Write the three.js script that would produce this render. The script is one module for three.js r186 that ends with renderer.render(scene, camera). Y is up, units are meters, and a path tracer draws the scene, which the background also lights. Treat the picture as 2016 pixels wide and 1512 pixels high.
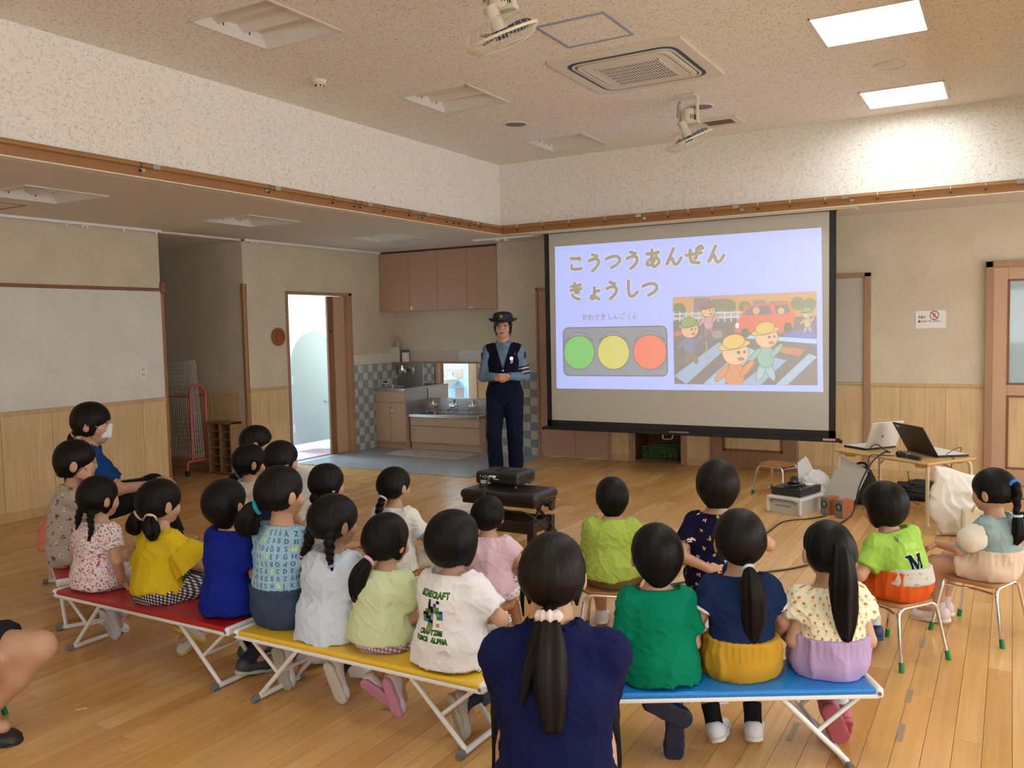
import * as THREE from 'three';
import { RoundedBoxGeometry } from 'three/addons/geometries/RoundedBoxGeometry.js';
import { mergeGeometries, toCreasedNormals } from 'three/addons/utils/BufferGeometryUtils.js';
import { RectAreaLightUniformsLib } from 'three/addons/lights/RectAreaLightUniformsLib.js';

// ---------- camera, sky, lights, exposure ----------
const scene = new THREE.Scene();
const camera = new THREE.PerspectiveCamera(47.95, 2016 / 1512, 0.05, 80);
camera.position.set(0, 1.5, 0);
camera.rotation.set(-0.06547, 0.52556, -0.0216, 'YXZ');
scene.add(camera);
const renderer = new THREE.WebGLRenderer({ antialias: true });
renderer.toneMapping = THREE.LinearToneMapping;
renderer.toneMappingExposure = 1.22;
renderer.shadowMap.enabled = true;
RectAreaLightUniformsLib.init();
scene.background = new THREE.Color().setRGB(0.96, 0.97, 0.98);   // even overcast sky, seen through the windows
scene.backgroundIntensity = 4.6;
const PANEL_LIGHT = 11;   // each lit ceiling panel
const WASH_LIGHT = 75;    // the washroom's lit panel

// ---------- helpers ----------
let seedState = 12345;
const rnd = () => { seedState = (seedState * 1664525 + 1013904223) >>> 0; return seedState / 4294967296; };
const rr = (a, b) => a + (b - a) * rnd();
const V = (x, y, z) => new THREE.Vector3(x, y, z);
const used = new Map();
function numbered(name) { const n = used.get(name) || 0; used.set(name, n + 1); return n ? name + '_' + String(n).padStart(3, '0') : name; }
function mesh(name, geo, mat, parent = scene) {
  const g = Array.isArray(geo) ? merge(geo) : geo;
  const m = new THREE.Mesh(g, mat); m.name = parent === scene ? numbered(name) : name;
  m.castShadow = m.receiveShadow = true; parent.add(m); return m;
}
function merge(list) {
  const l = list.map((g) => { const q = g.index ? g.toNonIndexed() : g; for (const k of Object.keys(q.attributes)) if (!['position', 'normal', 'uv'].includes(k)) q.deleteAttribute(k); if (!q.attributes.uv) q.setAttribute('uv', new THREE.BufferAttribute(new Float32Array(q.attributes.position.count * 2), 2)); return q; });
  return l.length === 1 ? l[0] : mergeGeometries(l);
}
function thing(name, label, category, pos = [0, 0, 0], turn = 0, group) {
  const o = new THREE.Group(); o.name = numbered(name); scene.add(o);
  o.position.set(...pos); o.rotation.y = turn; o.userData = { label, category };
  if (group) o.userData.group = group;
  return o;
}
function tag(o, label, category, group) { o.userData.label = label; o.userData.category = category; if (group) o.userData.group = group; return o; }
function struct(name, geo, mat) { const m = mesh(name, geo, mat); m.userData.kind = 'structure'; return m; }
function structGroup(name) { const o = new THREE.Group(); o.name = numbered(name); o.userData.kind = 'structure'; scene.add(o); return o; }
// box given by its limits, uv in metres on every face
function bx(x0, x1, y0, y1, z0, z1) {
  const g = new THREE.BoxGeometry(x1 - x0, y1 - y0, z1 - z0); g.translate((x0 + x1) / 2, (y0 + y1) / 2, (z0 + z1) / 2); return metreUV(g);
}
function metreUV(g, s = 1) {
  const p = g.attributes.position, n = g.attributes.normal, uv = new Float32Array(p.count * 2);
  for (let i = 0; i < p.count; i++) {
    const ax = Math.abs(n.getX(i)), ay = Math.abs(n.getY(i)), az = Math.abs(n.getZ(i));
    let u, v;
    if (ay >= ax && ay >= az) { u = p.getX(i); v = p.getZ(i); } else if (ax >= az) { u = p.getZ(i); v = p.getY(i); } else { u = p.getX(i); v = p.getY(i); }
    uv[2 * i] = u * s; uv[2 * i + 1] = v * s;
  }
  g.setAttribute('uv', new THREE.BufferAttribute(uv, 2)); return g;
}
function rb(x0, x1, y0, y1, z0, z1, r = 0.005, seg = 2) {
  const w = x1 - x0, h = y1 - y0, d = z1 - z0;
  const g = new RoundedBoxGeometry(w, h, d, seg, Math.min(r, w * 0.49, h * 0.49, d * 0.49)); g.translate((x0 + x1) / 2, (y0 + y1) / 2, (z0 + z1) / 2); return metreUV(g);
}
function rod(a, b, r, r2 = r, seg = 12) {   // cylinder from a to b
  const A = V(...a), B = V(...b), d = B.clone().sub(A), L = d.length();
  const g = new THREE.CylinderGeometry(r2, r, L, seg, 1); g.translate(0, L / 2, 0);
  g.applyQuaternion(new THREE.Quaternion().setFromUnitVectors(V(0, 1, 0), d.normalize())); g.translate(...a); return g;
}
function tube(pts, r, seg = 0, rad = 8, closed = false) {
  const c = new THREE.CatmullRomCurve3(pts.map((p) => V(...p)), closed, 'centripetal');
  return new THREE.TubeGeometry(c, seg || pts.length * 8, r, rad, closed);
}
// a bar bent with rounded corners through the given points
function bent(pts, r, round = 0.03, rad = 10) {
  const P = pts.map((p) => V(...p)), path = new THREE.CurvePath(); let last = P[0];
  for (let i = 1; i < P.length - 1; i++) {
    const a = P[i].clone().add(P[i - 1].clone().sub(P[i]).setLength(Math.min(round, P[i].distanceTo(P[i - 1]) / 2)));
    const b = P[i].clone().add(P[i + 1].clone().sub(P[i]).setLength(Math.min(round, P[i].distanceTo(P[i + 1]) / 2)));
    path.add(new THREE.LineCurve3(last, a)); path.add(new THREE.QuadraticBezierCurve3(a, P[i], b)); last = b;
  }
  path.add(new THREE.LineCurve3(last, P[P.length - 1]));
  const out = []; for (const c of path.curves) { const n = c.isLineCurve3 ? 1 : 5; for (let k = 0; k < n; k++) out.push(c.getPoint(k / n)); } out.push(P[P.length - 1]);
  return sweep(out, () => r, rad);
}
// sweep of a circle (or radius by t and angle) along points
function sweep(P, rf, rad = 10, cap = true, uvS = [1, 1]) {
  const n = P.length, pos = [], uv = [], idx = []; let up = null, len = 0;
  for (let i = 0; i < n; i++) {
    const t = P[Math.min(n - 1, i + 1)].clone().sub(P[Math.max(0, i - 1)]).normalize();
    if (!up) up = Math.abs(t.y) < 0.9 ? V(0, 1, 0) : V(1, 0, 0);
    const s = t.clone().cross(up).normalize(); up = s.clone().cross(t).normalize();
    if (i) len += P[i].distanceTo(P[i - 1]);
    for (let j = 0; j <= rad; j++) {
      const a = j / rad * Math.PI * 2, r = rf(i / (n - 1), a);
      const v = P[i].clone().addScaledVector(s, Math.cos(a) * r).addScaledVector(up, Math.sin(a) * r);
      pos.push(v.x, v.y, v.z); uv.push(j / rad * uvS[0], len * uvS[1]);
    }
  }
  const R = rad + 1;
  for (let i = 0; i < n - 1; i++) for (let j = 0; j < rad; j++) { const a = i * R + j, b = a + R; idx.push(a, a + 1, b, b, a + 1, b + 1); }
  if (cap) for (const [i, f] of [[0, 0], [n - 1, 1]]) {
    const c = pos.length / 3; pos.push(P[i].x, P[i].y, P[i].z); uv.push(0.5, 0.5);
    for (let j = 0; j < rad; j++) { const a = i * R + j; f ? idx.push(c, a, a + 1) : idx.push(c, a + 1, a); }
  }
  const g = new THREE.BufferGeometry(); g.setAttribute('position', new THREE.Float32BufferAttribute(pos, 3)); g.setAttribute('uv', new THREE.Float32BufferAttribute(uv, 2)); g.setIndex(idx); g.computeVertexNormals();
  return g;
}
function at(g, x = 0, y = 0, z = 0, ry = 0, rx = 0, rz = 0) { if (rz) g.rotateZ(rz); if (rx) g.rotateX(rx); if (ry) g.rotateY(ry); g.translate(x, y, z); return g; }
function lathe(pts, seg = 24) { return new THREE.LatheGeometry(pts.map(([x, y]) => new THREE.Vector2(x, y)), seg); }
function extr(pts, d, bevel = 0) {
  const s = new THREE.Shape(pts.map(([x, y]) => new THREE.Vector2(x, y)));
  return new THREE.ExtrudeGeometry(s, { depth: d, bevelEnabled: bevel > 0, bevelSize: bevel, bevelThickness: bevel, bevelSegments: 2, curveSegments: 10 });
}
// ---------- textures ----------
const canvas = (w, h, fn) => { const c = document.createElement('canvas'); c.width = w; c.height = h; const x = c.getContext('2d'); fn(x, w, h); return c; };
function ctex(w, h, fn, rep = true, srgb = true) {
  const t = new THREE.CanvasTexture(canvas(w, h, fn)); if (srgb) t.colorSpace = THREE.SRGBColorSpace;
  t.wrapS = t.wrapT = rep ? THREE.RepeatWrapping : THREE.ClampToEdgeWrapping; t.magFilter = THREE.LinearFilter; return t;
}
const hash = (x, y, z = 0) => { let h = (x * 374761393 + y * 668265263 + z * 2147483647) | 0; h = Math.imul(h ^ (h >>> 13), 1274126177); return ((h ^ (h >>> 16)) >>> 0) / 4294967296; };
function noise2(x, y, px = 1e9, py = 1e9) {
  const xi = Math.floor(x), yi = Math.floor(y), u = x - xi, v = y - yi, s = u * u * (3 - 2 * u), t = v * v * (3 - 2 * v);
  const m = (a, p) => ((a % p) + p) % p, h = (a, b) => hash(m(a, px), m(b, py), 7);
  return (h(xi, yi) * (1 - s) + h(xi + 1, yi) * s) * (1 - t) + (h(xi, yi + 1) * (1 - s) + h(xi + 1, yi + 1) * s) * t;
}
function dtex(w, h, fn, srgb = true) {   // fn(u, v) -> [r, g, b] 0..1 (as displayed when srgb)
  const d = new Uint8Array(w * h * 4);
  for (let j = 0; j < h; j++) for (let i = 0; i < w; i++) { const c = fn(i / w, j / h), o = (j * w + i) * 4; for (let k = 0; k < 3; k++) d[o + k] = Math.max(0, Math.min(255, c[k] * 255)); d[o + 3] = 255; }
  const t = new THREE.DataTexture(d, w, h); t.wrapS = t.wrapT = THREE.RepeatWrapping; t.magFilter = THREE.LinearFilter; t.minFilter = THREE.LinearMipmapLinearFilter; t.generateMipmaps = true;
  if (srgb) t.colorSpace = THREE.SRGBColorSpace; t.needsUpdate = true; return t;
}
const col = (r, g, b) => new THREE.Color().setRGB(r, g, b);
function mat(c, rough = 0.6, o = {}) { return new THREE.MeshStandardMaterial({ color: Array.isArray(c) ? col(...c) : new THREE.Color(c), roughness: rough, ...o }); }
function withRepeat(t, x, y) { const q = t.clone(); q.repeat.set(x, y); q.needsUpdate = true; return q; }
// wood grain running along v (1 unit = 1 m)
const grainTex = dtex(512, 512, (u, v) => {
  const w = noise2(u * 4, v * 2, 4, 2) * 0.9, f = noise2(u * 110 + w * 6, v * 5, 110, 5), g = noise2(u * 40 + w * 5, v * 3, 40, 3), b = noise2(u * 6, v * 3, 6, 3), p = noise2(u * 220, v * 26, 220, 26);
  const k = 0.93 + 0.05 * (f - 0.5) + 0.06 * (g - 0.5) + 0.07 * (b - 0.5) - (p > 0.88 ? 0.03 : 0); return [k + 0.015, k, k - 0.015];
});
// rock wool board: short worm-like pits
function fleckTex(dark, n, len, wid, base) {
  const draw = (x, W, bump) => {
    x.fillStyle = bump ? '#fff' : base; x.fillRect(0, 0, W, W);
    for (let i = 0; i < n; i++) {
      const px = rnd() * W, py = rnd() * W, a = rnd() * 6.28, l = len * rr(0.5, 1.3), b = rr(-1, 1);
      x.strokeStyle = bump ? '#000' : dark; x.globalAlpha = bump ? 0.9 : rr(0.35, 0.9); x.lineWidth = wid * rr(0.6, 1.3); x.lineCap = 'round';
      for (const ox of [-W, 0, W]) for (const oy of [-W, 0, W]) { x.beginPath(); x.moveTo(px + ox, py + oy); x.quadraticCurveTo(px + ox + Math.cos(a + b) * l * 0.5, py + oy + Math.sin(a + b) * l * 0.5, px + ox + Math.cos(a) * l, py + oy + Math.sin(a) * l); x.stroke(); }
    }
  };
  const s = seedState, c = ctex(1024, 1024, (x, W) => draw(x, W, false)); seedState = s;
  return [c, ctex(1024, 1024, (x, W) => draw(x, W, true), true, false)];
}
const [ceilC, ceilB] = fleckTex('#84745e', 1700, 13, 3, '#ece6da');
const [soffC, soffB] = fleckTex('#c4bbab', 1700, 14, 3.4, '#eeeae1');
const plasterB = dtex(256, 256, (u, v) => { const k = 0.5 + 0.5 * (noise2(u * 64, v * 64, 64, 64) - 0.5) + 0.4 * (noise2(u * 128, v * 128, 128, 128) - 0.5); return [k, k, k]; }, false);
const stainT = dtex(256, 256, (u, v) => { const k = 0.965 + 0.05 * (noise2(u * 5, v * 5, 5, 5) - 0.5) + 0.03 * (noise2(u * 40, v * 40, 40, 40) - 0.5); return [k, k, k * 0.995]; });
const clothB = dtex(256, 256, (u, v) => { const k = 0.5 + 0.25 * Math.sin(u * 6.2832 * 64) * Math.sin(v * 6.2832 * 64) + 0.5 * (noise2(u * 90, v * 90, 90, 90) - 0.5); return [k, k, k]; }, false);

const M = {
  ceiling: mat('#ffffff', 0.9, { map: ceilC, bumpMap: ceilB, bumpScale: 0.0015 }),
  soffit: mat('#ffffff', 0.9, { map: soffC, bumpMap: soffB, bumpScale: 0.0022 }),
  lowCeil: mat([0.72, 0.66, 0.58], 0.9, { bumpMap: plasterB, bumpScale: 0.0008 }),
  wall: mat([0.70, 0.615, 0.465], 0.85, { bumpMap: plasterB, bumpScale: 0.0006, map: stainT }),
  board: mat([0.78, 0.77, 0.72], 0.7, { map: stainT }),
  wains: mat([0.78, 0.58, 0.32], 0.5, { map: grainTex }),
  wains2: mat([0.75, 0.555, 0.305], 0.5, { map: grainTex }),
  cap: mat([0.66, 0.46, 0.24], 0.5, { map: grainTex }),
  rail: mat([0.38, 0.18, 0.06], 0.4, { map: grainTex }),
  railRod: mat([0.40, 0.20, 0.07], 0.35, { map: grainTex }),
  trimDark: mat([0.27, 0.11, 0.05], 0.45, { map: grainTex }),
  frame: mat([0.46, 0.27, 0.16], 0.5, { map: grainTex }),
  pink: mat([0.48, 0.295, 0.20], 0.5),
  pinkLight: mat([0.55, 0.36, 0.23], 0.5),
  white: mat([0.8, 0.8, 0.78], 0.5),
  cream: mat([0.74, 0.66, 0.48], 0.45),
  ivory: mat([0.70, 0.64, 0.50], 0.4),
  black: mat([0.012, 0.012, 0.013], 0.45),
  blackGloss: mat([0.012, 0.012, 0.014], 0.18),
  steel: mat([0.55, 0.55, 0.54], 0.22, { metalness: 1 }),
  steelDull: mat([0.42, 0.42, 0.41], 0.32, { metalness: 1 }),
  chrome: mat([0.75, 0.74, 0.72], 0.1, { metalness: 1 }),
  greenTip: mat([0.0, 0.19, 0.05], 0.5),
};
// ---------- room shell ----------
const XL = -7.05, XR = 2.65, ZB = -8.81, ZK = -9.12, ZF = 3.2, YL = 2.49, YH = 3.22, SX = -4.74, SZ = -8.0, SR = 0.36;
{ // floor: strips of boards running away from the benches to the screen wall
  const fl = structGroup('floor');
  mesh('subfloor', bx(-9.4, XR + 0.1, -0.2, -0.012, ZK - 0.1, ZF + 0.1), mat([0.10, 0.05, 0.02], 0.9), fl);
  const tones = [[0.72, 0.425, 0.15], [0.68, 0.385, 0.128], [0.76, 0.47, 0.185], [0.71, 0.41, 0.14], [0.645, 0.355, 0.112], [0.735, 0.44, 0.162]];
  const rough = dtex(256, 256, (u, v) => { const k = 0.85 + 0.25 * (noise2(u * 5, v * 3, 5, 3) - 0.5); return [k, k, k]; }, false);
  const wm = tones.map((c) => mat(c, 0.3, { map: grainTex, roughnessMap: rough }));
  const W = 0.0905, list = [];
  const inVinyl = (x, z) => x > -7.1 && x < -4.70 && z < -7.22;
  for (let i = 0; ; i++) {
    const x0 = -9.3 + i * W, x1 = x0 + W - 0.0016; if (x1 > XR) break;
    const xc = (x0 + x1) / 2, zEnd = xc < -7.1 ? -6.53 : inVinyl(xc, -8) ? -7.22 : ZB - 0.02;
    const zStart = xc < -7.1 ? -5.3 : ZF; let z = zStart + rr(0, 1.2);
    while (z > zEnd) {
      const L = rr(0.95, 1.82), a = Math.min(z, zStart), b = Math.max(z - L, zEnd);
      if (a - b > 0.03) list.push([x0, x1, b + 0.0016, a, Math.floor(rnd() * 6), rnd() * 3, rnd() * 3]);
      z -= L;
    }
  }
  const cam = new THREE.PerspectiveCamera(47.95, 4 / 3, 0.05, 80); cam.position.copy(camera.position); cam.rotation.copy(camera.rotation); cam.updateMatrixWorld();
  for (const p of list) { const c = V((p[0] + p[1]) / 2, 0, (p[2] + p[3]) / 2), d = c.clone().applyMatrix4(cam.matrixWorldInverse).z, q = c.clone().project(cam); p.score = d < -0.5 && Math.abs(q.x) < 1.08 && q.y > -1.15 && q.y < 1 ? (p[3] - p[2]) / Math.pow(-d, 2.6) : 0; }
  list.sort((a, b) => b.score - a.score);
  const geoOf = (p) => { const g = bx(p[0], p[1], -0.012, 0, p[2], p[3]); const uv = g.attributes.uv, pos = g.attributes.position; for (let i = 0; i < uv.count; i++) uv.setXY(i, (pos.getX(i) - p[0]) * 0.9 + p[5], pos.getZ(i) * 0.55 + p[6]); return g; };
  list.slice(0, 298).forEach((p) => mesh('plank', geoOf(p), wm[p[4]], fl));
  for (let k = 0; k < 6; k++) { const m = mesh('plank_field', list.slice(298).filter((p) => p[4] === k).map(geoOf), wm[k], fl); m.userData.kind = 'stuff'; }
  // sheet flooring in front of the sinks
  const vin = dtex(256, 256, (u, v) => { const k = 0.72 + 0.05 * (noise2(u * 90, v * 90, 90, 90) - 0.5) + 0.03 * (noise2(u * 7, v * 7, 7, 7) - 0.5); return [k * 0.97, k, k * 1.03]; });
  mesh('vinyl_sheet', bx(-7.06, -4.70, -0.012, 0.002, ZK, -7.22), mat([0.68, 0.72, 0.76], 0.25, { map: vin }), fl);
  mesh('vinyl_edge', bx(-7.06, -4.695, -0.012, 0.0035, -7.222, -7.212), mat([0.25, 0.22, 0.2], 0.5), fl);
}
const panelRun = (g, plane, lo, hi, cuts, y0, y1, out) => { // wainscot boards between cuts along one wall; plane 'x' or 'z'
  const e = [lo, ...cuts.filter((c) => c > lo + 0.02 && c < hi - 0.02).sort((a, b) => a - b), hi];
  for (let i = 0; i < e.length - 1; i++) {
    const a = e[i] + 0.0015, b = e[i + 1] - 0.0015, [p, q] = out;
    mesh('wainscot_panel', plane === 'x' ? rb(p, q, y0, y1, a, b, 0.002, 1) : rb(a, b, y0, y1, p, q, 0.002, 1), i % 2 ? M.wains2 : M.wains, g);
  }
};
{ // left wall with a corridor opening and the washroom door opening
  const w = structGroup('wall_left');
  [bx(XL - 0.12, XL, 0, YL + 0.02, -5.5, ZF + 0.1), bx(XL - 0.12, XL, 0, YL + 0.02, -7.15, -6.53), bx(XL - 0.12, XL, 1.945, YL + 0.02, -8.19, -7.15), bx(XL - 0.12, XL, 0, YL + 0.02, ZK - 0.12, -8.19)].forEach((q) => mesh('plaster', q, M.wall, w));
  mesh('pinboard', rb(XL, XL + 0.006, 0.905, 1.915, -5.5, ZF, 0.002, 1), M.board, w);
  panelRun(w, 'x', -5.5, ZF, [-5.235, -4.35, -3.92, -3.04, -2.6, -1.7, -0.8, 0.1, 1, 1.9], 0.075, 0.866, [XL, XL + 0.008]);
  panelRun(w, 'x', -7.11, -6.56, [-6.83], 0.075, 0.866, [XL, XL + 0.008]);
  mesh('dado_cap', [rb(XL, XL + 0.018, 0.866, 0.9, -5.5, ZF, 0.004), rb(XL, XL + 0.018, 0.866, 0.9, -7.11, -6.56, 0.004)], M.cap, w);
  mesh('splash_band', rb(XL, XL + 0.01, 1.075, 1.2, ZK, -8.23, 0.002, 1), mat([0.74, 0.70, 0.60], 0.5), w);
  // check tiles beside the sink
  const tl = [mat([0.50, 0.49, 0.41], 0.22), mat([0.53, 0.52, 0.45], 0.22)], tb = [mat([0.23, 0.30, 0.32], 0.22), mat([0.20, 0.27, 0.30], 0.22)];
  mesh('grout', bx(XL, XL + 0.004, 0.0, 1.07, ZK, -8.225), mat([0.55, 0.53, 0.48], 0.8), w);
  for (let r = 0; r < 11; r++) for (let c = 0; c < 10; c++) {
    const y1 = 1.068 - r * 0.0975, y0 = Math.max(0.003, y1 - 0.0955), z1 = -8.228 - c * 0.0975, z0 = Math.max(ZK + 0.003, z1 - 0.0955); if (z1 - z0 < 0.02 || y1 - y0 < 0.01) continue;
    mesh('tile', rb(XL + 0.002, XL + 0.009, y0, y1, z0, z1, 0.0025, 1), ((r + c) % 2 ? tl : tb)[(r * 7 + c * 3) % 2], w);
  }
  const bk = structGroup('baseboard_left'); mesh('board', [rb(XL, XL + 0.014, 0, 0.075, -5.5, ZF, 0.003), rb(XL, XL + 0.014, 0, 0.075, -7.11, -6.56, 0.003)], M.cap, bk);
  const t1 = structGroup('trim_1'); mesh('picture_rail', rb(XL, XL + 0.022, 1.915, 1.945, -5.5, ZF, 0.004), M.trimDark, t1); mesh('rail_end', rb(XL - 0.01, XL + 0.03, 1.9, 2.0, -5.535, -5.49, 0.006), M.trimDark, t1); mesh('corner_guard', rb(XL - 0.01, XL + 0.012, 0, 1.9, -5.53, -5.495, 0.006), M.rail, t1);
  const t2 = structGroup('trim_2'); mesh('corner_post', at(new THREE.CylinderGeometry(0.028, 0.028, 1.86, 16), XL - 0.002, 0.93, -6.535), M.rail, t2); mesh('post_head', at(new THREE.CylinderGeometry(0.034, 0.03, 0.16, 16), XL - 0.002, 1.94, -6.535), M.rail, t2);
  // corridor behind the opening
  const c = structGroup('wall_corridor'); const cw = M.wall;
  [bx(-9.4, XL - 0.121, 0.86, YL, -6.65, -6.535), bx(-9.5, -9.4, 0, YL, -6.65, -4), bx(-9.4, XL - 0.12, 0, YL, -4.4, -4.3)].forEach((q) => mesh('plaster', q, cw, c));
  panelRun(c, 'z', -9.4, XL - 0.121, [-7.6, -8.15, -8.7], 0.075, 0.86, [-6.56, -6.524]); mesh('skirting', bx(-9.4, XL - 0.03, 0, 0.075, -6.56, -6.515), M.cap, c);
}
{ // screen wall: plain wall, cupboard doors, shelf recess, sliding doors
  const w = structGroup('wall_back');
  [bx(-5.28, -3.6, 0, YL + 0.02, ZB - 0.12, ZB), bx(-3.6, -3.0, 0.62, YL + 0.02, ZB - 0.12, ZB), bx(-3.0, XR + 0.1, 0, YL + 0.02, ZB - 0.12, ZB)].forEach((q) => mesh('plaster', q, M.wall, w));
  panelRun(w, 'z', -1.16, -0.21, [-0.90, -0.52], 0.075, 0.866, [ZB, ZB + 0.008]); panelRun(w, 'z', 1.0, XR, [1.6, 2.1], 0.075, 0.866, [ZB, ZB + 0.008]);
  panelRun(w, 'z', -3.855, -3.6, [], 0.075, 0.866, [ZB, ZB + 0.008]); panelRun(w, 'z', -3.0, -2.72, [], 0.075, 0.866, [ZB, ZB + 0.008]); panelRun(w, 'z', -1.83, -1.22, [-1.5], 0.075, 0.866, [ZB, ZB + 0.008]);
  mesh('dado_cap', [rb(-1.16, -0.21, 0.866, 0.9, ZB, ZB + 0.018, 0.004), rb(1.0, XR, 0.866, 0.9, ZB, ZB + 0.018, 0.004), rb(-1.83, -1.22, 0.88, 0.9, ZB, ZB + 0.014, 0.004)], M.cap, w);
  mesh('grey_upper_panel', rb(-1.9, -1.22, 0.905, 1.9, ZB, ZB + 0.01, 0.002, 1), mat([0.55, 0.50, 0.42], 0.6), w);
  const tl = [mat([0.50, 0.49, 0.41], 0.22), mat([0.53, 0.52, 0.45], 0.22)], tb = [mat([0.23, 0.30, 0.32], 0.22), mat([0.20, 0.27, 0.30], 0.22)];
  mesh('grout', bx(-5.28, -4.765, 0, 1.07, ZB, ZB + 0.004), mat([0.55, 0.53, 0.48], 0.8), w);
  for (let r = 0; r < 11; r++) for (let c = 0; c < 6; c++) {
    const y1 = 1.068 - r * 0.0975, y0 = Math.max(0.003, y1 - 0.0955), x1 = -4.768 - c * 0.0975, x0 = Math.max(-5.278, x1 - 0.0955); if (x1 - x0 < 0.02 || y1 - y0 < 0.01) continue;
    mesh('tile', rb(x0, x1, y0, y1, ZB + 0.002, ZB + 0.009, 0.0025, 1), ((r + c) % 2 ? tb : tl)[(r * 5 + c) % 2], w);
  }
  const bk = structGroup('baseboard_back'); mesh('board', [rb(-3.855, -3.6, 0, 0.075, ZB, ZB + 0.014, 0.003), rb(-3.0, -2.72, 0, 0.075, ZB, ZB + 0.014, 0.003), rb(-1.83, -0.21, 0, 0.075, ZB, ZB + 0.014, 0.003), rb(1, XR, 0, 0.075, ZB, ZB + 0.014, 0.003)], M.cap, bk);
  const t3 = structGroup('trim_3'); mesh('door_post', [rb(-1.22, -1.16, 0, 1.945, ZB, ZB + 0.03, 0.004), rb(-3.0, -1.16, 1.905, 1.945, ZB, ZB + 0.03, 0.004)], M.frame, t3);
  // tall cupboard beside the tiles: two pink-brown doors in a frame
  const d1 = structGroup('door_1'); mesh('door_frame', [rb(-4.76, -4.73, 0, 1.945, ZB, ZB + 0.03, 0.004), rb(-4.76, -3.84, 1.915, 1.945, ZB, ZB + 0.03, 0.004), rb(-3.87, -3.84, 0, 1.945, ZB, ZB + 0.03, 0.004)], M.frame, d1);
  mesh('door_leaf', rb(-4.728, -4.288, 0.02, 1.91, ZB, ZB + 0.02, 0.003), M.pink, d1); mesh('door_leaf', rb(-4.284, -3.873, 0.02, 1.91, ZB, ZB + 0.02, 0.003), M.pink, d1);
  // sliding door with a framed panel, mostly behind the screen
  const d2 = structGroup('door_2'); mesh('door_leaf', rb(-2.71, -1.84, 0.01, 1.9, ZB, ZB + 0.026, 0.003), mat([0.36, 0.21, 0.12], 0.5, { map: grainTex }), d2);
  mesh('inset_frame', [rb(-2.58, -1.97, 0.18, 0.205, ZB + 0.026, ZB + 0.036, 0.003), rb(-2.58, -2.555, 0.18, 0.9, ZB + 0.026, ZB + 0.036, 0.003), rb(-1.995, -1.97, 0.18, 0.9, ZB + 0.026, ZB + 0.036, 0.003)], M.trimDark, d2); mesh('inset_panel', bx(-2.555, -1.995, 0.205, 0.9, ZB + 0.026, ZB + 0.029), M.wains, d2);
  // door with frosted pane at the far end
  const d3 = structGroup('door_3');
  mesh('door_frame', [rb(-0.21, -0.15, 0, 1.99, ZB, ZB + 0.05, 0.004), rb(-0.21, 1.0, 1.935, 1.99, ZB, ZB + 0.05, 0.004), rb(0.94, 1.0, 0, 1.99, ZB, ZB + 0.05, 0.004)], M.frame, d3);
  mesh('stile', [rb(-0.15, -0.035, 0.005, 1.935, ZB, ZB + 0.03, 0.003), rb(0.82, 0.94, 0.005, 1.935, ZB, ZB + 0.03, 0.003), rb(-0.035, 0.82, 1.82, 1.935, ZB, ZB + 0.03, 0.003), rb(-0.035, 0.82, 0.80, 0.915, ZB, ZB + 0.03, 0.003), rb(-0.035, 0.82, 0.005, 0.16, ZB, ZB + 0.03, 0.003)], M.pinkLight, d3);
  mesh('bead', [rb(-0.037, -0.02, 0.9, 1.825, ZB, ZB + 0.036, 0.003), rb(-0.037, 0.82, 1.812, 1.828, ZB, ZB + 0.036, 0.003), rb(-0.037, 0.82, 0.9, 0.916, ZB, ZB + 0.036, 0.003), rb(-0.037, -0.018, 0.15, 0.805, ZB, ZB + 0.036, 0.003), rb(-0.037, 0.82, 0.79, 0.806, ZB, ZB + 0.036, 0.003), rb(-0.037, 0.82, 0.15, 0.166, ZB, ZB + 0.036, 0.003)], M.trimDark, d3);
  mesh('lower_panel', bx(-0.03, 0.82, 0.16, 0.8, ZB, ZB + 0.016), M.wains, d3);
  mesh('frosted_pane', bx(-0.025, 0.82, 0.912, 1.818, ZB, ZB + 0.014), new THREE.MeshPhysicalMaterial({ color: col(0.40, 0.53, 0.60), roughness: 0.4, clearcoat: 1, clearcoatRoughness: 0.04 }), d3);
  // shelf recess
  const sh = structGroup('wall_recess'); const dk = mat([0.16, 0.07, 0.03], 0.5, { map: grainTex });
  mesh('recess_box', [bx(-3.6, -3.0, 0, 0.03, ZB - 0.45, ZB), bx(-3.6, -3.0, 0.6, 0.63, ZB - 0.45, ZB), bx(-3.61, -3.585, 0, 0.63, ZB - 0.45, ZB), bx(-3.015, -2.99, 0, 0.63, ZB - 0.45, ZB), bx(-3.6, -3.0, 0, 0.63, ZB - 0.47, ZB - 0.45)], dk, sh);
  mesh('recess_frame', [rb(-3.63, -3.56, 0, 0.66, ZB, ZB + 0.02, 0.004), rb(-3.04, -2.97, 0, 0.66, ZB, ZB + 0.02, 0.004), rb(-3.63, -2.97, 0.61, 0.66, ZB, ZB + 0.02, 0.004)], M.frame, sh);
  mesh('recess_shelf', rb(-3.57, -3.03, 0.33, 0.35, ZB - 0.44, ZB, 0.003), M.frame, sh);
}
{ const al = structGroup('wall_alcove'); mesh('plaster', bx(XL, -5.28, 0, YL + 0.02, ZK - 0.12, ZK - 0.001), M.wall, al); mesh('return_wall', bx(-5.28, -5.16, 0, YL + 0.02, ZK - 0.12, ZB - 0.12), M.wall, al); }
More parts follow.
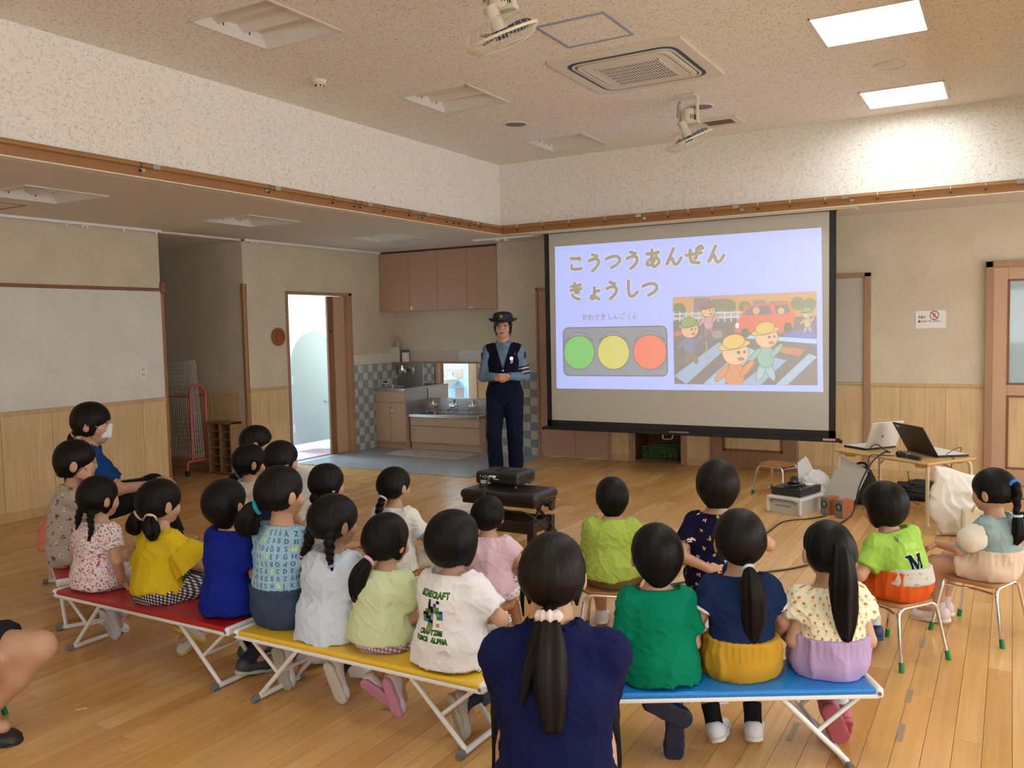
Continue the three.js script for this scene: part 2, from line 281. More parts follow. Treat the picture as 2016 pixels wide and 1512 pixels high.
{ // right and rear walls with windows to the garden (outside the picture)
  const w = structGroup('wall_right'), x0 = XR, x1 = XR + 0.14;
  const zs = [[-7.9, -5.7], [-5.3, -3.1], [-2.7, -0.5], [-0.1, 2.1]]; const g = [bx(x0, x1, 0, 0.35, ZB - 0.1, ZF + 0.1), bx(x0, x1, 2.25, YH + 0.1, ZB - 0.1, ZF + 0.1)];
  let z = ZB - 0.1; for (const [a, b] of [...zs, [ZF + 0.1, 0]]) { g.push(bx(x0, x1, 0.35, 2.25, z, a)); z = b; } g.forEach((q) => mesh('plaster', q, M.wall, w));
  zs.forEach(([a, b], i) => { const f = structGroup('window_' + (i + 1)); const m = (a + b) / 2;
    mesh('window_frame', [bx(x0 + 0.04, x0 + 0.09, 0.35, 0.4, a, b), bx(x0 + 0.04, x0 + 0.09, 2.2, 2.25, a, b), bx(x0 + 0.04, x0 + 0.09, 0.35, 2.25, a, a + 0.05), bx(x0 + 0.04, x0 + 0.09, 0.35, 2.25, b - 0.05, b), bx(x0 + 0.04, x0 + 0.09, 0.35, 2.25, m - 0.03, m + 0.03)], M.white, f);
    mesh('window_pane', bx(x0 + 0.062, x0 + 0.066, 0.4, 2.2, a + 0.05, b - 0.05), new THREE.MeshPhysicalMaterial({ color: '#ffffff', roughness: 0, transmission: 1, thickness: 0 }), f); });
  const r = structGroup('wall_rear'); [bx(XL - 0.1, XR, 0, 0.9, ZF, ZF + 0.12), bx(XL - 0.1, XR, 2.1, YH + 0.1, ZF, ZF + 0.12), bx(XL - 0.1, -5.5, 0.9, 2.1, ZF, ZF + 0.12), bx(-3.2, -1.6, 0.9, 2.1, ZF, ZF + 0.12), bx(0.7, XR, 0.9, 2.1, ZF, ZF + 0.12)].forEach((q) => mesh('plaster', q, M.wall, r));
  [[-5.5, -3.2], [-1.6, 0.7]].forEach(([a, b], i) => { const f = structGroup('window_' + (5 + i)); const m = (a + b) / 2, q = [ZF + 0.03, ZF + 0.08];
    mesh('window_frame', [bx(a, b, 0.9, 0.95, ...q), bx(a, b, 2.05, 2.1, ...q), bx(a, a + 0.05, 0.9, 2.1, ...q), bx(b - 0.05, b, 0.9, 2.1, ...q), bx(m - 0.03, m + 0.03, 0.9, 2.1, ...q)], M.white, f);
    mesh('window_pane', bx(a + 0.05, b - 0.05, 0.95, 2.05, ZF + 0.05, ZF + 0.054), new THREE.MeshPhysicalMaterial({ color: '#ffffff', roughness: 0, transmission: 1, thickness: 0 }), f); });
}
// ceiling: raised middle field, lower margins, speckled fascia between; square recesses are left open for the light fittings
const LX = [-3.65, -0.745], LZ = [-7.415, -5.535, -3.635, -1.735, 0.165], LOWX = -5.845, HL = 0.29;
{
  const c = structGroup('ceiling');
  const slab = (x0, x1, z0, z1, y, th, holes) => { // rectangle with square holes as boxes
    const xs = [...new Set([x0, x1, ...holes.flatMap(([hx]) => [hx - HL, hx + HL])])].filter((v) => v >= x0 && v <= x1).sort((a, b) => a - b), zs = [...new Set([z0, z1, ...holes.flatMap(([, hz]) => [hz - HL, hz + HL])])].filter((v) => v >= z0 && v <= z1).sort((a, b) => a - b), out = [];
    for (let i = 0; i < xs.length - 1; i++) for (let j = 0; j < zs.length - 1; j++) { const mx = (xs[i] + xs[i + 1]) / 2, mz = (zs[j] + zs[j + 1]) / 2; if (!holes.some(([hx, hz]) => Math.abs(mx - hx) < HL && Math.abs(mz - hz) < HL)) out.push(bx(xs[i], xs[i + 1], y, y + th, zs[j], zs[j + 1])); }
    return out;
  };
  mesh('raised_field', slab(SX - 0.12, SR + 0.12, SZ - 0.12, ZF + 0.1, YH, 0.02, LX.flatMap((x) => LZ.map((z) => [x, z]))), M.ceiling, c);
  mesh('roof_slab', bx(-9.5, XR + 0.1, YH + 0.2, YH + 0.3, ZK - 0.1, ZF + 0.1), M.lowCeil, c);
  mesh('lower_margin', [...slab(XL, SX - 0.12, ZK, ZF + 0.1, YL, 0.02, LZ.slice(0, 4).map((z) => [LOWX, z])), ...slab(SX - 0.12, XR, ZK, SZ - 0.12, YL, 0.02, []), ...slab(SR + 0.12, XR, SZ - 0.12, ZF + 0.1, YL, 0.02, []), bx(-9.5, XL, YL - 0.02, YL + 0.02, -6.6, -4)], M.lowCeil, c);
  const f = structGroup('wall_fascia'); mesh('left_fascia', bx(SX - 0.12, SX, YL, YH, SZ - 0.12, ZF), M.soffit, f); mesh('back_fascia', bx(SX, SR, YL, YH, SZ - 0.12, SZ), M.soffit, f); mesh('right_fascia', bx(SR, SR + 0.12, YL, YH, SZ - 0.12, ZF), M.soffit, f);
}
// ---------- ceiling fittings ----------
const fitWhite = mat([0.72, 0.68, 0.62], 0.5), lampGlow = mat([0.9, 0.9, 0.9], 0.6, { emissive: col(0.93, 1, 1), emissiveIntensity: 2.2 });
function ribbon(profile, x0, x1) { // sheet of constant section along x; profile = [z, y]
  const pos = [], idx = []; for (const [z, y] of profile) pos.push(x0, y, z, x1, y, z);
  for (let i = 0; i < profile.length - 1; i++) { const a = 2 * i; idx.push(a, a + 1, a + 2, a + 2, a + 1, a + 3); }
  const g = new THREE.BufferGeometry(); g.setAttribute('position', new THREE.Float32BufferAttribute(pos, 3)); g.setIndex(idx); const n = g.toNonIndexed(); n.computeVertexNormals(); return n;
}
function ceilingLight(x, y, z, lit, label, group) {
  const o = thing('ceiling_light', label, 'ceiling light', [x, y, z], 0, group), h = HL, d = 0.13;
  mesh('recess_box', [bx(-h - 0.01, -h, 0, d, -h, h), bx(h, h + 0.01, 0, d, -h, h), bx(-h, h, 0, d, -h - 0.01, -h), bx(-h, h, 0, d, h, h + 0.01), bx(-h - 0.01, h + 0.01, d, d + 0.01, -h - 0.01, h + 0.01)], fitWhite, o);
  mesh('rim', [bx(-h - 0.012, -h + 0.008, -0.006, 0.002, -h - 0.012, h + 0.012), bx(h - 0.008, h + 0.012, -0.006, 0.002, -h - 0.012, h + 0.012), bx(-h, h, -0.006, 0.002, -h - 0.012, -h + 0.008), bx(-h, h, -0.006, 0.002, h - 0.008, h + 0.012)], fitWhite, o);
  if (!lit) {
    mesh('reflector', ribbon([[-h, 0], [-0.24, 0.075], [-0.15, 0.075], [-0.097, 0.034], [-0.05, 0.075], [0.05, 0.075], [0.097, 0.034], [0.15, 0.075], [0.24, 0.075], [h, 0]], -h, h), fitWhite, o);
    for (const k of [-1, 1]) { mesh('end_plate', bx(k * (h - 0.0025) - 0.0015, k * (h - 0.0025) + 0.0015, 0.0, 0.075, -h, h), fitWhite, o); mesh('joint', bx(-h + 0.05, -h + 0.054, 0.02, 0.06, k * 0.097 - 0.003, k * 0.097 + 0.003), M.black, o); }
  } else {
    mesh('diffuser', bx(-h + 0.004, h - 0.004, 0.06, 0.066, -h + 0.004, h - 0.004), lampGlow, o);
    const l = new THREE.RectAreaLight(col(0.88, 0.97, 1), PANEL_LIGHT, 0.56, 0.56); l.position.set(0, 0.056, 0); l.rotation.x = -Math.PI / 2; l.name = 'panel_lamp'; o.add(l);
  }
}
ceilingLight(LX[0], YH, LZ[0], false, 'unlit recessed square light closest to the fascia corner over the screen');
ceilingLight(LX[0], YH, LZ[1], false, 'unlit recessed square light between smoke detector and air conditioner');
ceilingLight(LX[0], YH, LZ[2], false, 'unlit recessed square light largest of the row, cut by the top of the picture');
ceilingLight(LX[0], YH, LZ[3], false, 'unlit recessed square light of the raised ceiling above the benches', 'lights out of the picture'); ceilingLight(LX[0], YH, LZ[4], false, 'unlit recessed square light of the raised ceiling above the benches', 'lights out of the picture');
ceilingLight(LX[1], YH, LZ[0], true, 'glowing square ceiling light beside the speckled fascia, smaller of the two lit'); ceilingLight(LX[1], YH, LZ[1], true, 'larger glowing square ceiling light at the top right');
for (const z of LZ.slice(2)) ceilingLight(LX[1], YH, z, true, 'glowing square ceiling light above the camera', 'lit lights out of the picture');
ceilingLight(LOWX, YL, LZ[0], false, 'unlit square light in the lower ceiling near the wall cupboards'); ceilingLight(LOWX, YL, LZ[1], false, 'unlit square light in the lower ceiling above the corridor opening');
ceilingLight(LOWX, YL, LZ[2], false, 'unlit square light in the lower ceiling at the left picture edge'); ceilingLight(LOWX, YL, LZ[3], false, 'unlit square light in the lower ceiling, out of the picture');

{ // two caged fans
  const right = V(0.865, 0, -0.5), rib = (r0, y0, r1, y1, bulge, a) => { const P = []; for (let k = 0; k <= 6; k++) { const t = k / 6, r = r0 + (r1 - r0) * t + bulge * Math.sin(Math.PI * t), y = y0 + (y1 - y0) * Math.sin(t * Math.PI / 2); P.push(V(Math.cos(a) * r, y, Math.sin(a) * r)); } return sweep(P, () => 0.0013, 4, false); };
  const blue = mat([0.015, 0.03, 0.13], 0.25), blade = new THREE.MeshPhysicalMaterial({ color: col(0.10, 0.12, 0.2), roughness: 0.3, transmission: 0.35, thickness: 0 });
  const build = (x, z, tilt, swing, label) => {
    const o = thing('ceiling_fan', label, 'fan', [x, YH, z]); const c = -0.325;
    mesh('mounting_plate', rb(-0.075, 0.075, -0.014, 0, -0.075, 0.075, 0.004), M.ivory, o);
    mesh('bracket', [rb(-0.078, -0.064, -0.2, -0.01, -0.02, 0.02, 0.003), rb(0.064, 0.078, -0.2, -0.01, -0.02, 0.02, 0.003), rb(-0.085, 0.085, -0.215, -0.19, -0.028, 0.028, 0.004)], M.ivory, o);
    mesh('motor_housing', at(lathe([[0.001, 0.065], [0.038, 0.062], [0.052, 0.04], [0.055, -0.03], [0.048, -0.055], [0.001, -0.058]]), 0, -0.155, 0), M.ivory, o);
    mesh('vent_slits', [0, 1, 2, 3, 4, 5].map((k) => { const a = 0.6 + k * 0.28; return at(bx(-0.002, 0.002, -0.018, 0.018, -0.001, 0.003), Math.sin(a) * 0.0545, -0.165, Math.cos(a) * 0.0545, a); }), M.black, o);
    mesh('swivel_arm', bent([[-0.055, -0.04, 0.02], [-0.075, -0.07, 0.03], [-0.075, -0.16, 0.03]], 0.008, 0.03), M.steelDull, o); mesh('pivot_bolt', at(new THREE.CylinderGeometry(0.012, 0.012, 0.02, 12), 0.07, -0.2, 0, 0, 0, Math.PI / 2), M.steelDull, o);
    const q = new THREE.Quaternion().setFromUnitVectors(V(0, 1, 0), V(0.5 * swing, 1, 0.865 * swing).normalize().applyAxisAngle(V(-0.5, 0, -0.865).normalize(), -tilt));
    const cage = mesh('cage_rim', at(new THREE.TorusGeometry(0.182, 0.0075, 8, 48), 0, 0, 0, 0, Math.PI / 2), M.cream, o); cage.position.set(0, c, 0); cage.quaternion.copy(q);
    const ribs = []; for (let k = 0; k < 28; k++) ribs.push(rib(0.182, 0, 0.055, 0.085, 0.028, k / 28 * 6.2832)); for (let k = 0; k < 56; k++) ribs.push(rib(0.182, 0, 0.045, -0.06, 0.03, k / 56 * 6.2832));
    ribs.push(at(new THREE.TorusGeometry(0.135, 0.0016, 4, 36), 0, 0.07, 0, 0, Math.PI / 2), at(new THREE.TorusGeometry(0.045, 0.003, 4, 24), 0, -0.06, 0, 0, Math.PI / 2), at(new THREE.TorusGeometry(0.13, 0.0016, 4, 36), 0, -0.05, 0, 0, Math.PI / 2), at(new THREE.CylinderGeometry(0.043, 0.043, 0.004, 20), 0, -0.06, 0));
    mesh('wire_cage', ribs, M.ivory, cage);
    mesh('neck', at(new THREE.CylinderGeometry(0.028, 0.04, 0.12, 16), 0, 0.085, 0), M.ivory, cage);
    mesh('hub', at(new THREE.CylinderGeometry(0.026, 0.03, 0.055, 20), 0, 0.012, 0), blue, cage);
    for (let k = 0; k < 3; k++) { const s = new THREE.Shape(); s.moveTo(0.02, -0.02); s.bezierCurveTo(0.07, -0.075, 0.15, -0.06, 0.16, 0); s.bezierCurveTo(0.155, 0.05, 0.08, 0.06, 0.02, 0.02); const g = new THREE.ExtrudeGeometry(s, { depth: 0.0025, bevelEnabled: false }); g.rotateX(Math.PI / 2 - 0.42); g.rotateY(k * 2.094 + 0.5); g.translate(0, 0.015, 0); mesh('blade', g, blade, cage); }
  };
  build(-2.14, -3.66, 0.36, 0.24, 'white caged ceiling fan at the top, cut off beside the square hatch frame'); build(-2.15, -6.46, 0.40, 0.10, 'white caged ceiling fan between the air conditioner and the speckled fascia');
}
{ // air conditioner cassette
  const o = thing('air_conditioner', 'square ceiling air conditioner cassette with dark curved slot and grille', 'air conditioner', [-2.195, YH, -5.555]);
  const rs = (h, r) => { const s = new THREE.Shape(); s.moveTo(-h + r, -h); s.lineTo(h - r, -h); s.quadraticCurveTo(h, -h, h, -h + r); s.lineTo(h, h - r); s.quadraticCurveTo(h, h, h - r, h); s.lineTo(-h + r, h); s.quadraticCurveTo(-h, h, -h, h - r); s.lineTo(-h, -h + r); s.quadraticCurveTo(-h, -h, -h + r, -h); return s; };
  const ring = (a, ra, b, rb2, d, y) => { const s = rs(a, ra); s.holes.push(rs(b, rb2)); const g = new THREE.ExtrudeGeometry(s, { depth: d, bevelEnabled: false, curveSegments: 10 }); g.rotateX(Math.PI / 2); g.translate(0, y, 0); return metreUV(g); };
  const plate = (a, ra, d, y) => { const g = new THREE.ExtrudeGeometry(rs(a, ra), { depth: d, bevelEnabled: true, bevelSize: 0.006, bevelThickness: 0.006, bevelSegments: 2, curveSegments: 10 }); g.rotateX(Math.PI / 2); g.translate(0, y, 0); return g; };
  mesh('panel', [ring(0.455, 0.01, 0.375, 0.12, 0.02, 0)], M.ivory, o); mesh('outlet_slot', ring(0.378, 0.12, 0.32, 0.08, 0.022, 0), M.black, o); mesh('flap_lip', ring(0.352, 0.10, 0.336, 0.095, 0.006, -0.02), M.ivory, o);
  const inner = mesh('inner_panel', plate(0.318, 0.08, 0.014, -0.014), M.ivory, o);
  mesh('seam', ring(0.29, 0.06, 0.286, 0.058, 0.004, -0.03), M.steelDull, inner); mesh('grille_back', bx(-0.21, 0.222, -0.0365, -0.03, -0.21, 0.21), M.black, o);
  for (let k = 0; k < 22; k++) mesh('slat', bx(-0.208 + k * 0.0195, -0.1995 + k * 0.0195, -0.0385, -0.035, -0.21, 0.21), M.ivory, o);
  mesh('grille_bar', [-0.14, -0.07, 0, 0.07, 0.14].map((z) => bx(-0.212, 0.218, -0.0395, -0.036, z - 0.002, z + 0.002)), M.ivory, o);
  mesh('grille_frame', [bx(-0.218, 0.224, -0.04, -0.03, -0.218, -0.21), bx(-0.218, 0.224, -0.04, -0.03, 0.21, 0.218), bx(-0.218, -0.21, -0.04, -0.03, -0.218, 0.218), bx(0.216, 0.224, -0.04, -0.03, -0.218, 0.218)], M.ivory, o);
}
{ // access hatches, vent, speakers, detector
  const alu = mat([0.42, 0.44, 0.52], 0.4, { metalness: 0.5 });
  const hatch = (x, y, z, h, m, label, fill) => { const o = thing('access_hatch', label, 'ceiling hatch', [x, y, z]); const fr = (a, b, t) => [bx(-a, a, -t, 0, -a, -b), bx(-a, a, -t, 0, b, a), bx(-a, -b, -t, 0, -b, b), bx(b, a, -t, 0, -b, b)]; mesh('outer_frame', fr(h, h - 0.008, 0.006), m, o); mesh('inner_frame', fr(h - 0.014, h - 0.022, 0.005), m, o); mesh('hatch_panel', bx(-h + 0.022, h - 0.022, -0.003, 0, -h + 0.022, h - 0.022), fill, o); };
  hatch(-2.185, YH, -4.705, 0.222, alu, 'square ceiling hatch with bluish metal frame beside the upper fan', M.ceiling); hatch(-6.61, YL, -3.62, 0.225, mat([0.3, 0.18, 0.12], 0.5), 'square hatch in the lower ceiling at the left edge', M.lowCeil);
  const grey = mat([0.20, 0.19, 0.18], 0.8);
  const spk = (x, z, label, m) => { const o = thing('ceiling_speaker', label, 'speaker', [x, YH, z]); mesh('rim', at(new THREE.TorusGeometry(0.098, 0.008, 8, 40), 0, -0.003, 0, 0, Math.PI / 2), fitWhite, o); mesh('grille', at(lathe([[0.001, -0.012], [0.06, -0.01], [0.096, -0.002], [0.096, 0.004]], 32)), m, o); };
  spk(-3.67, -6.48, 'grey round ceiling speaker between two unlit square lights', grey); spk(-0.74, -6.48, 'white round ceiling disc between the two glowing lights', fitWhite); spk(-2.17, -6.82, 'grey round ceiling speaker half hidden behind the further fan', grey);
  const v = thing('ceiling_vent', 'square ceiling vent with brown mesh behind the further fan', 'vent', [-2.2, YH, -7.41]); mesh('frame', [bx(-0.19, 0.19, -0.015, 0, -0.16, -0.1), bx(-0.19, 0.19, -0.015, 0, 0.1, 0.16), bx(-0.19, -0.13, -0.015, 0, -0.1, 0.1), bx(0.13, 0.19, -0.015, 0, -0.1, 0.1)], M.ivory, v); mesh('filter', bx(-0.13, 0.13, -0.006, 0, -0.1, 0.1), mat([0.16, 0.12, 0.08], 0.9), v);
  const s = thing('smoke_detector', 'small cream smoke detector on the raised ceiling', 'smoke detector', [-4.14, YH, -4.59]); mesh('base', at(lathe([[0.001, -0.03], [0.035, -0.03], [0.048, -0.022], [0.05, 0]])), M.cream, s); mesh('sensor', at(new THREE.CylinderGeometry(0.03, 0.027, 0.02, 20), 0, -0.04, 0), M.cream, s);
  mesh('slots', [0, 1, 2, 3, 4, 5].map((k) => at(bx(-0.007, 0.007, -0.005, 0.005, 0.026, 0.031), 0, -0.04, 0, k * 1.047)), M.black, s);
}
{ // wooden rail along the fascia with a hanging rod, brackets and hooks
  const t4 = structGroup('trim_4'), t5 = structGroup('trim_5');
  mesh('fascia_board', rb(SX, SX + 0.032, YL - 0.004, YL + 0.088, SZ + 0.03, ZF, 0.004), M.rail, t4); mesh('edge_strip', bx(SX - 0.02, SX + 0.034, YL - 0.012, YL - 0.004, SZ, ZF), M.cream, t4);
  mesh('fascia_board', rb(SX, SR, YL - 0.004, YL + 0.088, SZ, SZ + 0.032, 0.004), M.rail, t5); mesh('edge_strip', bx(SX, SR, YL - 0.012, YL - 0.004, SZ - 0.02, SZ + 0.034), M.cream, t5);
  const a = thing('hanging_rod', 'wooden rod with hooks along the rail under the long fascia', 'rail', [SX + 0.058, YL + 0.062, 0]);
  mesh('rod', rod([0, 0, SZ + 0.08], [0, 0, ZF], 0.0125), M.railRod, a);
  const b = thing('hanging_rod', 'wooden rod with hooks along the rail above the projection screen', 'rail', [0, YL + 0.062, SZ + 0.058]);
  mesh('rod', rod([SX + 0.09, 0, 0], [SR, 0, 0], 0.0125), M.railRod, b);
  const clipA = [bx(-0.016, 0.016, -0.016, 0.016, -0.022, 0.022)], hook = new THREE.TorusGeometry(0.017, 0.0022, 6, 14, 4.6), clip = bx(-0.007, 0.007, -0.042, -0.028, -0.005, 0.005);
  for (const z of [-2.6, -3.63, -4.67, -5.72, -6.55, -7.4]) { mesh('bracket', [at(bx(-0.015, 0.015, -0.014, 0.015, -0.028, 0.028), 0, 0, z - 0.03), bx(-0.03, 0, -0.008, 0.008, z - 0.04, z - 0.02)], M.steel, a); mesh('bracket_plate', at(new THREE.CylinderGeometry(0.02, 0.02, 0.012, 14), -0.022, -0.02, z + 0.05, 0, 0, Math.PI / 2), M.steel, a); }
  for (const z of [-3.55, -4.62, -5.3, -5.56, -5.64, -5.95, -6.3, -6.5, -6.9, -7.02, -7.12, -7.3, -7.5]) { const h = mesh('hook', hook.clone(), M.black, a); h.position.set(0, 0, z); h.rotation.set(0, 0, -0.8); mesh('clip', clip, M.black, a).position.set(0, 0, z); }
  for (const x of [-3.145, -2.2, -1.255, 0.043]) { mesh('bracket', [bx(x - 0.028, x + 0.028, -0.014, 0.015, -0.015, 0.015), bx(x - 0.01, x + 0.01, -0.008, 0.008, -0.03, 0)], M.steel, b); mesh('bracket_plate', at(new THREE.CylinderGeometry(0.02, 0.02, 0.012, 14), x + 0.05, -0.02, -0.022, 0, Math.PI / 2), M.steel, b); }
  for (const x of [-4.5, -4.2, -3.9, -3.5, -2.85, -2.65, -2.42, -2.0, -1.72, -1.42, -1.0, -0.72, -0.45, -0.2, 0.1]) { const h = mesh('hook', hook.clone(), M.white, b); h.position.set(x, 0, 0); h.rotation.set(0, Math.PI / 2, -0.8, 'YXZ'); mesh('clip', clip, M.black, b).position.set(x, 0, 0); }
  const c = thing('curtain_track', 'thin grey curtain track along the top of the pale wall', 'curtain track', [XL + 0.05, YL - 0.014, 0]); mesh('track', bx(-0.012, 0.012, -0.01, 0.014, -5.5, ZF), M.white, c); for (const z of [-4.55, -4.7, -4.74, -5.1, -5.44]) mesh('runner', bx(-0.006, 0.006, -0.03, -0.008, z - 0.01, z + 0.01), M.white, c);
  const e = thing('curtain_track', 'thin grey curtain track above the washroom door', 'curtain track', [XL + 0.05, YL - 0.014, 0]); mesh('track', bx(-0.012, 0.012, -0.01, 0.014, -8.78, -6.53), M.white, e); for (const z of [-6.62, -6.7, -8.7]) mesh('runner', bx(-0.006, 0.006, -0.03, -0.008, z - 0.01, z + 0.01), M.white, e);
  const g = thing('curtain_track', 'short curtain track under the lower ceiling by the fascia corner', 'curtain track', [-5.0, YL - 0.014, -8.25]); mesh('track', bx(-0.25, 0.62, -0.006, 0.014, -0.01, 0.01), M.white, g); mesh('runner', [bx(0.05, 0.09, -0.02, -0.005, -0.008, 0.008), bx(0.16, 0.2, -0.03, -0.005, -0.008, 0.008), bx(0.1, 0.104, -0.1, -0.005, -0.002, 0.002)], M.white, g);
}
// ---------- brush-written kana: strokes in a 100 x 100 cell ----------
const dk = [[[74, 8], [80, 19]], [[86, 5], [92, 16]]];
const KANA = {
  こ: [[[22, 24], [50, 29], [76, 22], [70, 33]], [[25, 60], [22, 76], [42, 82], [80, 77]]], う: [[[38, 12], [52, 18], [64, 20]], [[20, 42], [50, 31], [72, 38], [74, 56], [60, 78], [38, 92]]],
  つ: [[[10, 38], [45, 25], [74, 28], [87, 46], [74, 68], [40, 82]]], あ: [[[20, 26], [50, 28], [80, 21]], [[46, 8], [43, 42], [50, 84]], [[68, 38], [56, 66], [34, 83], [19, 76], [26, 58], [52, 46], [76, 50], [85, 65], [76, 80], [58, 90]]],
  ん: [[[52, 10], [34, 50], [14, 88], [34, 56], [47, 52], [51, 72], [61, 86], [77, 78], [90, 55]]], ぜ: [[[12, 44], [50, 40], [86, 36]], [[64, 16], [64, 50], [60, 63], [52, 60]], [[32, 22], [32, 60], [38, 80], [74, 82]], ...dk],
  き: [[[22, 24], [50, 24], [76, 17]], [[20, 43], [50, 42], [78, 36]], [[40, 8], [54, 40], [70, 59], [46, 55]], [[28, 64], [33, 83], [68, 88]]], ょ: [[[52, 34], [52, 84], [40, 91], [29, 82], [38, 72], [56, 79], [78, 92]], [[52, 54], [78, 50]]],
  し: [[[36, 10], [34, 60], [44, 85], [64, 85], [84, 64]]], か: [[[14, 34], [50, 31], [59, 40], [52, 75], [42, 87], [33, 80]], [[40, 10], [32, 50], [16, 86]], [[70, 22], [84, 38], [90, 56]]],
  わ: [[[32, 8], [32, 92]], [[13, 32], [36, 29], [20, 62], [14, 72]], [[20, 62], [44, 40], [66, 35], [82, 48], [78, 70], [58, 88]]], さ: [[[18, 34], [50, 34], [80, 25]], [[42, 10], [54, 44], [72, 62], [48, 58]], [[26, 66], [33, 85], [68, 88]]],
  く: [[[66, 8], [33, 48], [70, 90]]], は: [[[22, 14], [18, 50], [23, 88]], [[44, 36], [86, 34]], [[68, 12], [68, 70], [60, 86], [47, 80], [50, 69], [68, 74], [86, 88]]], ら: [[[40, 10], [58, 19]], [[36, 30], [30, 66], [50, 52], [74, 56], [75, 74], [58, 88], [38, 90]]],
  な: [[[14, 30], [52, 26]], [[38, 10], [16, 68]], [[68, 24], [88, 36]], [[66, 40], [66, 74], [52, 88], [39, 78], [52, 69], [86, 88]]], い: [[[18, 26], [21, 62], [36, 82], [43, 66]], [[70, 28], [86, 60]]],
  で: [[[14, 26], [50, 24], [86, 19], [50, 42], [43, 66], [56, 84], [78, 88]], [[70, 42], [76, 52]], [[82, 38], [88, 48]]], だ: [[[12, 28], [52, 26]], [[36, 8], [14, 88]], [[54, 48], [82, 46]], [[52, 70], [60, 84], [86, 84]], [[66, 12], [72, 22]], [[80, 8], [86, 18]]],
  作: [[[30, 8], [12, 50]], [[24, 34], [24, 92]], [[54, 10], [40, 44]], [[50, 28], [92, 28]], [[66, 28], [66, 92]], [[66, 48], [88, 48]], [[66, 66], [88, 66]]], 品: [[[28, 10], [72, 10], [72, 40], [28, 40], [28, 10]], [[8, 54], [44, 54], [44, 90], [8, 90], [8, 54]], [[56, 54], [92, 54], [92, 90], [56, 90], [56, 54]]],
  触: [[[20, 8], [6, 30]], [[14, 22], [40, 22], [37, 92]], [[14, 36], [12, 88]], [[14, 40], [38, 40]], [[14, 58], [38, 58]], [[26, 22], [26, 70]], [[50, 30], [90, 30], [90, 56], [50, 56], [50, 30]], [[70, 10], [70, 84]], [[46, 86], [94, 80]]], '。': [[[16, 78], [24, 72], [30, 80], [22, 88], [16, 78]]],
};
KANA['ご'] = [...KANA['こ'], ...dk];
const SHARP = '作品触';
function kana(x, text, px, py, w, h, lw, dx = w) {
  x.lineWidth = lw; x.lineCap = x.lineJoin = 'round';
  [...text].forEach((ch, i) => { for (const s of KANA[ch] || []) { const q = s.map(([a, b]) => [px + i * dx + a / 100 * w, py + b / 100 * h]); x.beginPath(); x.moveTo(...q[0]);
    if (q.length === 2 || SHARP.includes(ch)) q.slice(1).forEach((p) => x.lineTo(...p)); else { for (let k = 1; k < q.length - 1; k++) { const e = k === q.length - 2 ? q[k + 1] : [(q[k][0] + q[k + 1][0]) / 2, (q[k][1] + q[k + 1][1]) / 2]; x.quadraticCurveTo(...q[k], ...e); } } x.stroke(); } });
}
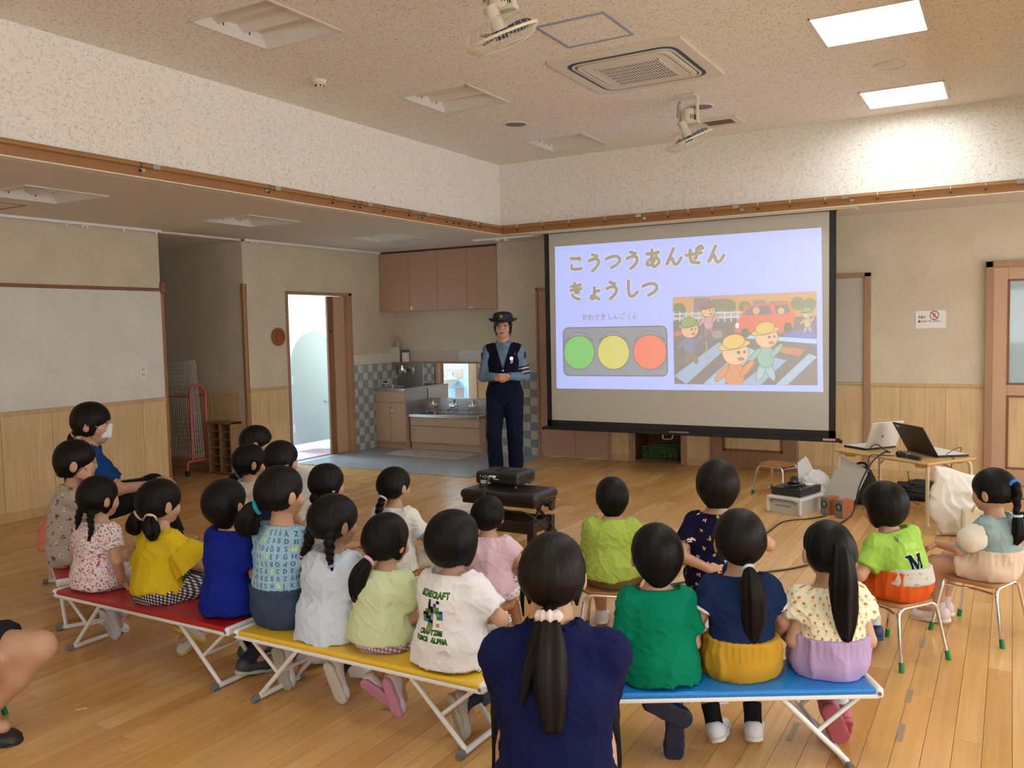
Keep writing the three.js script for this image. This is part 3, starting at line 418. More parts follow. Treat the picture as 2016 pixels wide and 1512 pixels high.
// ---------- projection screen ----------
const slideTex = ctex(1800, 1000, (x, W, H) => {
  x.fillStyle = '#8fa6f2'; x.fillRect(0, 0, W, H);
  x.strokeStyle = '#e6ecff'; kana(x, 'こうつうあんぜん', 95, 55, 138, 138, 30, 141); kana(x, 'きょうしつ', 95, 250, 135, 140, 30, 137);
  x.strokeStyle = '#69645a'; kana(x, 'こうつうあんぜん', 95, 55, 138, 138, 24, 141); kana(x, 'きょうしつ', 95, 250, 135, 140, 24, 137); kana(x, 'かわさきしんごくん', 205, 475, 46, 52, 5, 46.5);
  // traffic signal with three lamps
  x.fillStyle = '#4f6a86'; x.strokeStyle = '#101418'; x.lineWidth = 7; x.beginPath(); x.roundRect(58, 572, 765, 335, 38); x.fill(); x.stroke();
  [['#1fae3a', 180], ['#b9b53a', 440], ['#d8492f', 702]].forEach(([c, cx]) => { x.lineWidth = 5; x.beginPath(); x.arc(cx, 745, 118, 0, 6.3); x.fillStyle = c; x.fill(); x.stroke(); x.fillStyle = '#5f7c96'; x.beginPath(); x.moveTo(cx - 112, 668); x.quadraticCurveTo(cx, 540, cx + 112, 668); x.quadraticCurveTo(cx, 588, cx - 112, 668); x.fill(); x.stroke(); });
  // drawing of people crossing the road
  const X0 = 868, Y0 = 385, w = 900, h = 575; x.save(); x.beginPath(); x.rect(X0, Y0, w, h); x.clip(); x.translate(X0, Y0);
  x.fillStyle = '#b07a3c'; x.fillRect(0, 0, w, 160); x.fillStyle = '#2e3a50'; x.fillRect(0, 150, w, 460);
  x.fillStyle = '#5a5470'; for (const [a, b, c2, d] of [[140, 10, 110, 95], [270, 20, 90, 80], [520, 40, 80, 60], [620, 50, 110, 55]]) x.fillRect(a, b, c2, d);
  x.fillStyle = '#3c5a34'; for (const [a, b, r] of [[40, 85, 48], [270, 70, 46], [370, 70, 45], [470, 80, 40], [790, 70, 42], [860, 75, 38]]) { x.beginPath(); x.arc(a, b, r, 0, 6.3); x.fill(); }
  x.fillStyle = '#8fb4d8'; for (let k = 0; k < 12; k++) x.fillRect(k * 42, 92 + k * 1.5, 9, 66); x.fillRect(0, 105, 490, 10); x.fillRect(0, 135, 490, 10);
  const poly = (c, p) => { x.fillStyle = c; x.beginPath(); p.forEach(([a, b], i) => (i ? x.lineTo(a, b) : x.moveTo(a, b))); x.fill(); };
  poly('#6f97bd', [[0, 520], [300, 300], [360, 330], [80, 575]]); poly('#7aa5cc', [[190, 575], [470, 330], [540, 360], [330, 575]]); poly('#6f97bd', [[430, 575], [640, 400], [720, 420], [560, 575]]); poly('#7ba6c9', [[650, 575], [850, 380], [900, 400], [720, 575]]);
  poly('#2741b0', [[700, 260], [880, 200], [900, 330], [720, 300]]); poly('#8cb9df', [[430, 255], [900, 290], [900, 320], [440, 275]]); poly('#a9542c', [[650, 330], [830, 350], [800, 395], [660, 365]]); poly('#a9542c', [[0, 230], [60, 215], [110, 235], [0, 262]]);
  x.lineWidth = 3; x.strokeStyle = '#1c1a20'; const ell = (c, a, b, r, s, rot = 0) => { x.fillStyle = c; x.beginPath(); x.ellipse(a, b, r, s, rot, 0, 6.3); x.fill(); x.stroke(); };
  poly('#c2331e', [[400, 190], [440, 140], [470, 70], [740, 55], [770, 130], [765, 215], [690, 250], [405, 245]]); poly('#33405a', [[462, 132], [490, 82], [620, 74], [640, 130]]); poly('#33405a', [[660, 126], [650, 76], [728, 70], [745, 122]]); ell('#16161a', 470, 245, 26, 30); ell('#16161a', 730, 215, 24, 28); ell('#cfd6e6', 420, 195, 14, 20);
  ell('#b98e72', 540, 105, 24, 26); ell('#b98e72', 690, 112, 22, 24);
  const figure = (hx, hy, hr, hat, top, bottom, lean, face) => { // plain walking figure
    ell(bottom, hx - lean - hr * 0.35, hy + hr * 3.0, hr * 0.34, hr * 1.0, 0.35); ell(bottom, hx - lean + hr * 0.4, hy + hr * 2.95, hr * 0.34, hr * 1.0, -0.4); ell(top, hx - lean * 0.6, hy + hr * 1.7, hr * 0.75, hr * 1.05);
    ell(top, hx - hr * 0.95 - lean * 0.6, hy + hr * 1.6, hr * 0.25, hr * 0.8, 0.7); ell(top, hx + hr * 0.95 - lean * 0.6, hy + hr * 1.2, hr * 0.25, hr * 0.8, 0.7); ell(face, hx, hy, hr, hr * 0.95);
    x.fillStyle = '#222'; x.beginPath(); x.arc(hx + hr * 0.25, hy - 2, hr * 0.13, 0, 6.3); x.arc(hx + hr * 0.68, hy - 4, hr * 0.11, 0, 6.3); x.fill(); x.fillStyle = '#a83a2a'; x.beginPath(); x.ellipse(hx + hr * 0.42, hy + hr * 0.48, hr * 0.26, hr * 0.15, 0, 0, 6.3); x.fill();
    ell(hat, hx - hr * 0.1, hy - hr * 0.55, hr * 1.25, hr * 0.3, -0.18); ell(hat, hx - hr * 0.12, hy - hr * 0.85, hr * 0.85, hr * 0.55, -0.18);
  };
  figure(110, 215, 58, '#5d8a3a', '#44558c', '#57503f', 0, '#c79b78'); figure(235, 95, 44, '#5a3a2a', '#b07a96', '#6d5668', 0, '#c79b78'); ell('#7a6a72', 290, 250, 38, 30); figure(600, 275, 70, '#c2a23c', '#5aa098', '#7aa8b8', 12, '#d0a583'); figure(405, 370, 84, '#c9a83c', '#c06a2c', '#4a4660', 14, '#d0a583'); figure(845, 135, 30, '#6b8c5a', '#b0a07a', '#8a8f9a', 0, '#b0a090');
  x.fillStyle = '#8c8670'; x.fillRect(215, 290, 8, 150); x.restore(); x.strokeStyle = '#6a76a8'; x.lineWidth = 3; x.strokeRect(X0, Y0, w, h);
}, false);
{
  const o = thing('projection_screen', 'large white pull-down projection screen with black border showing a slide', 'projection screen', [0, 0, -8.13]);
  const cloth = mat([0.56, 0.54, 0.47], 0.85);
  mesh('fabric', bx(-4.235, -1.415, 0.5, YL - 0.004, -0.002, 0.0), cloth, o);
  mesh('black_border', [bx(-4.285, -4.23, 0.44, YL - 0.004, -0.003, 0.0015), bx(-1.42, -1.362, 0.44, YL - 0.004, -0.003, 0.0015), bx(-4.285, -1.362, 0.43, 0.508, -0.003, 0.0015)], M.black, o);
  const bar = mesh('bottom_bar', rb(-4.325, -1.325, 0.405, 0.442, -0.018, 0.018, 0.006), M.black, o);
  for (const x of [-4.345, -1.33]) mesh('end_cap', rb(x, x + 0.025, 0.4, 0.43, -0.02, 0.02, 0.006), M.blackGloss, bar);
  mesh('label', rb(-1.47, -1.36, 0.418, 0.438, 0.017, 0.0205, 0.003), mat([0.75, 0.35, 0.34], 0.5), bar);
  mesh('pull_handle', bent([[-2.99, 0.41, 0.0], [-3.0, 0.36, 0], [-2.9, 0.36, 0], [-2.89, 0.41, 0]], 0.006, 0.02), M.steelDull, bar); mesh('clasp', rb(-2.92, -2.72, 0.43, 0.445, 0.012, 0.03, 0.004), M.steelDull, bar);
  mesh('casing', bx(-4.42, -1.2, YL - 0.018, YL - 0.001, -0.16, 0.06), M.ivory, o);
  mesh('casing_slot', bx(-4.3, -1.35, YL - 0.022, YL - 0.018, -0.012, 0.02), M.black, o);
  const g = new THREE.BufferGeometry(); g.setAttribute('position', new THREE.Float32BufferAttribute([-4.17, 0.845, 0.001, -1.47, 0.858, 0.001, -1.488, 2.33, 0.001, -4.16, 2.332, 0.001], 3)); g.setAttribute('uv', new THREE.Float32BufferAttribute([0, 0, 1, 0, 1, 1, 0, 1], 2)); g.setIndex([0, 1, 2, 0, 2, 3]); g.computeVertexNormals();
  mesh('projected_slide', g, new THREE.MeshStandardMaterial({ color: col(0.56, 0.54, 0.47), roughness: 0.85, emissive: '#ffffff', emissiveMap: slideTex, emissiveIntensity: 0.75 }), o);
}
{ // notice on the wall
  const t = ctex(512, 300, (x, W, H) => { x.fillStyle = '#efe9e4'; x.fillRect(0, 0, W, H); x.strokeStyle = '#1a1a1a'; kana(x, '作品は', 44, 84, 42, 44, 6, 44); kana(x, '触らないでください。', 44, 158, 42, 44, 6, 43); kana(x, 'さくひん', 50, 66, 14, 14, 2, 18); kana(x, 'さわ', 48, 142, 14, 14, 2, 18);
    x.fillStyle = '#dca98c'; x.beginPath(); x.ellipse(318, 86, 34, 42, 0, 0, 6.3); x.fill(); for (let k = 0; k < 4; k++) { x.beginPath(); x.ellipse(296 + k * 15, 46, 7, 20, 0, 0, 6.3); x.fill(); }
    x.strokeStyle = '#7a1420'; x.lineWidth = 13; x.beginPath(); x.arc(318, 80, 72, 0, 6.3); x.stroke(); x.beginPath(); x.moveTo(268, 32); x.lineTo(368, 130); x.stroke(); }, false);
  const g = new THREE.BoxGeometry(0.252, 0.16, 0.002); const m = mesh('wall_notice', g, mat('#ffffff', 0.5, { map: t })); m.position.set(-0.65, 1.49, ZB + 0.003); m.rotation.z = 0.012;
  tag(m, 'white paper notice with a red prohibition mark on the wall', 'notice');
}
// ---------- wash corner ----------
{ // wall cupboard: four doors
  const o = thing('wall_cupboard', 'pink-brown wall cupboard with four plain doors above the sinks', 'cupboard', [0, 0, 0]);
  mesh('carcass', bx(XL + 0.01, -5.285, 1.74, 2.47, ZK + 0.01, ZB - 0.02), M.pink, o);
  mesh('top_filler', bx(XL + 0.01, -5.285, 2.465, YL, ZB - 0.03, ZB + 0.004), mat([0.09, 0.035, 0.02], 0.5), o);
  const e = [XL + 0.008, -6.578, -6.145, -5.712, -5.287];
  for (let i = 0; i < 4; i++) { const d = mesh('door', rb(e[i] + 0.002, e[i + 1] - 0.002, 1.733, 2.466, ZB - 0.02, ZB, 0.003), M.pink, o); if (i === 1) mesh('latch', rb(e[i] + 0.02, e[i] + 0.055, 1.745, 1.79, ZB, ZB + 0.012, 0.004), M.white, d); if (i === 3) mesh('latch', rb(e[i] + 0.02, e[i] + 0.09, 1.748, 1.76, ZB, ZB + 0.008, 0.003), M.white, d); }
}
{ // tall sink unit
  const o = thing('sink_cabinet', 'tall sink cabinet with two doors and steel top in the corner', 'sink cabinet'), f = -8.64;
  mesh('body', bx(XL + 0.02, -6.57, 0.08, 0.73, ZK + 0.01, f - 0.02), M.pinkLight, o); mesh('plinth', bx(XL + 0.012, -6.58, 0, 0.08, ZK + 0.01, f - 0.05), M.pinkLight, o);
  mesh('fascia_panel', rb(XL + 0.012, -6.565, 0.59, 0.728, f - 0.02, f, 0.003), M.pinkLight, o);
  mesh('door', rb(XL + 0.012, -6.805, 0.085, 0.583, f - 0.02, f, 0.003), M.pinkLight, o); const d = mesh('door', rb(-6.801, -6.565, 0.085, 0.583, f - 0.02, f, 0.003), M.pinkLight, o);
  mesh('child_lock', [rb(-6.79, -6.74, 0.478, 0.492, f, f + 0.01, 0.003)], M.white, d); mesh('keyhole', at(new THREE.CylinderGeometry(0.008, 0.008, 0.006, 10), -6.785, 0.52, f, 0, Math.PI / 2), M.black, d);
  const s = mesh('steel_top', [rb(XL + 0.008, -6.555, 0.728, 0.768, f - 0.03, f + 0.018, 0.006), rb(XL + 0.008, -7.0, 0.74, 0.768, ZK + 0.01, f - 0.02, 0.003), rb(-6.6, -6.555, 0.728, 0.768, ZK + 0.01, f - 0.02, 0.004), rb(XL + 0.01, -6.56, 0.74, 0.768, ZK + 0.01, ZK + 0.06, 0.003), bx(-7.0, -6.6, 0.6, 0.61, ZK + 0.06, f - 0.03), bx(-7.0, -6.995, 0.6, 0.75, ZK + 0.06, f - 0.03), bx(-6.605, -6.6, 0.6, 0.75, ZK + 0.06, f - 0.03), bx(-7, -6.6, 0.6, 0.75, ZK + 0.055, ZK + 0.06), bx(-7, -6.6, 0.6, 0.75, f - 0.035, f - 0.03)], M.steel, o);
  mesh('splashback', [bx(XL + 0.01, -6.615, 0.768, 1.055, ZK, ZK + 0.008), bx(-6.556, -6.55, 0.44, 0.74, ZK + 0.02, f)], M.steelDull, o);
  mesh('drain_post', rod([-6.78, 0.77, f - 0.04], [-6.78, 0.81, f - 0.04], 0.008), M.white, s);
}
{ // low children's sink
  const o = thing('sink_cabinet', 'low long sink cabinet for children with steel basin under the mirror', 'sink cabinet'), f = -8.70, a = -6.535, b = -5.515;
  mesh('body', bx(a, b, 0.08, 0.41, ZK + 0.01, f - 0.02), M.pinkLight, o); mesh('plinth', bx(a - 0.015, b - 0.01, 0, 0.08, ZK + 0.01, f - 0.04), M.pinkLight, o);
  mesh('fascia_panel', rb(a, b, 0.3, 0.405, f - 0.02, f, 0.003), M.pinkLight, o); const p = mesh('access_panel', rb(a, b, 0.09, 0.292, f - 0.02, f, 0.003), M.pinkLight, o);
  mesh('screw', [at(new THREE.CylinderGeometry(0.006, 0.006, 0.006, 10), a + 0.05, 0.255, f, 0, Math.PI / 2), at(new THREE.CylinderGeometry(0.006, 0.006, 0.006, 10), b - 0.06, 0.25, f, 0, Math.PI / 2)], M.black, p);
  const s = mesh('steel_basin', [rb(a - 0.012, b + 0.006, 0.405, 0.445, f - 0.03, f + 0.02, 0.006), rb(a - 0.012, a + 0.04, 0.42, 0.445, ZK + 0.01, f - 0.02, 0.003), rb(b - 0.05, b + 0.006, 0.405, 0.445, ZK + 0.01, f - 0.02, 0.004), bx(a + 0.04, b - 0.05, 0.3, 0.31, ZK + 0.1, f - 0.03), bx(a + 0.035, a + 0.04, 0.3, 0.43, ZK + 0.1, f - 0.03), bx(b - 0.05, b - 0.045, 0.3, 0.43, ZK + 0.1, f - 0.03), bx(a + 0.04, b - 0.05, 0.3, 0.43, f - 0.035, f - 0.03), bx(a + 0.04, b - 0.05, 0.3, 0.43, ZK + 0.1, ZK + 0.105), bx(a, b, 0.425, 0.445, ZK + 0.06, ZK + 0.1)], M.steel, o);
  mesh('splashback', [bx(a - 0.02, b + 0.05, 0.44, 0.615, ZK + 0.002, ZK + 0.06)], M.steelDull, o); mesh('drain_post', rod([-6.2, 0.44, f - 0.06], [-6.2, 0.475, f - 0.06], 0.007), M.white, s);
}
{ // mirror, ledge, splash band
  const o = thing('wall_mirror', 'long frameless mirror above the low sink', 'mirror'); mesh('glass', bx(-6.612, -5.29, 0.617, 1.057, ZK + 0.002, ZK + 0.01), new THREE.MeshStandardMaterial({ color: col(0.86, 0.9, 0.9), roughness: 0.01, metalness: 1 }), o); mesh('edge', bx(-6.618, -6.609, 0.617, 1.057, ZK + 0.002, ZK + 0.012), M.white, o);
  const l = thing('wall_ledge', 'narrow brown ledge above the mirror', 'ledge'); mesh('shelf_board', rb(XL + 0.01, -5.285, 1.06, 1.08, ZK, ZK + 0.09, 0.004), M.frame, l);
  const t6 = structGroup('trim_6'); mesh('splash_strip', [bx(XL + 0.01, -6.05, 1.08, 1.222, ZK, ZK + 0.008), bx(-5.7, -5.285, 1.08, 1.222, ZK, ZK + 0.008)], mat([0.56, 0.50, 0.43], 0.5), t6); mesh('splash_strip', bx(-6.05, -5.7, 1.08, 1.222, ZK, ZK + 0.009), mat([0.66, 0.63, 0.62], 0.35), t6);
  const tap = (x, y, label, k) => { const q = thing('faucet', label, 'faucet', [x, y, ZK + 0.06], 0, k);
    mesh('body', [at(new THREE.CylinderGeometry(0.017, 0.02, 0.06, 14), 0, 0.03, 0.02), at(new THREE.CylinderGeometry(0.03, 0.03, 0.02, 16), -0.035, 0.01, 0, 0, Math.PI / 2), at(new THREE.CylinderGeometry(0.03, 0.03, 0.02, 16), 0.035, 0.01, 0, 0, Math.PI / 2), rb(-0.05, 0.05, -0.008, 0.025, 0.0, 0.04, 0.012)], M.chrome, q); mesh('spout', bent([[0, 0.0, 0.03], [-0.01, -0.03, 0.06], [-0.025, -0.055, 0.12], [-0.025, -0.075, 0.12]], 0.011, 0.03), M.chrome, q); mesh('lever', [rb(-0.075, 0.012, 0.075, 0.088, 0.005, 0.035, 0.006), at(new THREE.CylinderGeometry(0.018, 0.018, 0.03, 14), 0, 0.068, 0.02)], M.chrome, q); };
  tap(-6.42, 0.515, 'chrome lever tap of the low sink closest to the tall cabinet'); tap(-6.12, 0.515, 'chrome lever tap in the middle of the low sink'); tap(-5.82, 0.515, 'chrome lever tap of the low sink beside the officer');
  tap(-6.9, 0.95, 'chrome wall tap with two handles above the tall sink');
  const w = thing('wall_tap', 'second small chrome tap on the steel splashback', 'faucet', [-6.74, 0.96, ZK + 0.01]); mesh('body', [at(new THREE.CylinderGeometry(0.014, 0.014, 0.06, 12), 0, 0, 0.03, 0, Math.PI / 2), rb(-0.012, 0.012, 0, 0.05, 0.035, 0.055, 0.005)], M.chrome, w); mesh('spout', bent([[0, 0, 0.05], [0.02, -0.01, 0.09], [0.05, -0.03, 0.1]], 0.01, 0.02), M.chrome, w);
  const r = thing('kitchen_timer', 'small grey box with a dark window on the steel counter corner', 'timer', [-6.99, 0.768, -8.80], 0.6); mesh('case', rb(-0.05, 0.05, 0.03, 0.1, -0.02, 0.02, 0.012), M.steelDull, r); mesh('display', rb(-0.032, 0.032, 0.05, 0.085, 0.018, 0.022, 0.003), M.black, r); mesh('stand', rod([0, 0, 0], [0, 0.035, 0], 0.012), M.steelDull, r);
  const b = thing('plastic_bottle', 'clear plastic bottle with orange cap on the ledge corner', 'bottle', [-6.98, 1.08, ZK + 0.055]); mesh('bottle_body', lathe([[0.001, 0], [0.036, 0], [0.038, 0.02], [0.038, 0.2], [0.03, 0.25], [0.014, 0.285], [0.014, 0.295]]), new THREE.MeshPhysicalMaterial({ color: col(0.9, 0.85, 0.75), roughness: 0.12, transmission: 0.75, thickness: 0 }), b); mesh('cap', at(new THREE.CylinderGeometry(0.016, 0.016, 0.022, 16), 0, 0.305, 0), mat([0.6, 0.25, 0.05], 0.5), b);
  const c = thing('paper_towel_box', 'tall white box standing on the ledge before the bottle', 'box', [-6.985, 1.08, ZK + 0.115]); mesh('carton', rb(-0.07, 0.07, 0, 0.195, -0.02, 0.02, 0.004), mat([0.62, 0.62, 0.56], 0.6), c);
  const t = thing('soap_pack', 'small white pack with blue lid on the ledge', 'pack', [-6.85, 1.08, ZK + 0.06]); mesh('pouch', rb(-0.045, 0.045, 0, 0.125, -0.025, 0.025, 0.012), M.white, t); mesh('lid', rb(-0.047, 0.047, 0.125, 0.155, -0.027, 0.027, 0.008), mat([0.03, 0.16, 0.24], 0.5), t);
  const paper = ctex(512, 256, (x, W, H) => { x.fillStyle = '#c9bfb0'; x.fillRect(0, 0, W, H); for (let i = 0; i < 90; i++) { x.fillStyle = ['#b9a99c', '#d2c9bc', '#c3a7a0', '#a9a79c', '#d6ccb8', '#bfae96'][i % 6]; x.globalAlpha = 0.7; x.save(); x.translate(rnd() * W, rnd() * H); x.rotate(rr(-0.5, 0.5)); x.fillRect(0, 0, rr(20, 80), rr(10, 44)); x.restore(); } for (let i = 0; i < 20; i++) { x.fillStyle = '#8f8a80'; x.globalAlpha = 0.5; x.fillRect(rnd() * W, rnd() * H, rr(10, 60), 3); } }, false);
  const m = mesh('floor_mat', at(new THREE.BoxGeometry(1.05, 0.008, 0.42), 0, 0, 0), mat('#ffffff', 0.7, { map: paper })); m.position.set(-6.02, 0.006, -8.40); m.rotation.y = -0.03; tag(m, 'faded patterned mat on the grey floor before the low sink', 'mat');
}
{ // washroom beyond the door opening: tiled wall, window, stall door, mat, basin
  const w = structGroup('wall_washroom'), wh = mat([0.78, 0.82, 0.84], 0.6), x0 = -9.3, z0 = -6.74, z1 = -9.3;
  [bx(x0 - 0.1, x0, 0, 0.95, z1, z0), bx(x0 - 0.1, x0, 2.3, YL, z1, z0), bx(x0 - 0.1, x0, 0.95, 2.3, z1, -9.1), bx(x0 - 0.1, x0, 0.95, 2.3, -7.4, z0), bx(x0, XL - 0.12, 0, YL, z0, z0 + 0.08), bx(x0, XL - 0.12, 0, YL, z1 - 0.1, z1), bx(x0, XL - 0.1, YL - 0.04, YL + 0.02, z1, z0)].forEach((q) => mesh('plaster', q, wh, w));
  mesh('floor_sheet', bx(x0, XL - 0.0, -0.05, 0.0, z1, z0), mat([0.55, 0.62, 0.66], 0.4), w);
  mesh('sill', bx(x0, x0 + 0.16, 0.93, 0.96, z1, z0), wh, w);
  const tp = [mat([0.55, 0.36, 0.30], 0.25), mat([0.52, 0.68, 0.82], 0.25)];
  for (let r = 0; r < 9; r++) for (let c = 0; c < 14; c++) mesh('wall_tile', rb(x0 + 0.1 + c * 0.15 + 0.001, x0 + 0.1 + (c + 1) * 0.15 - 0.002, 0.1 + r * 0.15, 0.1 + (r + 1) * 0.15 - 0.003, z0 - 0.008, z0, 0.002, 1), tp[(r + c) % 2 ? 1 : (r % 2 ? 1 : 0)], w);
  const win = structGroup('window_7'); mesh('window_frame', [bx(x0 - 0.06, x0 - 0.01, 0.95, 1.0, -9.1, -7.4), bx(x0 - 0.06, x0 - 0.01, 2.25, 2.3, -9.1, -7.4), bx(x0 - 0.06, x0 - 0.01, 0.95, 2.3, -7.46, -7.4), bx(x0 - 0.06, x0 + 0.02, 0.95, 2.3, -8.3, -8.24), bx(x0 - 0.06, x0 - 0.01, 0.95, 2.3, -9.1, -9.05)], M.white, win);
  mesh('frosted_pane', bx(x0 - 0.035, x0 - 0.03, 1.0, 2.25, -9.06, -7.45), new THREE.MeshPhysicalMaterial({ color: col(0.95, 0.98, 1), roughness: 0.6, transmission: 1, thickness: 0 }), win);
  const wl = thing('washroom_light', 'lit ceiling panel inside the washroom', 'ceiling light', [-8.3, YL - 0.045, -8.0]); mesh('diffuser', bx(-0.3, 0.3, -0.01, 0, -0.3, 0.3), lampGlow, wl); { const l = new THREE.RectAreaLight(col(0.72, 0.9, 1), WASH_LIGHT, 0.58, 0.58); l.position.set(0, -0.014, 0); l.rotation.x = -Math.PI / 2; l.name = 'washroom_lamp'; wl.add(l); }
  // sliding door pushed back, jambs
  const d = structGroup('door_4');
  mesh('door_frame', [rb(XL - 0.13, XL + 0.02, 0, 1.96, -7.165, -7.135, 0.004), rb(XL - 0.13, XL + 0.02, 1.925, 1.96, -8.24, -7.14, 0.004), rb(XL - 0.13, XL + 0.02, 0, 1.96, -8.245, -8.185, 0.004)], M.frame, d);
  mesh('door_edge', rb(XL - 0.13, XL - 0.06, 0.01, 1.92, -8.185, -8.0, 0.003), M.pinkLight, d); mesh('door_leaf', rb(XL - 0.105, XL - 0.075, 0.01, 1.92, -8.02, -7.9, 0.003), mat([0.30, 0.14, 0.06], 0.4, { map: grainTex }), d);
  mesh('pull_recess', rb(XL - 0.074, XL - 0.070, 0.35, 1.15, -7.985, -7.955, 0.002, 1), M.rail, d); mesh('lock', at(new THREE.CylinderGeometry(0.014, 0.014, 0.006, 14), XL - 0.073, 1.5, -7.95, 0, 0, Math.PI / 2), M.black, d);
  const sd = thing('stall_door', 'pale blue arched toilet stall door standing in the washroom', 'door', [-7.72, 0, -8.24]);
  const s = new THREE.Shape(), hw = 0.40; s.moveTo(-hw, 0.1); s.lineTo(hw, 0.1); s.lineTo(hw, 1.1); s.absarc(0, 1.1, hw, 0, Math.PI); s.lineTo(-hw, 0.1);
  const g = new THREE.ExtrudeGeometry(s, { depth: 0.03, bevelEnabled: true, bevelSize: 0.004, bevelThickness: 0.004, curveSegments: 24 }); g.rotateY(Math.PI / 2); mesh('leaf', g, mat([0.58, 0.74, 0.84], 0.45), sd);
  mesh('hinge', [rb(0.03, 0.045, 0.25, 0.36, 0.37, 0.40, 0.004), rb(0.03, 0.045, 0.85, 0.96, 0.37, 0.40, 0.004)], M.white, sd); mesh('latch', [rb(0.034, 0.05, 0.585, 0.61, -0.27, -0.17, 0.006), rb(0.034, 0.046, 0.52, 0.65, -0.35, -0.32, 0.004)], M.steelDull, sd);
  const bt = thing('bath_mat', 'pale pink foam mat inside the washroom doorway', 'mat', [-7.45, 0, -7.78], 0); const fm = mat([0.75, 0.55, 0.62], 0.8); mesh('foam_sheet', rb(-0.32, 0.28, 0.0, 0.018, -0.42, 0.42, 0.006), fm, bt);
  const sl = thing('slipper', 'red slipper on the washroom floor', 'slipper', [-7.6, 0, -7.3], 0.4); mesh('sole', at(rb(-0.04, 0.04, 0, 0.02, -0.09, 0.09, 0.02)), mat([0.7, 0.05, 0.08], 0.5), sl); mesh('strap', at(new THREE.TorusGeometry(0.038, 0.014, 8, 16, Math.PI), 0, 0.012, 0.03), mat([0.7, 0.05, 0.08], 0.5), sl);
  const wb = thing('wash_basin', 'white washbasin on the washroom wall seen in the mirror', 'basin', [-7.75, 0.55, z0 - 0.01]); mesh('bowl', at(lathe([[0.02, 0.0], [0.12, 0.03], [0.18, 0.12], [0.2, 0.16], [0.185, 0.16], [0.16, 0.12], [0.1, 0.05], [0.001, 0.03]], 32), 0, 0, -0.2), M.white, wb); mesh('tap', bent([[0, 0.2, -0.01], [0, 0.3, -0.03], [0, 0.3, -0.12], [0, 0.26, -0.12]], 0.012, 0.03), M.chrome, wb);
}
{ // round wooden sign and outlet on the wall
  const o = thing('door_sign', 'round wooden sign with a red figure beside the washroom door', 'sign', [XL + 0.012, 1.452, -7.0]); mesh('disc', at(new THREE.CylinderGeometry(0.1, 0.1, 0.016, 40), 0, 0, 0, 0, 0, Math.PI / 2), mat([0.28, 0.115, 0.03], 0.5, { map: grainTex }), o); mesh('rim', at(new THREE.TorusGeometry(0.092, 0.006, 8, 40), 0.008, 0, 0, Math.PI / 2), mat([0.34, 0.15, 0.045], 0.45), o);
  mesh('red_figure', [at(new THREE.CylinderGeometry(0.014, 0.014, 0.004, 16), 0.011, 0.03, 0, 0, 0, Math.PI / 2), at(extr([[-0.03, -0.05], [0.03, -0.05], [0.008, 0.015], [-0.008, 0.015]], 0.004), 0.009, 0, 0, Math.PI / 2)], mat([0.55, 0.06, 0.02], 0.5), o);
  const e = thing('wall_outlet', 'white double power outlet on the pale wall', 'outlet', [XL + 0.006, 1.159, -5.257]); mesh('plate', rb(0, 0.009, -0.06, 0.06, -0.036, 0.036, 0.003), M.white, e); mesh('socket', [rb(0.008, 0.012, 0.008, 0.042, -0.018, 0.018, 0.002), rb(0.008, 0.012, -0.042, -0.008, -0.018, 0.018, 0.002)], M.ivory, e); mesh('slot', [0.025, -0.025].flatMap((y) => [-0.008, 0.008].map((z) => bx(0.0115, 0.0128, y - 0.007, y + 0.007, z - 0.0015, z + 0.0015))), M.black, e);
}
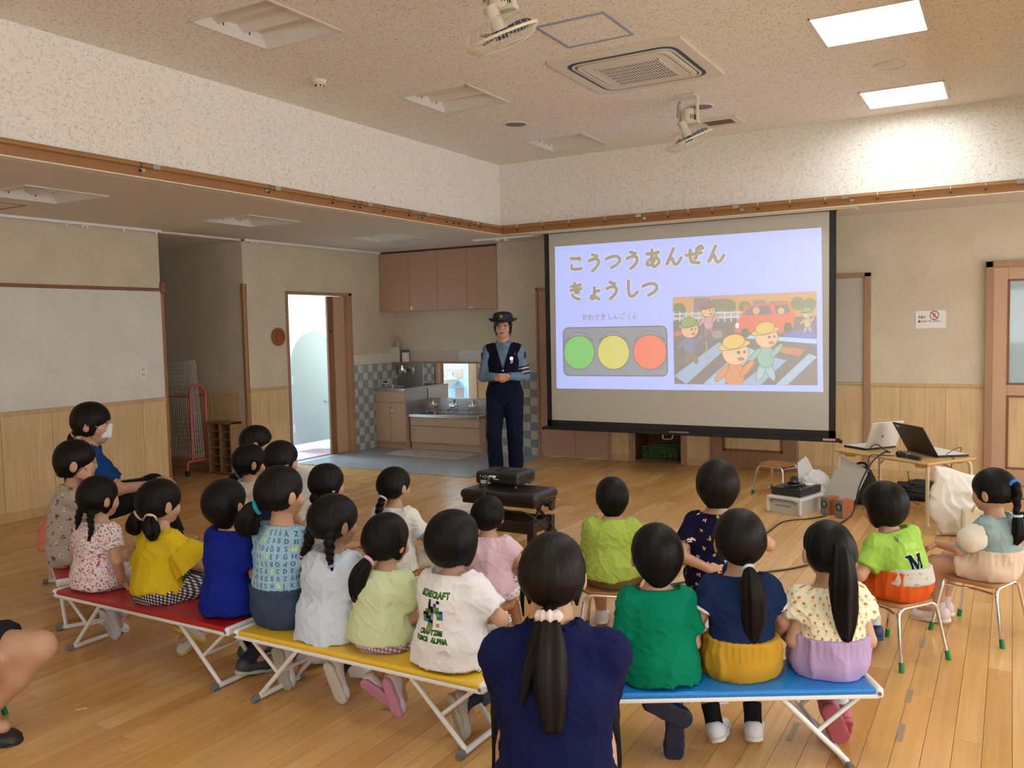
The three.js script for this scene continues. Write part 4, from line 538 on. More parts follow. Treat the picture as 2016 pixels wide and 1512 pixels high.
{ // mesh panel trolley and shoe cubby in the corridor
  const red = mat([0.62, 0.13, 0.10], 0.4), o = thing('panel_trolley', 'coral wheeled rack holding white wire mesh panels in the corridor', 'rack', [-7.53, 0, -6.28]);
  const hoop = (x) => { const P = []; P.push(V(x, 0.14, 0.1)); for (let k = 0; k <= 12; k++) { const a = k / 12 * Math.PI; P.push(V(x, 0.86 + Math.sin(a) * 0.1, Math.cos(a) * 0.1)); } P.push(V(x, 0.14, -0.1)); return sweep(P, () => 0.014, 10); };
  mesh('hoop', hoop(0), red, o); mesh('hoop', hoop(-0.85), red, o); mesh('side_rail', [rod([0, 0.84, 0.1], [-0.85, 0.84, 0.1], 0.008), rod([0, 0.84, -0.1], [-0.85, 0.84, -0.1], 0.008), rod([0, 0.16, 0.0], [-0.85, 0.16, 0.0], 0.014), rod([0, 0.15, 0.1], [0, 0.15, -0.1], 0.014), rod([-0.85, 0.15, 0.1], [-0.85, 0.15, -0.1], 0.014)], red, o);
  for (const [x, z] of [[0, 0.17], [0, -0.17], [-0.85, 0.17], [-0.85, -0.17]]) { mesh('foot', bent([[x, 0.15, z * 0.4], [x, 0.15, z], [x, 0.06, z * 1.02]], 0.013, 0.03), red, o); const q = z * 1.02; mesh('caster', at(new THREE.CylinderGeometry(0.028, 0.028, 0.02, 16), x, 0.028, q, 0, 0, Math.PI / 2), M.black, o); }
  const wire = mat([0.62, 0.58, 0.50], 0.4);
  for (let k = 0; k < 5; k++) { // each panel leans a little
    const p = thing('display_grid', ['front', 'second', 'middle', 'fourth', 'rear'][k] + ' white wire mesh panel standing in the coral rack', 'mesh panel', [-7.54, 0.175, -6.28 + 0.06 - k * 0.03]); p.rotation.x = 0.0; p.rotation.z = 0.03 + k * 0.012; const g = [], H = 1.04, W = 0.82;
    for (let i = 0; i <= 12; i++) g.push(rod([-0.01 - W * i / 12, 0, 0], [-0.01 - W * i / 12, H, 0], 0.0022, 0.0022, 5)); mesh('upright_wires', g, wire, p); const h = []; for (let j = 0; j <= 24; j++) h.push(rod([-0.01, H * j / 24, 0.003], [-0.01 - W, H * j / 24, 0.003], 0.0022, 0.0022, 5)); mesh('cross_wires', h, wire, p);
    mesh('border_wire', bent([[-0.005, -0.002, 0], [-0.005, H + 0.002, 0], [-0.015 - W, H + 0.002, 0], [-0.015 - W, -0.002, 0]], 0.004, 0.02, 6), wire, p); const c = []; for (let j = 0; j < 18; j++) c.push(at(new THREE.TorusGeometry(0.011, 0.002, 4, 10), 0.008, 0.04 + j * 0.055, 0)); mesh('side_loops', c, wire, p);
  }
  const wd = mat([0.36, 0.22, 0.10], 0.6, { map: grainTex }), cb = thing('cubby_shelf', 'low wooden cubby with twelve compartments standing in the corridor', 'shelf', [-7.31, 0, -6.43]), w = 0.36, h = 0.555, dp = 0.16;
  mesh('side_board', rb(-w / 2, -w / 2 + 0.015, 0, h, -dp / 2, dp / 2, 0.002), wd, cb); mesh('side_board', rb(w / 2 - 0.018, w / 2, 0, h, -dp / 2, dp / 2, 0.002), wd, cb); mesh('top_board', rb(-w / 2, w / 2, h - 0.016, h, -dp / 2, dp / 2, 0.002), wd, cb); mesh('back_board', bx(-w / 2 + 0.01, w / 2 - 0.01, 0.01, h - 0.01, -dp / 2, -dp / 2 + 0.006), wd, cb); mesh('divider', rb(-0.007, 0.007, 0.01, h - 0.01, -dp / 2 + 0.005, dp / 2 - 0.004, 0.002), wd, cb);
  for (let k = 0; k < 6; k++) mesh('shelf_board', rb(-w / 2 + 0.012, w / 2 - 0.014, 0.01 + k * 0.089, 0.022 + k * 0.089, -dp / 2 + 0.005, dp / 2 - 0.004, 0.002), wd, cb);
}
const SCRAPS = [[-2.11, -2.62, 0.07, 0.022, 0.25, 1, 'grey-brown tape remnant on the floor below the yellow bench'], [-2.13, -2.66, 0.035, 0.012, 0.2, 0, 'pink paper scrap on the floor below the yellow bench'], [-1.72, -2.71, 0.012, 0.06, 0.1, 1, 'tape remnant by the foot of the boy in jeans'], [-0.97, -3.275, 0.05, 0.02, 0.7, 0, 'curled paper scrap behind the white slip-on shoes'], [-0.335, -3.68, 0.022, 0.13, 0, 1, 'upper long tape mark on the floor right of the blue bench'], [-0.33, -3.33, 0.022, 0.15, 0.02, 1, 'lower long tape mark on the floor right of the blue bench'], [-0.675, -3.16, 0.02, 0.16, 0.02, 1, 'tape mark on the floor under the blue bench'], [-0.34, -4.33, 0.02, 0.14, 0, 1, 'tape mark on the floor between the two front stools'], [-3.39, -6.6, 0.05, 0.015, 0.3, 0, 'tiny white paper scrap on the floor behind the piano bench'], [-1.08, -5.45, 0.02, 0.02, 0.3, 0, 'tiny white paper bit on the floor near the cables']];
// ---------- benches, stools ----------
const whiteTube = mat([0.80, 0.80, 0.78], 0.35), greyCap = mat([0.16, 0.17, 0.18], 0.6);
function bench(x, z, turn, c, label) {
  const o = thing('folding_bench', label, 'bench', [x, 0, z], turn), L = 0.595, W = 0.135, H = 0.285;
  mesh('seat_top', rb(-L + 0.012, L - 0.012, H - 0.022, H, -W, W, 0.010, 3), mat(c, 0.28, { bumpMap: clothB, bumpScale: 0.0002 }), o);
  mesh('side_rail', rb(-L, L, H - 0.034, H - 0.02, W - 0.012, W + 0.003, 0.004), whiteTube, o); mesh('side_rail', rb(-L, L, H - 0.034, H - 0.02, -W - 0.003, -W + 0.012, 0.004), whiteTube, o);
  for (const s of [-1, 1]) {
    mesh('end_bracket', rb(Math.min(s * (L - 0.014), s * (L + 0.012)), Math.max(s * (L - 0.014), s * (L + 0.012)), H - 0.034, H + 0.004, -W - 0.006, W + 0.006, 0.012, 3), whiteTube, o);
    for (const q of [-1, 1]) {
      mesh('leg', rod([s * 0.27, H - 0.03, q * 0.112], [s * 0.50, 0.022, q * 0.1], 0.0095), whiteTube, o);
      mesh('brace', rod([s * 0.555, H - 0.03, q * 0.098], [s * 0.405, 0.128, q * 0.094], 0.008), whiteTube, o);
      mesh('rivet', at(new THREE.CylinderGeometry(0.006, 0.006, 0.005, 12), s * (L - 0.004), H - 0.016, q * (W + 0.006), 0, Math.PI / 2), greyCap, o);
      mesh('foot_cap', rod([s * 0.50, 0.014, q * 0.115], [s * 0.50, 0.014, q * 0.145], 0.0145), greyCap, o);
    }
    mesh('foot_bar', rod([s * 0.50, 0.014, -0.12], [s * 0.50, 0.014, 0.12], 0.0115), whiteTube, o); mesh('cross_bar', rod([s * 0.405, 0.128, -0.1], [s * 0.405, 0.128, 0.1], 0.007), whiteTube, o);
  }
}
bench(-3.385, -2.555, 0, [0.42, 0.012, 0.016], 'red folding bench with white scissor legs in front of the yellow one'); bench(-2.145, -2.555, 0, [0.78, 0.50, 0.03], 'yellow folding bench with white scissor legs'); bench(-0.943, -2.82, 0.5236, [0.01, 0.21, 0.62], 'blue folding bench with white scissor legs'); bench(-4.585, -2.925, -0.489, [0.42, 0.012, 0.016], 'red folding bench seen end-on behind the floral shirt girl');
const seatWood = mat([0.40, 0.19, 0.07], 0.35, { map: grainTex });
function stool(x, z, turn, label, group) { // forward is +z
  const o = thing('wooden_stool', label, 'stool', [x, 0, z], turn, group), H = 0.27; const s = new THREE.Shape(), a = 0.125, b = 0.12, r = 0.06;
  s.moveTo(-a + r, -b); s.lineTo(a - r, -b); s.quadraticCurveTo(a, -b, a, -b + r); s.lineTo(a, b - r); s.quadraticCurveTo(a, b, a - r, b); s.lineTo(-a + r, b); s.quadraticCurveTo(-a, b, -a, b - r); s.lineTo(-a, -b + r); s.quadraticCurveTo(-a, -b, -a + r, -b);
  const g = new THREE.ExtrudeGeometry(s, { depth: 0.008, bevelEnabled: true, bevelSize: 0.004, bevelThickness: 0.004, bevelSegments: 3, curveSegments: 10 }); g.rotateX(-Math.PI / 2); g.translate(0, H - 0.012, 0); mesh('seat', metreUV(g, 1.3), seatWood, o);
  for (const k of [-1, 1]) mesh('leg_frame', bent([[-0.145, 0.02, k * 0.16], [-0.118, H - 0.018, k * 0.118], [0.118, H - 0.018, k * 0.118], [0.145, 0.02, k * 0.16]], 0.0085, 0.045), M.chrome, o);
  for (const i of [-1, 1]) mesh('cross_brace', bent([[i * 0.122, H - 0.04, -0.11], [i * 0.06, H - 0.05, 0], [i * 0.122, H - 0.04, 0.11]], 0.006, 0.05), M.chrome, o);
  for (const i of [-1, 1]) for (const k of [-1, 1]) mesh('rubber_tip', rod([i * 0.1475, 0.0, k * 0.164], [i * 0.1432, 0.04, k * 0.157], 0.0115, 0.0105), M.greenTip, o);
}
const face = (dx, dz) => Math.atan2(dx, dz);
stool(-0.44, -4.13, face(-0.83, -0.56), 'wooden stool with chrome legs under the boy in the lime shirt with letters'); stool(-0.115, -4.61, face(-0.93, -0.375), 'wooden stool with chrome legs under the girl with puff sleeves');
stool(-2.054, -3.280, face(-0.35, -0.94), 'wooden stool with chrome legs under the girl in pink'); stool(-1.76, -7.62, face(0.3, -1), 'empty wooden stool with chrome legs behind the plastic box');
stool(-1.625, -3.715, face(-0.3, -0.95), 'wooden stool under the boy in plain lime shirt'); stool(-1.152, -3.810, face(-0.35, -0.94), 'wooden stool under the boy in the dark patterned outfit'); stool(-2.737, -3.454, face(-0.1, -1), 'wooden stool under the girl in white with blue cuffs'); stool(-3.005, -3.226, face(0.1, -1), 'wooden stool under the girl with hair clips in white');
stool(-3.452, -3.353, face(0.1, -1), 'wooden stool under the child with one white hair clip'); stool(-3.778, -3.439, face(0.35, -0.94), 'wooden stool under the girl in the white puffed blouse'); stool(-4.080, -3.785, face(0.45, -0.9), 'wooden stool under the boy next to the cubby'); stool(-3.495, -1.660, face(0.72, -0.6), 'stool with chrome leg at the left edge under the cropped sitter');
stool(-5.323, -3.487, face(0.75, -0.66), 'wooden stool under the masked woman in blue');

// ---------- projector on a piano bench ----------
{
  const bw = mat([0.018, 0.012, 0.010], 0.35), leather = mat([0.014, 0.014, 0.015], 0.3);
  const o = thing('piano_bench', 'black height-adjustable piano bench with padded top carrying the projector', 'bench', [-2.845, 0, -4.835]);
  mesh('cushion', rb(-0.285, 0.285, 0.385, 0.45, -0.165, 0.165, 0.03, 4), leather, o); mesh('cushion_base', rb(-0.27, 0.27, 0.36, 0.39, -0.15, 0.15, 0.006), bw, o);
  for (const i of [-1, 1]) for (const k of [-1, 1]) mesh('leg', rb(i * 0.235 - 0.024, i * 0.235 + 0.024, 0, 0.27, k * 0.125 - 0.024, k * 0.125 + 0.024, 0.004), bw, o);
  mesh('apron', rb(-0.22, 0.22, 0.19, 0.262, 0.115, 0.135, 0.003), bw, o); mesh('apron', rb(-0.22, 0.22, 0.19, 0.262, -0.135, -0.115, 0.003), bw, o); mesh('apron', rb(0.225, 0.245, 0.19, 0.262, -0.11, 0.11, 0.003), bw, o); mesh('apron', rb(-0.245, -0.225, 0.19, 0.262, -0.11, 0.11, 0.003), bw, o);
  for (const i of [-1, 1]) { mesh('lift_arm', [rod([i * 0.22, 0.25, 0.1], [i * 0.22, 0.37, -0.07], 0.008), rod([i * 0.215, 0.25, -0.1], [i * 0.215, 0.37, 0.07], 0.008)], bw, o); mesh('knob', [at(new THREE.CylinderGeometry(0.032, 0.032, 0.018, 20), i * 0.315, 0.36, 0.0, 0, 0, Math.PI / 2), at(new THREE.CylinderGeometry(0.012, 0.012, 0.05, 12), i * 0.29, 0.36, 0, 0, 0, Math.PI / 2)], bw, o); }
  const p = thing('projector', 'black projector with cables standing on the piano bench', 'projector', [-2.93, 0.45, -4.94], 0.0); const pk = mat([0.016, 0.016, 0.017], 0.3);
  mesh('case', rb(-0.165, 0.165, 0.014, 0.098, -0.125, 0.125, 0.022, 4), pk, p); mesh('foot', [[-0.13, -0.1], [0.13, -0.1], [-0.13, 0.1], [0.13, 0.1]].map(([a, b]) => at(new THREE.CylinderGeometry(0.012, 0.014, 0.016, 12), a, 0.008, b)), pk, p);
  mesh('top_panel', [rb(-0.06, 0.11, 0.097, 0.100, -0.06, 0.05, 0.002), at(new THREE.TorusGeometry(0.055, 0.003, 6, 28), -0.02, 0.099, 0, 0, Math.PI / 2)], M.blackGloss, p); mesh('control_label', rb(0.01, 0.09, 0.0985, 0.1005, -0.03, -0.005, 0.001, 1), mat([0.1, 0.1, 0.1], 0.4), p);
  const lens = mesh('lens', at(new THREE.CylinderGeometry(0.04, 0.04, 0.03, 24), 0.07, 0.055, -0.13, 0, Math.PI / 2), M.blackGloss, p); mesh('lens_glass', at(new THREE.CylinderGeometry(0.03, 0.03, 0.004, 24), 0.07, 0.055, -0.146, 0, Math.PI / 2), new THREE.MeshStandardMaterial({ color: col(0.3, 0.35, 0.5), roughness: 0.05, emissive: col(0.5, 0.6, 1), emissiveIntensity: 1.5 }), lens);
  mesh('port', [[-0.12, 0.07], [-0.1, 0.065], [-0.085, 0.07], [-0.07, 0.068], [-0.05, 0.07], [-0.085, 0.055], [-0.06, 0.055]].map(([a, b]) => at(new THREE.CylinderGeometry(0.0045, 0.0045, 0.003, 10), a, b, 0.1255, 0, Math.PI / 2)), M.white, p); mesh('sticker', [rb(-0.12, -0.055, 0.034, 0.042, 0.1245, 0.1262, 0.0006, 1), rb(-0.12, -0.045, 0.02, 0.032, 0.1245, 0.1262, 0.0006, 1), rb(-0.02, 0.02, 0.05, 0.056, 0.1245, 0.1262, 0.0006, 1)], M.white, p);
  mesh('cable_plug', rb(-0.045, 0.0, 0.064, 0.078, 0.124, 0.15, 0.003), M.white, p); mesh('side_vent', [0, 1, 2, 3, 4].map((k) => bx(0.1645, 0.166, 0.04, 0.075, -0.08 + k * 0.02, -0.072 + k * 0.02)), M.blackGloss, p);
  const cord = (pts, r, label, seg) => { const m = mesh('cable', tube(pts, r, seg || pts.length * 10, 6), M.black); tag(m, label, 'cable'); return m; };
  cord([[-2.95, 0.52, -4.79], [-2.95, 0.50, -4.74], [-2.93, 0.45, -4.655], [-2.85, 0.37, -4.65], [-2.75, 0.345, -4.65], [-2.62, 0.335, -4.66], [-2.5, 0.24, -4.68], [-2.47, 0.12, -4.66], [-2.49, 0.03, -4.63], [-2.42, 0.006, -4.5], [-2.0, 0.006, -4.35], [-1.5, 0.006, -4.9], [-1.1, 0.006, -5.35], [-0.98, 0.006, -5.8], [-1.15, 0.006, -6.3], [-1.02, 0.05, -6.82], [-0.98, 0.25, -6.88], [-0.9, 0.43, -6.94], [-0.83, 0.49, -7.05], [-0.8, 0.48, -7.15]], 0.006, 'black signal cable running from the projector down to the table', 220);
  cord([[-2.72, 0.36, -4.92], [-2.6, 0.3, -4.85], [-2.3, 0.1, -4.7], [-2.05, 0.006, -4.7], [-1.75, 0.006, -5.1], [-1.5, 0.006, -6.05], [-1.45, 0.006, -6.55], [-1.3, 0.006, -6.72], [-1.22, 0.006, -6.85]], 0.005, 'black power cable lying on the floor toward the plastic box', 120);
}
// ---------- table with laptops ----------
{
  const top = mat([0.66, 0.42, 0.17], 0.4, { map: grainTex }), leg = mat([0.72, 0.60, 0.36], 0.35);
  const o = thing('low_table', 'low wooden table with cream tube legs carrying two laptops', 'table', [-0.725, 0, -7.25], -0.594); const L = 0.44, W = 0.265, H = 0.465;
  mesh('table_top', rb(-L, L, H - 0.022, H, -W, W, 0.011, 4), top, o);
  for (const i of [-1, 1]) for (const k of [-1, 1]) { mesh('leg', bent([[i * (L - 0.075), H - 0.028, k * (W - 0.1)], [i * (L - 0.03), H - 0.028, k * (W - 0.035)], [i * (L - 0.02), 0.012, k * (W - 0.02)]], 0.013, 0.05), leg, o); mesh('foot', at(new THREE.CylinderGeometry(0.019, 0.021, 0.02, 16), i * (L - 0.02), 0.01, k * (W - 0.02)), leg, o); mesh('corner_block', at(new THREE.CylinderGeometry(0.05, 0.04, 0.028, 16), i * (L - 0.11), H - 0.036, k * (W - 0.07)), top, o); }
  for (const i of [-1, 1]) mesh('stay', rod([i * 0.2, H - 0.03, -0.1], [i * (L - 0.02), 0.3, -W + 0.02], 0.005), M.steelDull, o);
  const laptop = (x, z, turn, open, w, d, lidM, deckM, bodyM, label, extra) => {
    const l = thing('laptop', label, 'laptop', [x, H, z], turn); mesh('base', rb(-w / 2, w / 2, 0, 0.018, 0, d, 0.004), bodyM, l); const dk2 = mesh('deck', bx(-w / 2 + 0.006, w / 2 - 0.006, 0.0175, 0.0188, 0.006, d - 0.006), deckM, l); mesh('keyboard', bx(-w / 2 + 0.03, w / 2 - 0.03, 0.0185, 0.0198, 0.03, d * 0.58), deckM, dk2);
    const g = rb(-w / 2, w / 2, 0, d, -0.009, 0, 0.003); g.rotateX(open); g.translate(0, 0.016, 0.006); const lid = mesh('lid', g, lidM, l); const sc = bx(-w / 2 + 0.01, w / 2 - 0.01, 0.012, d - 0.01, -0.0005, 0.001); sc.rotateX(open); sc.translate(0, 0.016, 0.006); mesh('screen', sc, mat([0.03, 0.035, 0.05], 0.1), lid); if (extra) extra(lid, open, w, d); return l;
  };
  const wm = mat([0.70, 0.68, 0.62], 0.25);
  laptop(-0.90, -7.415, face(-0.80, -0.60), -0.36, 0.33, 0.225, wm, mat([0.78, 0.77, 0.74], 0.4), M.black, 'white laptop standing open with its back turned, on the table', (lid, op) => { const g = at(new THREE.CylinderGeometry(0.011, 0.011, 0.001, 20), 0.02, 0.1, -0.0095, 0, Math.PI / 2); g.rotateX(op); g.translate(0, 0.016, 0.006); mesh('logo', g, M.steelDull, lid); });
  laptop(-0.585, -7.235, face(0.80, -0.60), -0.52, 0.40, 0.25, M.black, M.white, M.black, 'black laptop standing open on the table in front of the white one', (lid, op, w, d) => { const g = rb(0.12, 0.165, d - 0.035, d - 0.018, -0.0105, -0.009, 0.0005, 1); g.rotateX(op); g.translate(0, 0.016, 0.006); mesh('sticker', g, mat([0.6, 0.42, 0.12], 0.4), lid); });
  const m = thing('microphone', 'black handheld microphone lying on the table edge', 'microphone', [-0.745, H + 0.022, -7.055], face(0.7, 0.72) - Math.PI / 2); mesh('handle', rod([0.05, 0, 0], [0.26, -0.004, 0], 0.019, 0.014, 16), M.black, m); mesh('head', at(new THREE.SphereGeometry(0.026, 18, 12), 0.03, 0, 0), M.black, m); mesh('ring', rod([0.13, 0, 0], [0.136, 0, 0], 0.0195, 0.0195, 16), M.steelDull, m);
  const cord = (pts, r, label) => tag(mesh('cable', tube(pts, r, pts.length * 10, 6), M.black), label, 'cable');
  cord([[-0.93, 0.475, -7.3], [-0.95, 0.50, -7.22], [-0.9, 0.53, -7.2], [-0.86, 0.50, -7.2], [-0.8, 0.475, -7.17]], 0.004, 'looped black cable between the two laptops'); cord([[-0.75, 0.475, -7.0], [-0.86, 0.472, -7.02], [-0.93, 0.46, -7.05], [-0.95, 0.3, -7.07], [-0.96, 0.1, -7.1], [-1.0, 0.006, -7.2]], 0.0035, 'thin black cable hanging over the table edge by the microphone');
  cord([[-0.40, 0.48, -7.15], [-0.36, 0.475, -7.05], [-0.375, 0.40, -7.0], [-0.365, 0.2, -7.02], [-0.38, 0.006, -7.1]], 0.004, 'black charger cable hanging from the black laptop'); cord([[-0.42, 0.48, -7.13], [-0.36, 0.52, -7.2], [-0.32, 0.52, -7.28], [-0.33, 0.485, -7.3]], 0.003, 'small black cable loop on the keyboard of the black laptop');
  cord([[-0.70, 0.3, -7.4], [-0.68, 0.15, -7.45], [-0.66, 0.02, -7.55], [-0.62, 0.006, -7.6]], 0.003, 'thin black cable dropping behind the near table leg'); cord([[0.02, 0.06, -8.1], [0.1, 0.03, -8.0], [0.22, 0.02, -7.85]], 0.005, 'black cable by the glazed door at the picture edge');
}
// ---------- things on the floor beside the table ----------
{
  const clear = new THREE.MeshPhysicalMaterial({ color: col(0.80, 0.78, 0.72), roughness: 0.4, transmission: 0.45, thickness: 0 }), lidM = new THREE.MeshPhysicalMaterial({ color: col(0.80, 0.78, 0.73), roughness: 0.35, transmission: 0.2, thickness: 0 });
  const turn = -0.29, o = thing('storage_box', 'clear plastic storage box with grey handle on the floor', 'storage box', [-1.475, 0, -6.985], turn); const a = 0.135, b = 0.175;
  mesh('tub', [rb(-a, a, 0, 0.008, -b, b, 0.003), rb(-a, -a + 0.006, 0, 0.115, -b, b, 0.002), rb(a - 0.006, a, 0, 0.115, -b, b, 0.002), rb(-a, a, 0, 0.115, b - 0.006, b, 0.002), rb(-a, a, 0, 0.115, -b, -b + 0.006, 0.002)], clear, o); mesh('corner_rib', [[-1, -1], [-1, 1], [1, -1], [1, 1]].map(([i, k]) => rb(i * a - 0.012, i * a + 0.012, 0.004, 0.112, k * b - 0.012, k * b + 0.012, 0.006)), lidM, o); mesh('lid', rb(-a - 0.012, a + 0.012, 0.105, 0.132, -b - 0.012, b + 0.012, 0.01, 3), lidM, o);
  mesh('handle', bent([[-0.1, 0.085, b + 0.012], [-0.1, 0.112, b + 0.02], [0.1, 0.112, b + 0.02], [0.1, 0.085, b + 0.012]], 0.0055, 0.015), greyCap, o); mesh('green_tape', rb(-0.07, 0.06, 0.06, 0.068, b - 0.001, b + 0.0015, 0.0005, 1), mat([0.02, 0.25, 0.14], 0.5), o);
  const e = thing('amplifier_case', 'flat black metal equipment case on the plastic box', 'case', [-1.475, 0.132, -7.03], turn); mesh('chassis', rb(-0.125, 0.125, 0.006, 0.062, -0.165, 0.165, 0.004), mat([0.02, 0.02, 0.022], 0.4), e); mesh('case_foot', [[-1, -1], [-1, 1], [1, -1], [1, 1]].map(([i, k]) => at(new THREE.CylinderGeometry(0.01, 0.01, 0.008, 10), i * 0.11, 0.004, k * 0.15)), M.black, e); mesh('screw', [[-0.118, 0.15], [0.118, 0.15], [-0.118, -0.15], [0.118, -0.15]].map(([x, z]) => at(new THREE.SphereGeometry(0.004, 8, 6), x, 0.062, z)), M.chrome, e); mesh('paper_slip', bx(-0.02, 0.09, 0.062, 0.0635, -0.15, -0.06), M.white, e);
  const h = thing('headset', 'folded black headset lying on the equipment case', 'headset', [-1.49, 0.195, -7.0], 0.4); mesh('ear_cup', [at(new THREE.TorusGeometry(0.032, 0.016, 10, 20), 0, 0.02, 0, 0, 1.2), at(new THREE.CylinderGeometry(0.03, 0.034, 0.035, 18), 0.01, 0.04, -0.02, 0, 0.5)], M.blackGloss, h); mesh('band', [bent([[-0.06, 0.01, 0.04], [-0.06, 0.02, 0.1], [0.04, 0.02, 0.11], [0.06, 0.01, 0.06]], 0.008, 0.04), rb(0.03, 0.09, 0, 0.02, -0.02, 0.02, 0.008)], M.blackGloss, h); mesh('adapter', rb(-0.09, 0.02, 0.0, 0.022, 0.06, 0.1, 0.005), M.blackGloss, h);
  // shopping bag: crumpled sheet shape
  const lump = (w, hh, d, seed, amp, taper) => { const g = new THREE.SphereGeometry(1, 40, 28), p = g.attributes.position; for (let i = 0; i < p.count; i++) { let x = p.getX(i), y = p.getY(i), z = p.getZ(i); const sq = (v) => Math.sign(v) * Math.pow(Math.abs(v), 0.6); x = sq(x); z = sq(z); const t = (y + 1) / 2, n = noise2(x * 3 + seed, y * 3 + z * 2) + 0.5 * noise2(x * 7 - z * 5, y * 7 + seed) + 0.35 * Math.abs(noise2(x * 12 + z * 9, y * 13 + seed) - 0.5) - 0.85; const k = 1 + amp * n, tp = 1 - taper * t; p.setXYZ(i, x * w * k * tp, Math.max(0, t * hh * (1 + amp * 0.4 * n)), z * d * k * tp); } g.computeVertexNormals(); return g; };
  const film = new THREE.MeshPhysicalMaterial({ color: col(0.85, 0.85, 0.86), roughness: 0.45, transmission: 0.25, thickness: 0 });
  const s = thing('shopping_bag', 'white plastic shopping bag with handles behind the storage box', 'bag', [-1.40, 0, -7.36], 0.3); mesh('pouch', lump(0.15, 0.27, 0.11, 3.3, 0.35, 0.25), film, s); mesh('handle', [at(extr([[-0.13, 0.2], [-0.14, 0.33], [-0.07, 0.385], [-0.05, 0.36], [0.0, 0.26], [0.03, 0.2]], 0.004), 0, 0, -0.02, 0.25)], film, s);
  const bd = mesh('white_panel', rb(-0.135, 0.135, 0, 0.36, -0.006, 0.006, 0.002), mat([0.60, 0.60, 0.56], 0.35)); bd.position.set(-1.205, 0.035, -7.2); bd.rotation.set(-0.28, -0.45, -0.31, 'YXZ'); tag(bd, 'thin white board leaning against the black backpack', 'board');
  const wd = mat([0.42, 0.13, 0.04], 0.35, { map: grainTex }), fr = mat([0.20, 0.19, 0.18], 0.4);
  const sp = (x, z, t, label) => { const q = thing('desk_speaker', label, 'speaker', [x, 0, z], t); mesh('cabinet', rb(-0.038, 0.038, 0.004, 0.136, -0.06, 0.05, 0.003), wd, q); mesh('baffle', rb(-0.038, 0.038, 0.004, 0.136, 0.048, 0.058, 0.002), fr, q); mesh('cone_ring', at(new THREE.TorusGeometry(0.025, 0.005, 8, 24), 0, 0.082, 0.058), M.black, q); mesh('cone', at(lathe([[0.001, 0.006], [0.008, 0.004], [0.012, -0.006], [0.024, 0.003]], 20), 0, 0.082, 0.056, 0, Math.PI / 2), M.steelDull, q); };
  sp(-1.21, -6.97, -0.60, 'small wooden desk speaker beside the storage box'); sp(-1.09, -6.89, -0.60, 'small wooden desk speaker with a black cable passing in front'); 
  const bl = mat([0.012, 0.012, 0.013], 0.7, { bumpMap: clothB, bumpScale: 0.0006 });
  const bp = thing('backpack', 'black backpack standing behind the white board', 'backpack', [-1.06, 0, -7.5], 0.4); mesh('pack_body', lump(0.13, 0.30, 0.10, 8.1, 0.18, 0.3), bl, bp); mesh('front_pocket', at(lump(0.1, 0.15, 0.05, 5.1, 0.15, 0.2), 0, 0.01, 0.09), bl, bp); mesh('grab_handle', bent([[-0.04, 0.28, 0], [-0.03, 0.33, 0], [0.04, 0.33, 0], [0.05, 0.28, 0]], 0.009, 0.03), bl, bp);
  const db = thing('black_bag', 'black cloth bag lying flat under the table', 'bag', [-0.62, 0, -7.82], 0.1); mesh('bag_body', lump(0.26, 0.15, 0.12, 2.2, 0.4, 0.2), bl, db); mesh('bag_flap', at(lump(0.12, 0.08, 0.09, 4.7, 0.35, 0.4), -0.02, 0.09, 0.0), bl, db);
  const cotton = mat([0.74, 0.70, 0.62], 0.9, { bumpMap: clothB, bumpScale: 0.0008 }), canvasM = mat([0.68, 0.60, 0.44], 0.9, { bumpMap: clothB, bumpScale: 0.001 });
  const tb = thing('pillow_bag', 'large white crumpled cloth bag standing under the table edge', 'bag', [-0.27, 0, -6.62], 0.35);
  { const g = new THREE.PlaneGeometry(1, 1, 36, 44), p = g.attributes.position, out = []; for (const s2 of [1, -1]) { const q = g.clone(), r = q.attributes.position; for (let i = 0; i < r.count; i++) { const u = r.getX(i), v = r.getY(i) + 0.5, e2 = Math.min(1, 3.2 * Math.min(0.5 - Math.abs(u), v, 1 - v)); const th = 0.085 * Math.sqrt(Math.max(0, e2)) * (1.15 - 0.75 * v), n = 0.05 * (noise2(u * 6 + 3, v * 7) - 0.5) + 0.03 * (noise2(u * 15, v * 13 + u * 8) - 0.5); r.setXYZ(i, u * (0.36 + 0.05 * Math.sin(v * 4)) - 0.03 * v * v + n, v * 0.43 + 0.05 * (0.5 - u) * v - 0.05 * v * Math.max(0, u + 0.1), s2 * (th + n * e2) - 0.05 * v); } if (s2 < 0) { const ix = q.index.array; for (let i = 0; i < ix.length; i += 3) { const t = ix[i]; ix[i] = ix[i + 1]; ix[i + 1] = t; } } q.computeVertexNormals(); out.push(q); } mesh('bag_body', out, cotton, tb); }
  const ct = thing('tote_bag', 'cream canvas tote bag with small print before the white bag', 'bag', [-0.155, 0, -6.42], 0.2); { const g = new RoundedBoxGeometry(0.25, 0.24, 0.07, 6, 0.025), p = g.attributes.position; for (let i = 0; i < p.count; i++) { const x = p.getX(i), y = p.getY(i), z = p.getZ(i), n = 0.014 * (noise2(x * 22 + 5, y * 18 + z * 10) - 0.5); p.setXYZ(i, x + n, y + 0.12, z * (1.2 - (y + 0.12) * 2) + n); } g.computeVertexNormals(); mesh('bag_body', g, canvasM, ct); } mesh('bag_handle', bent([[-0.06, 0.22, 0.03], [-0.05, 0.28, 0.05], [0.03, 0.28, 0.05], [0.04, 0.2, 0.04]], 0.008, 0.03), canvasM, ct); mesh('print', [bx(-0.09, -0.03, 0.035, 0.042, 0.046, 0.0475), bx(-0.01, 0.02, 0.16, 0.2, 0.036, 0.038)], M.black, ct);
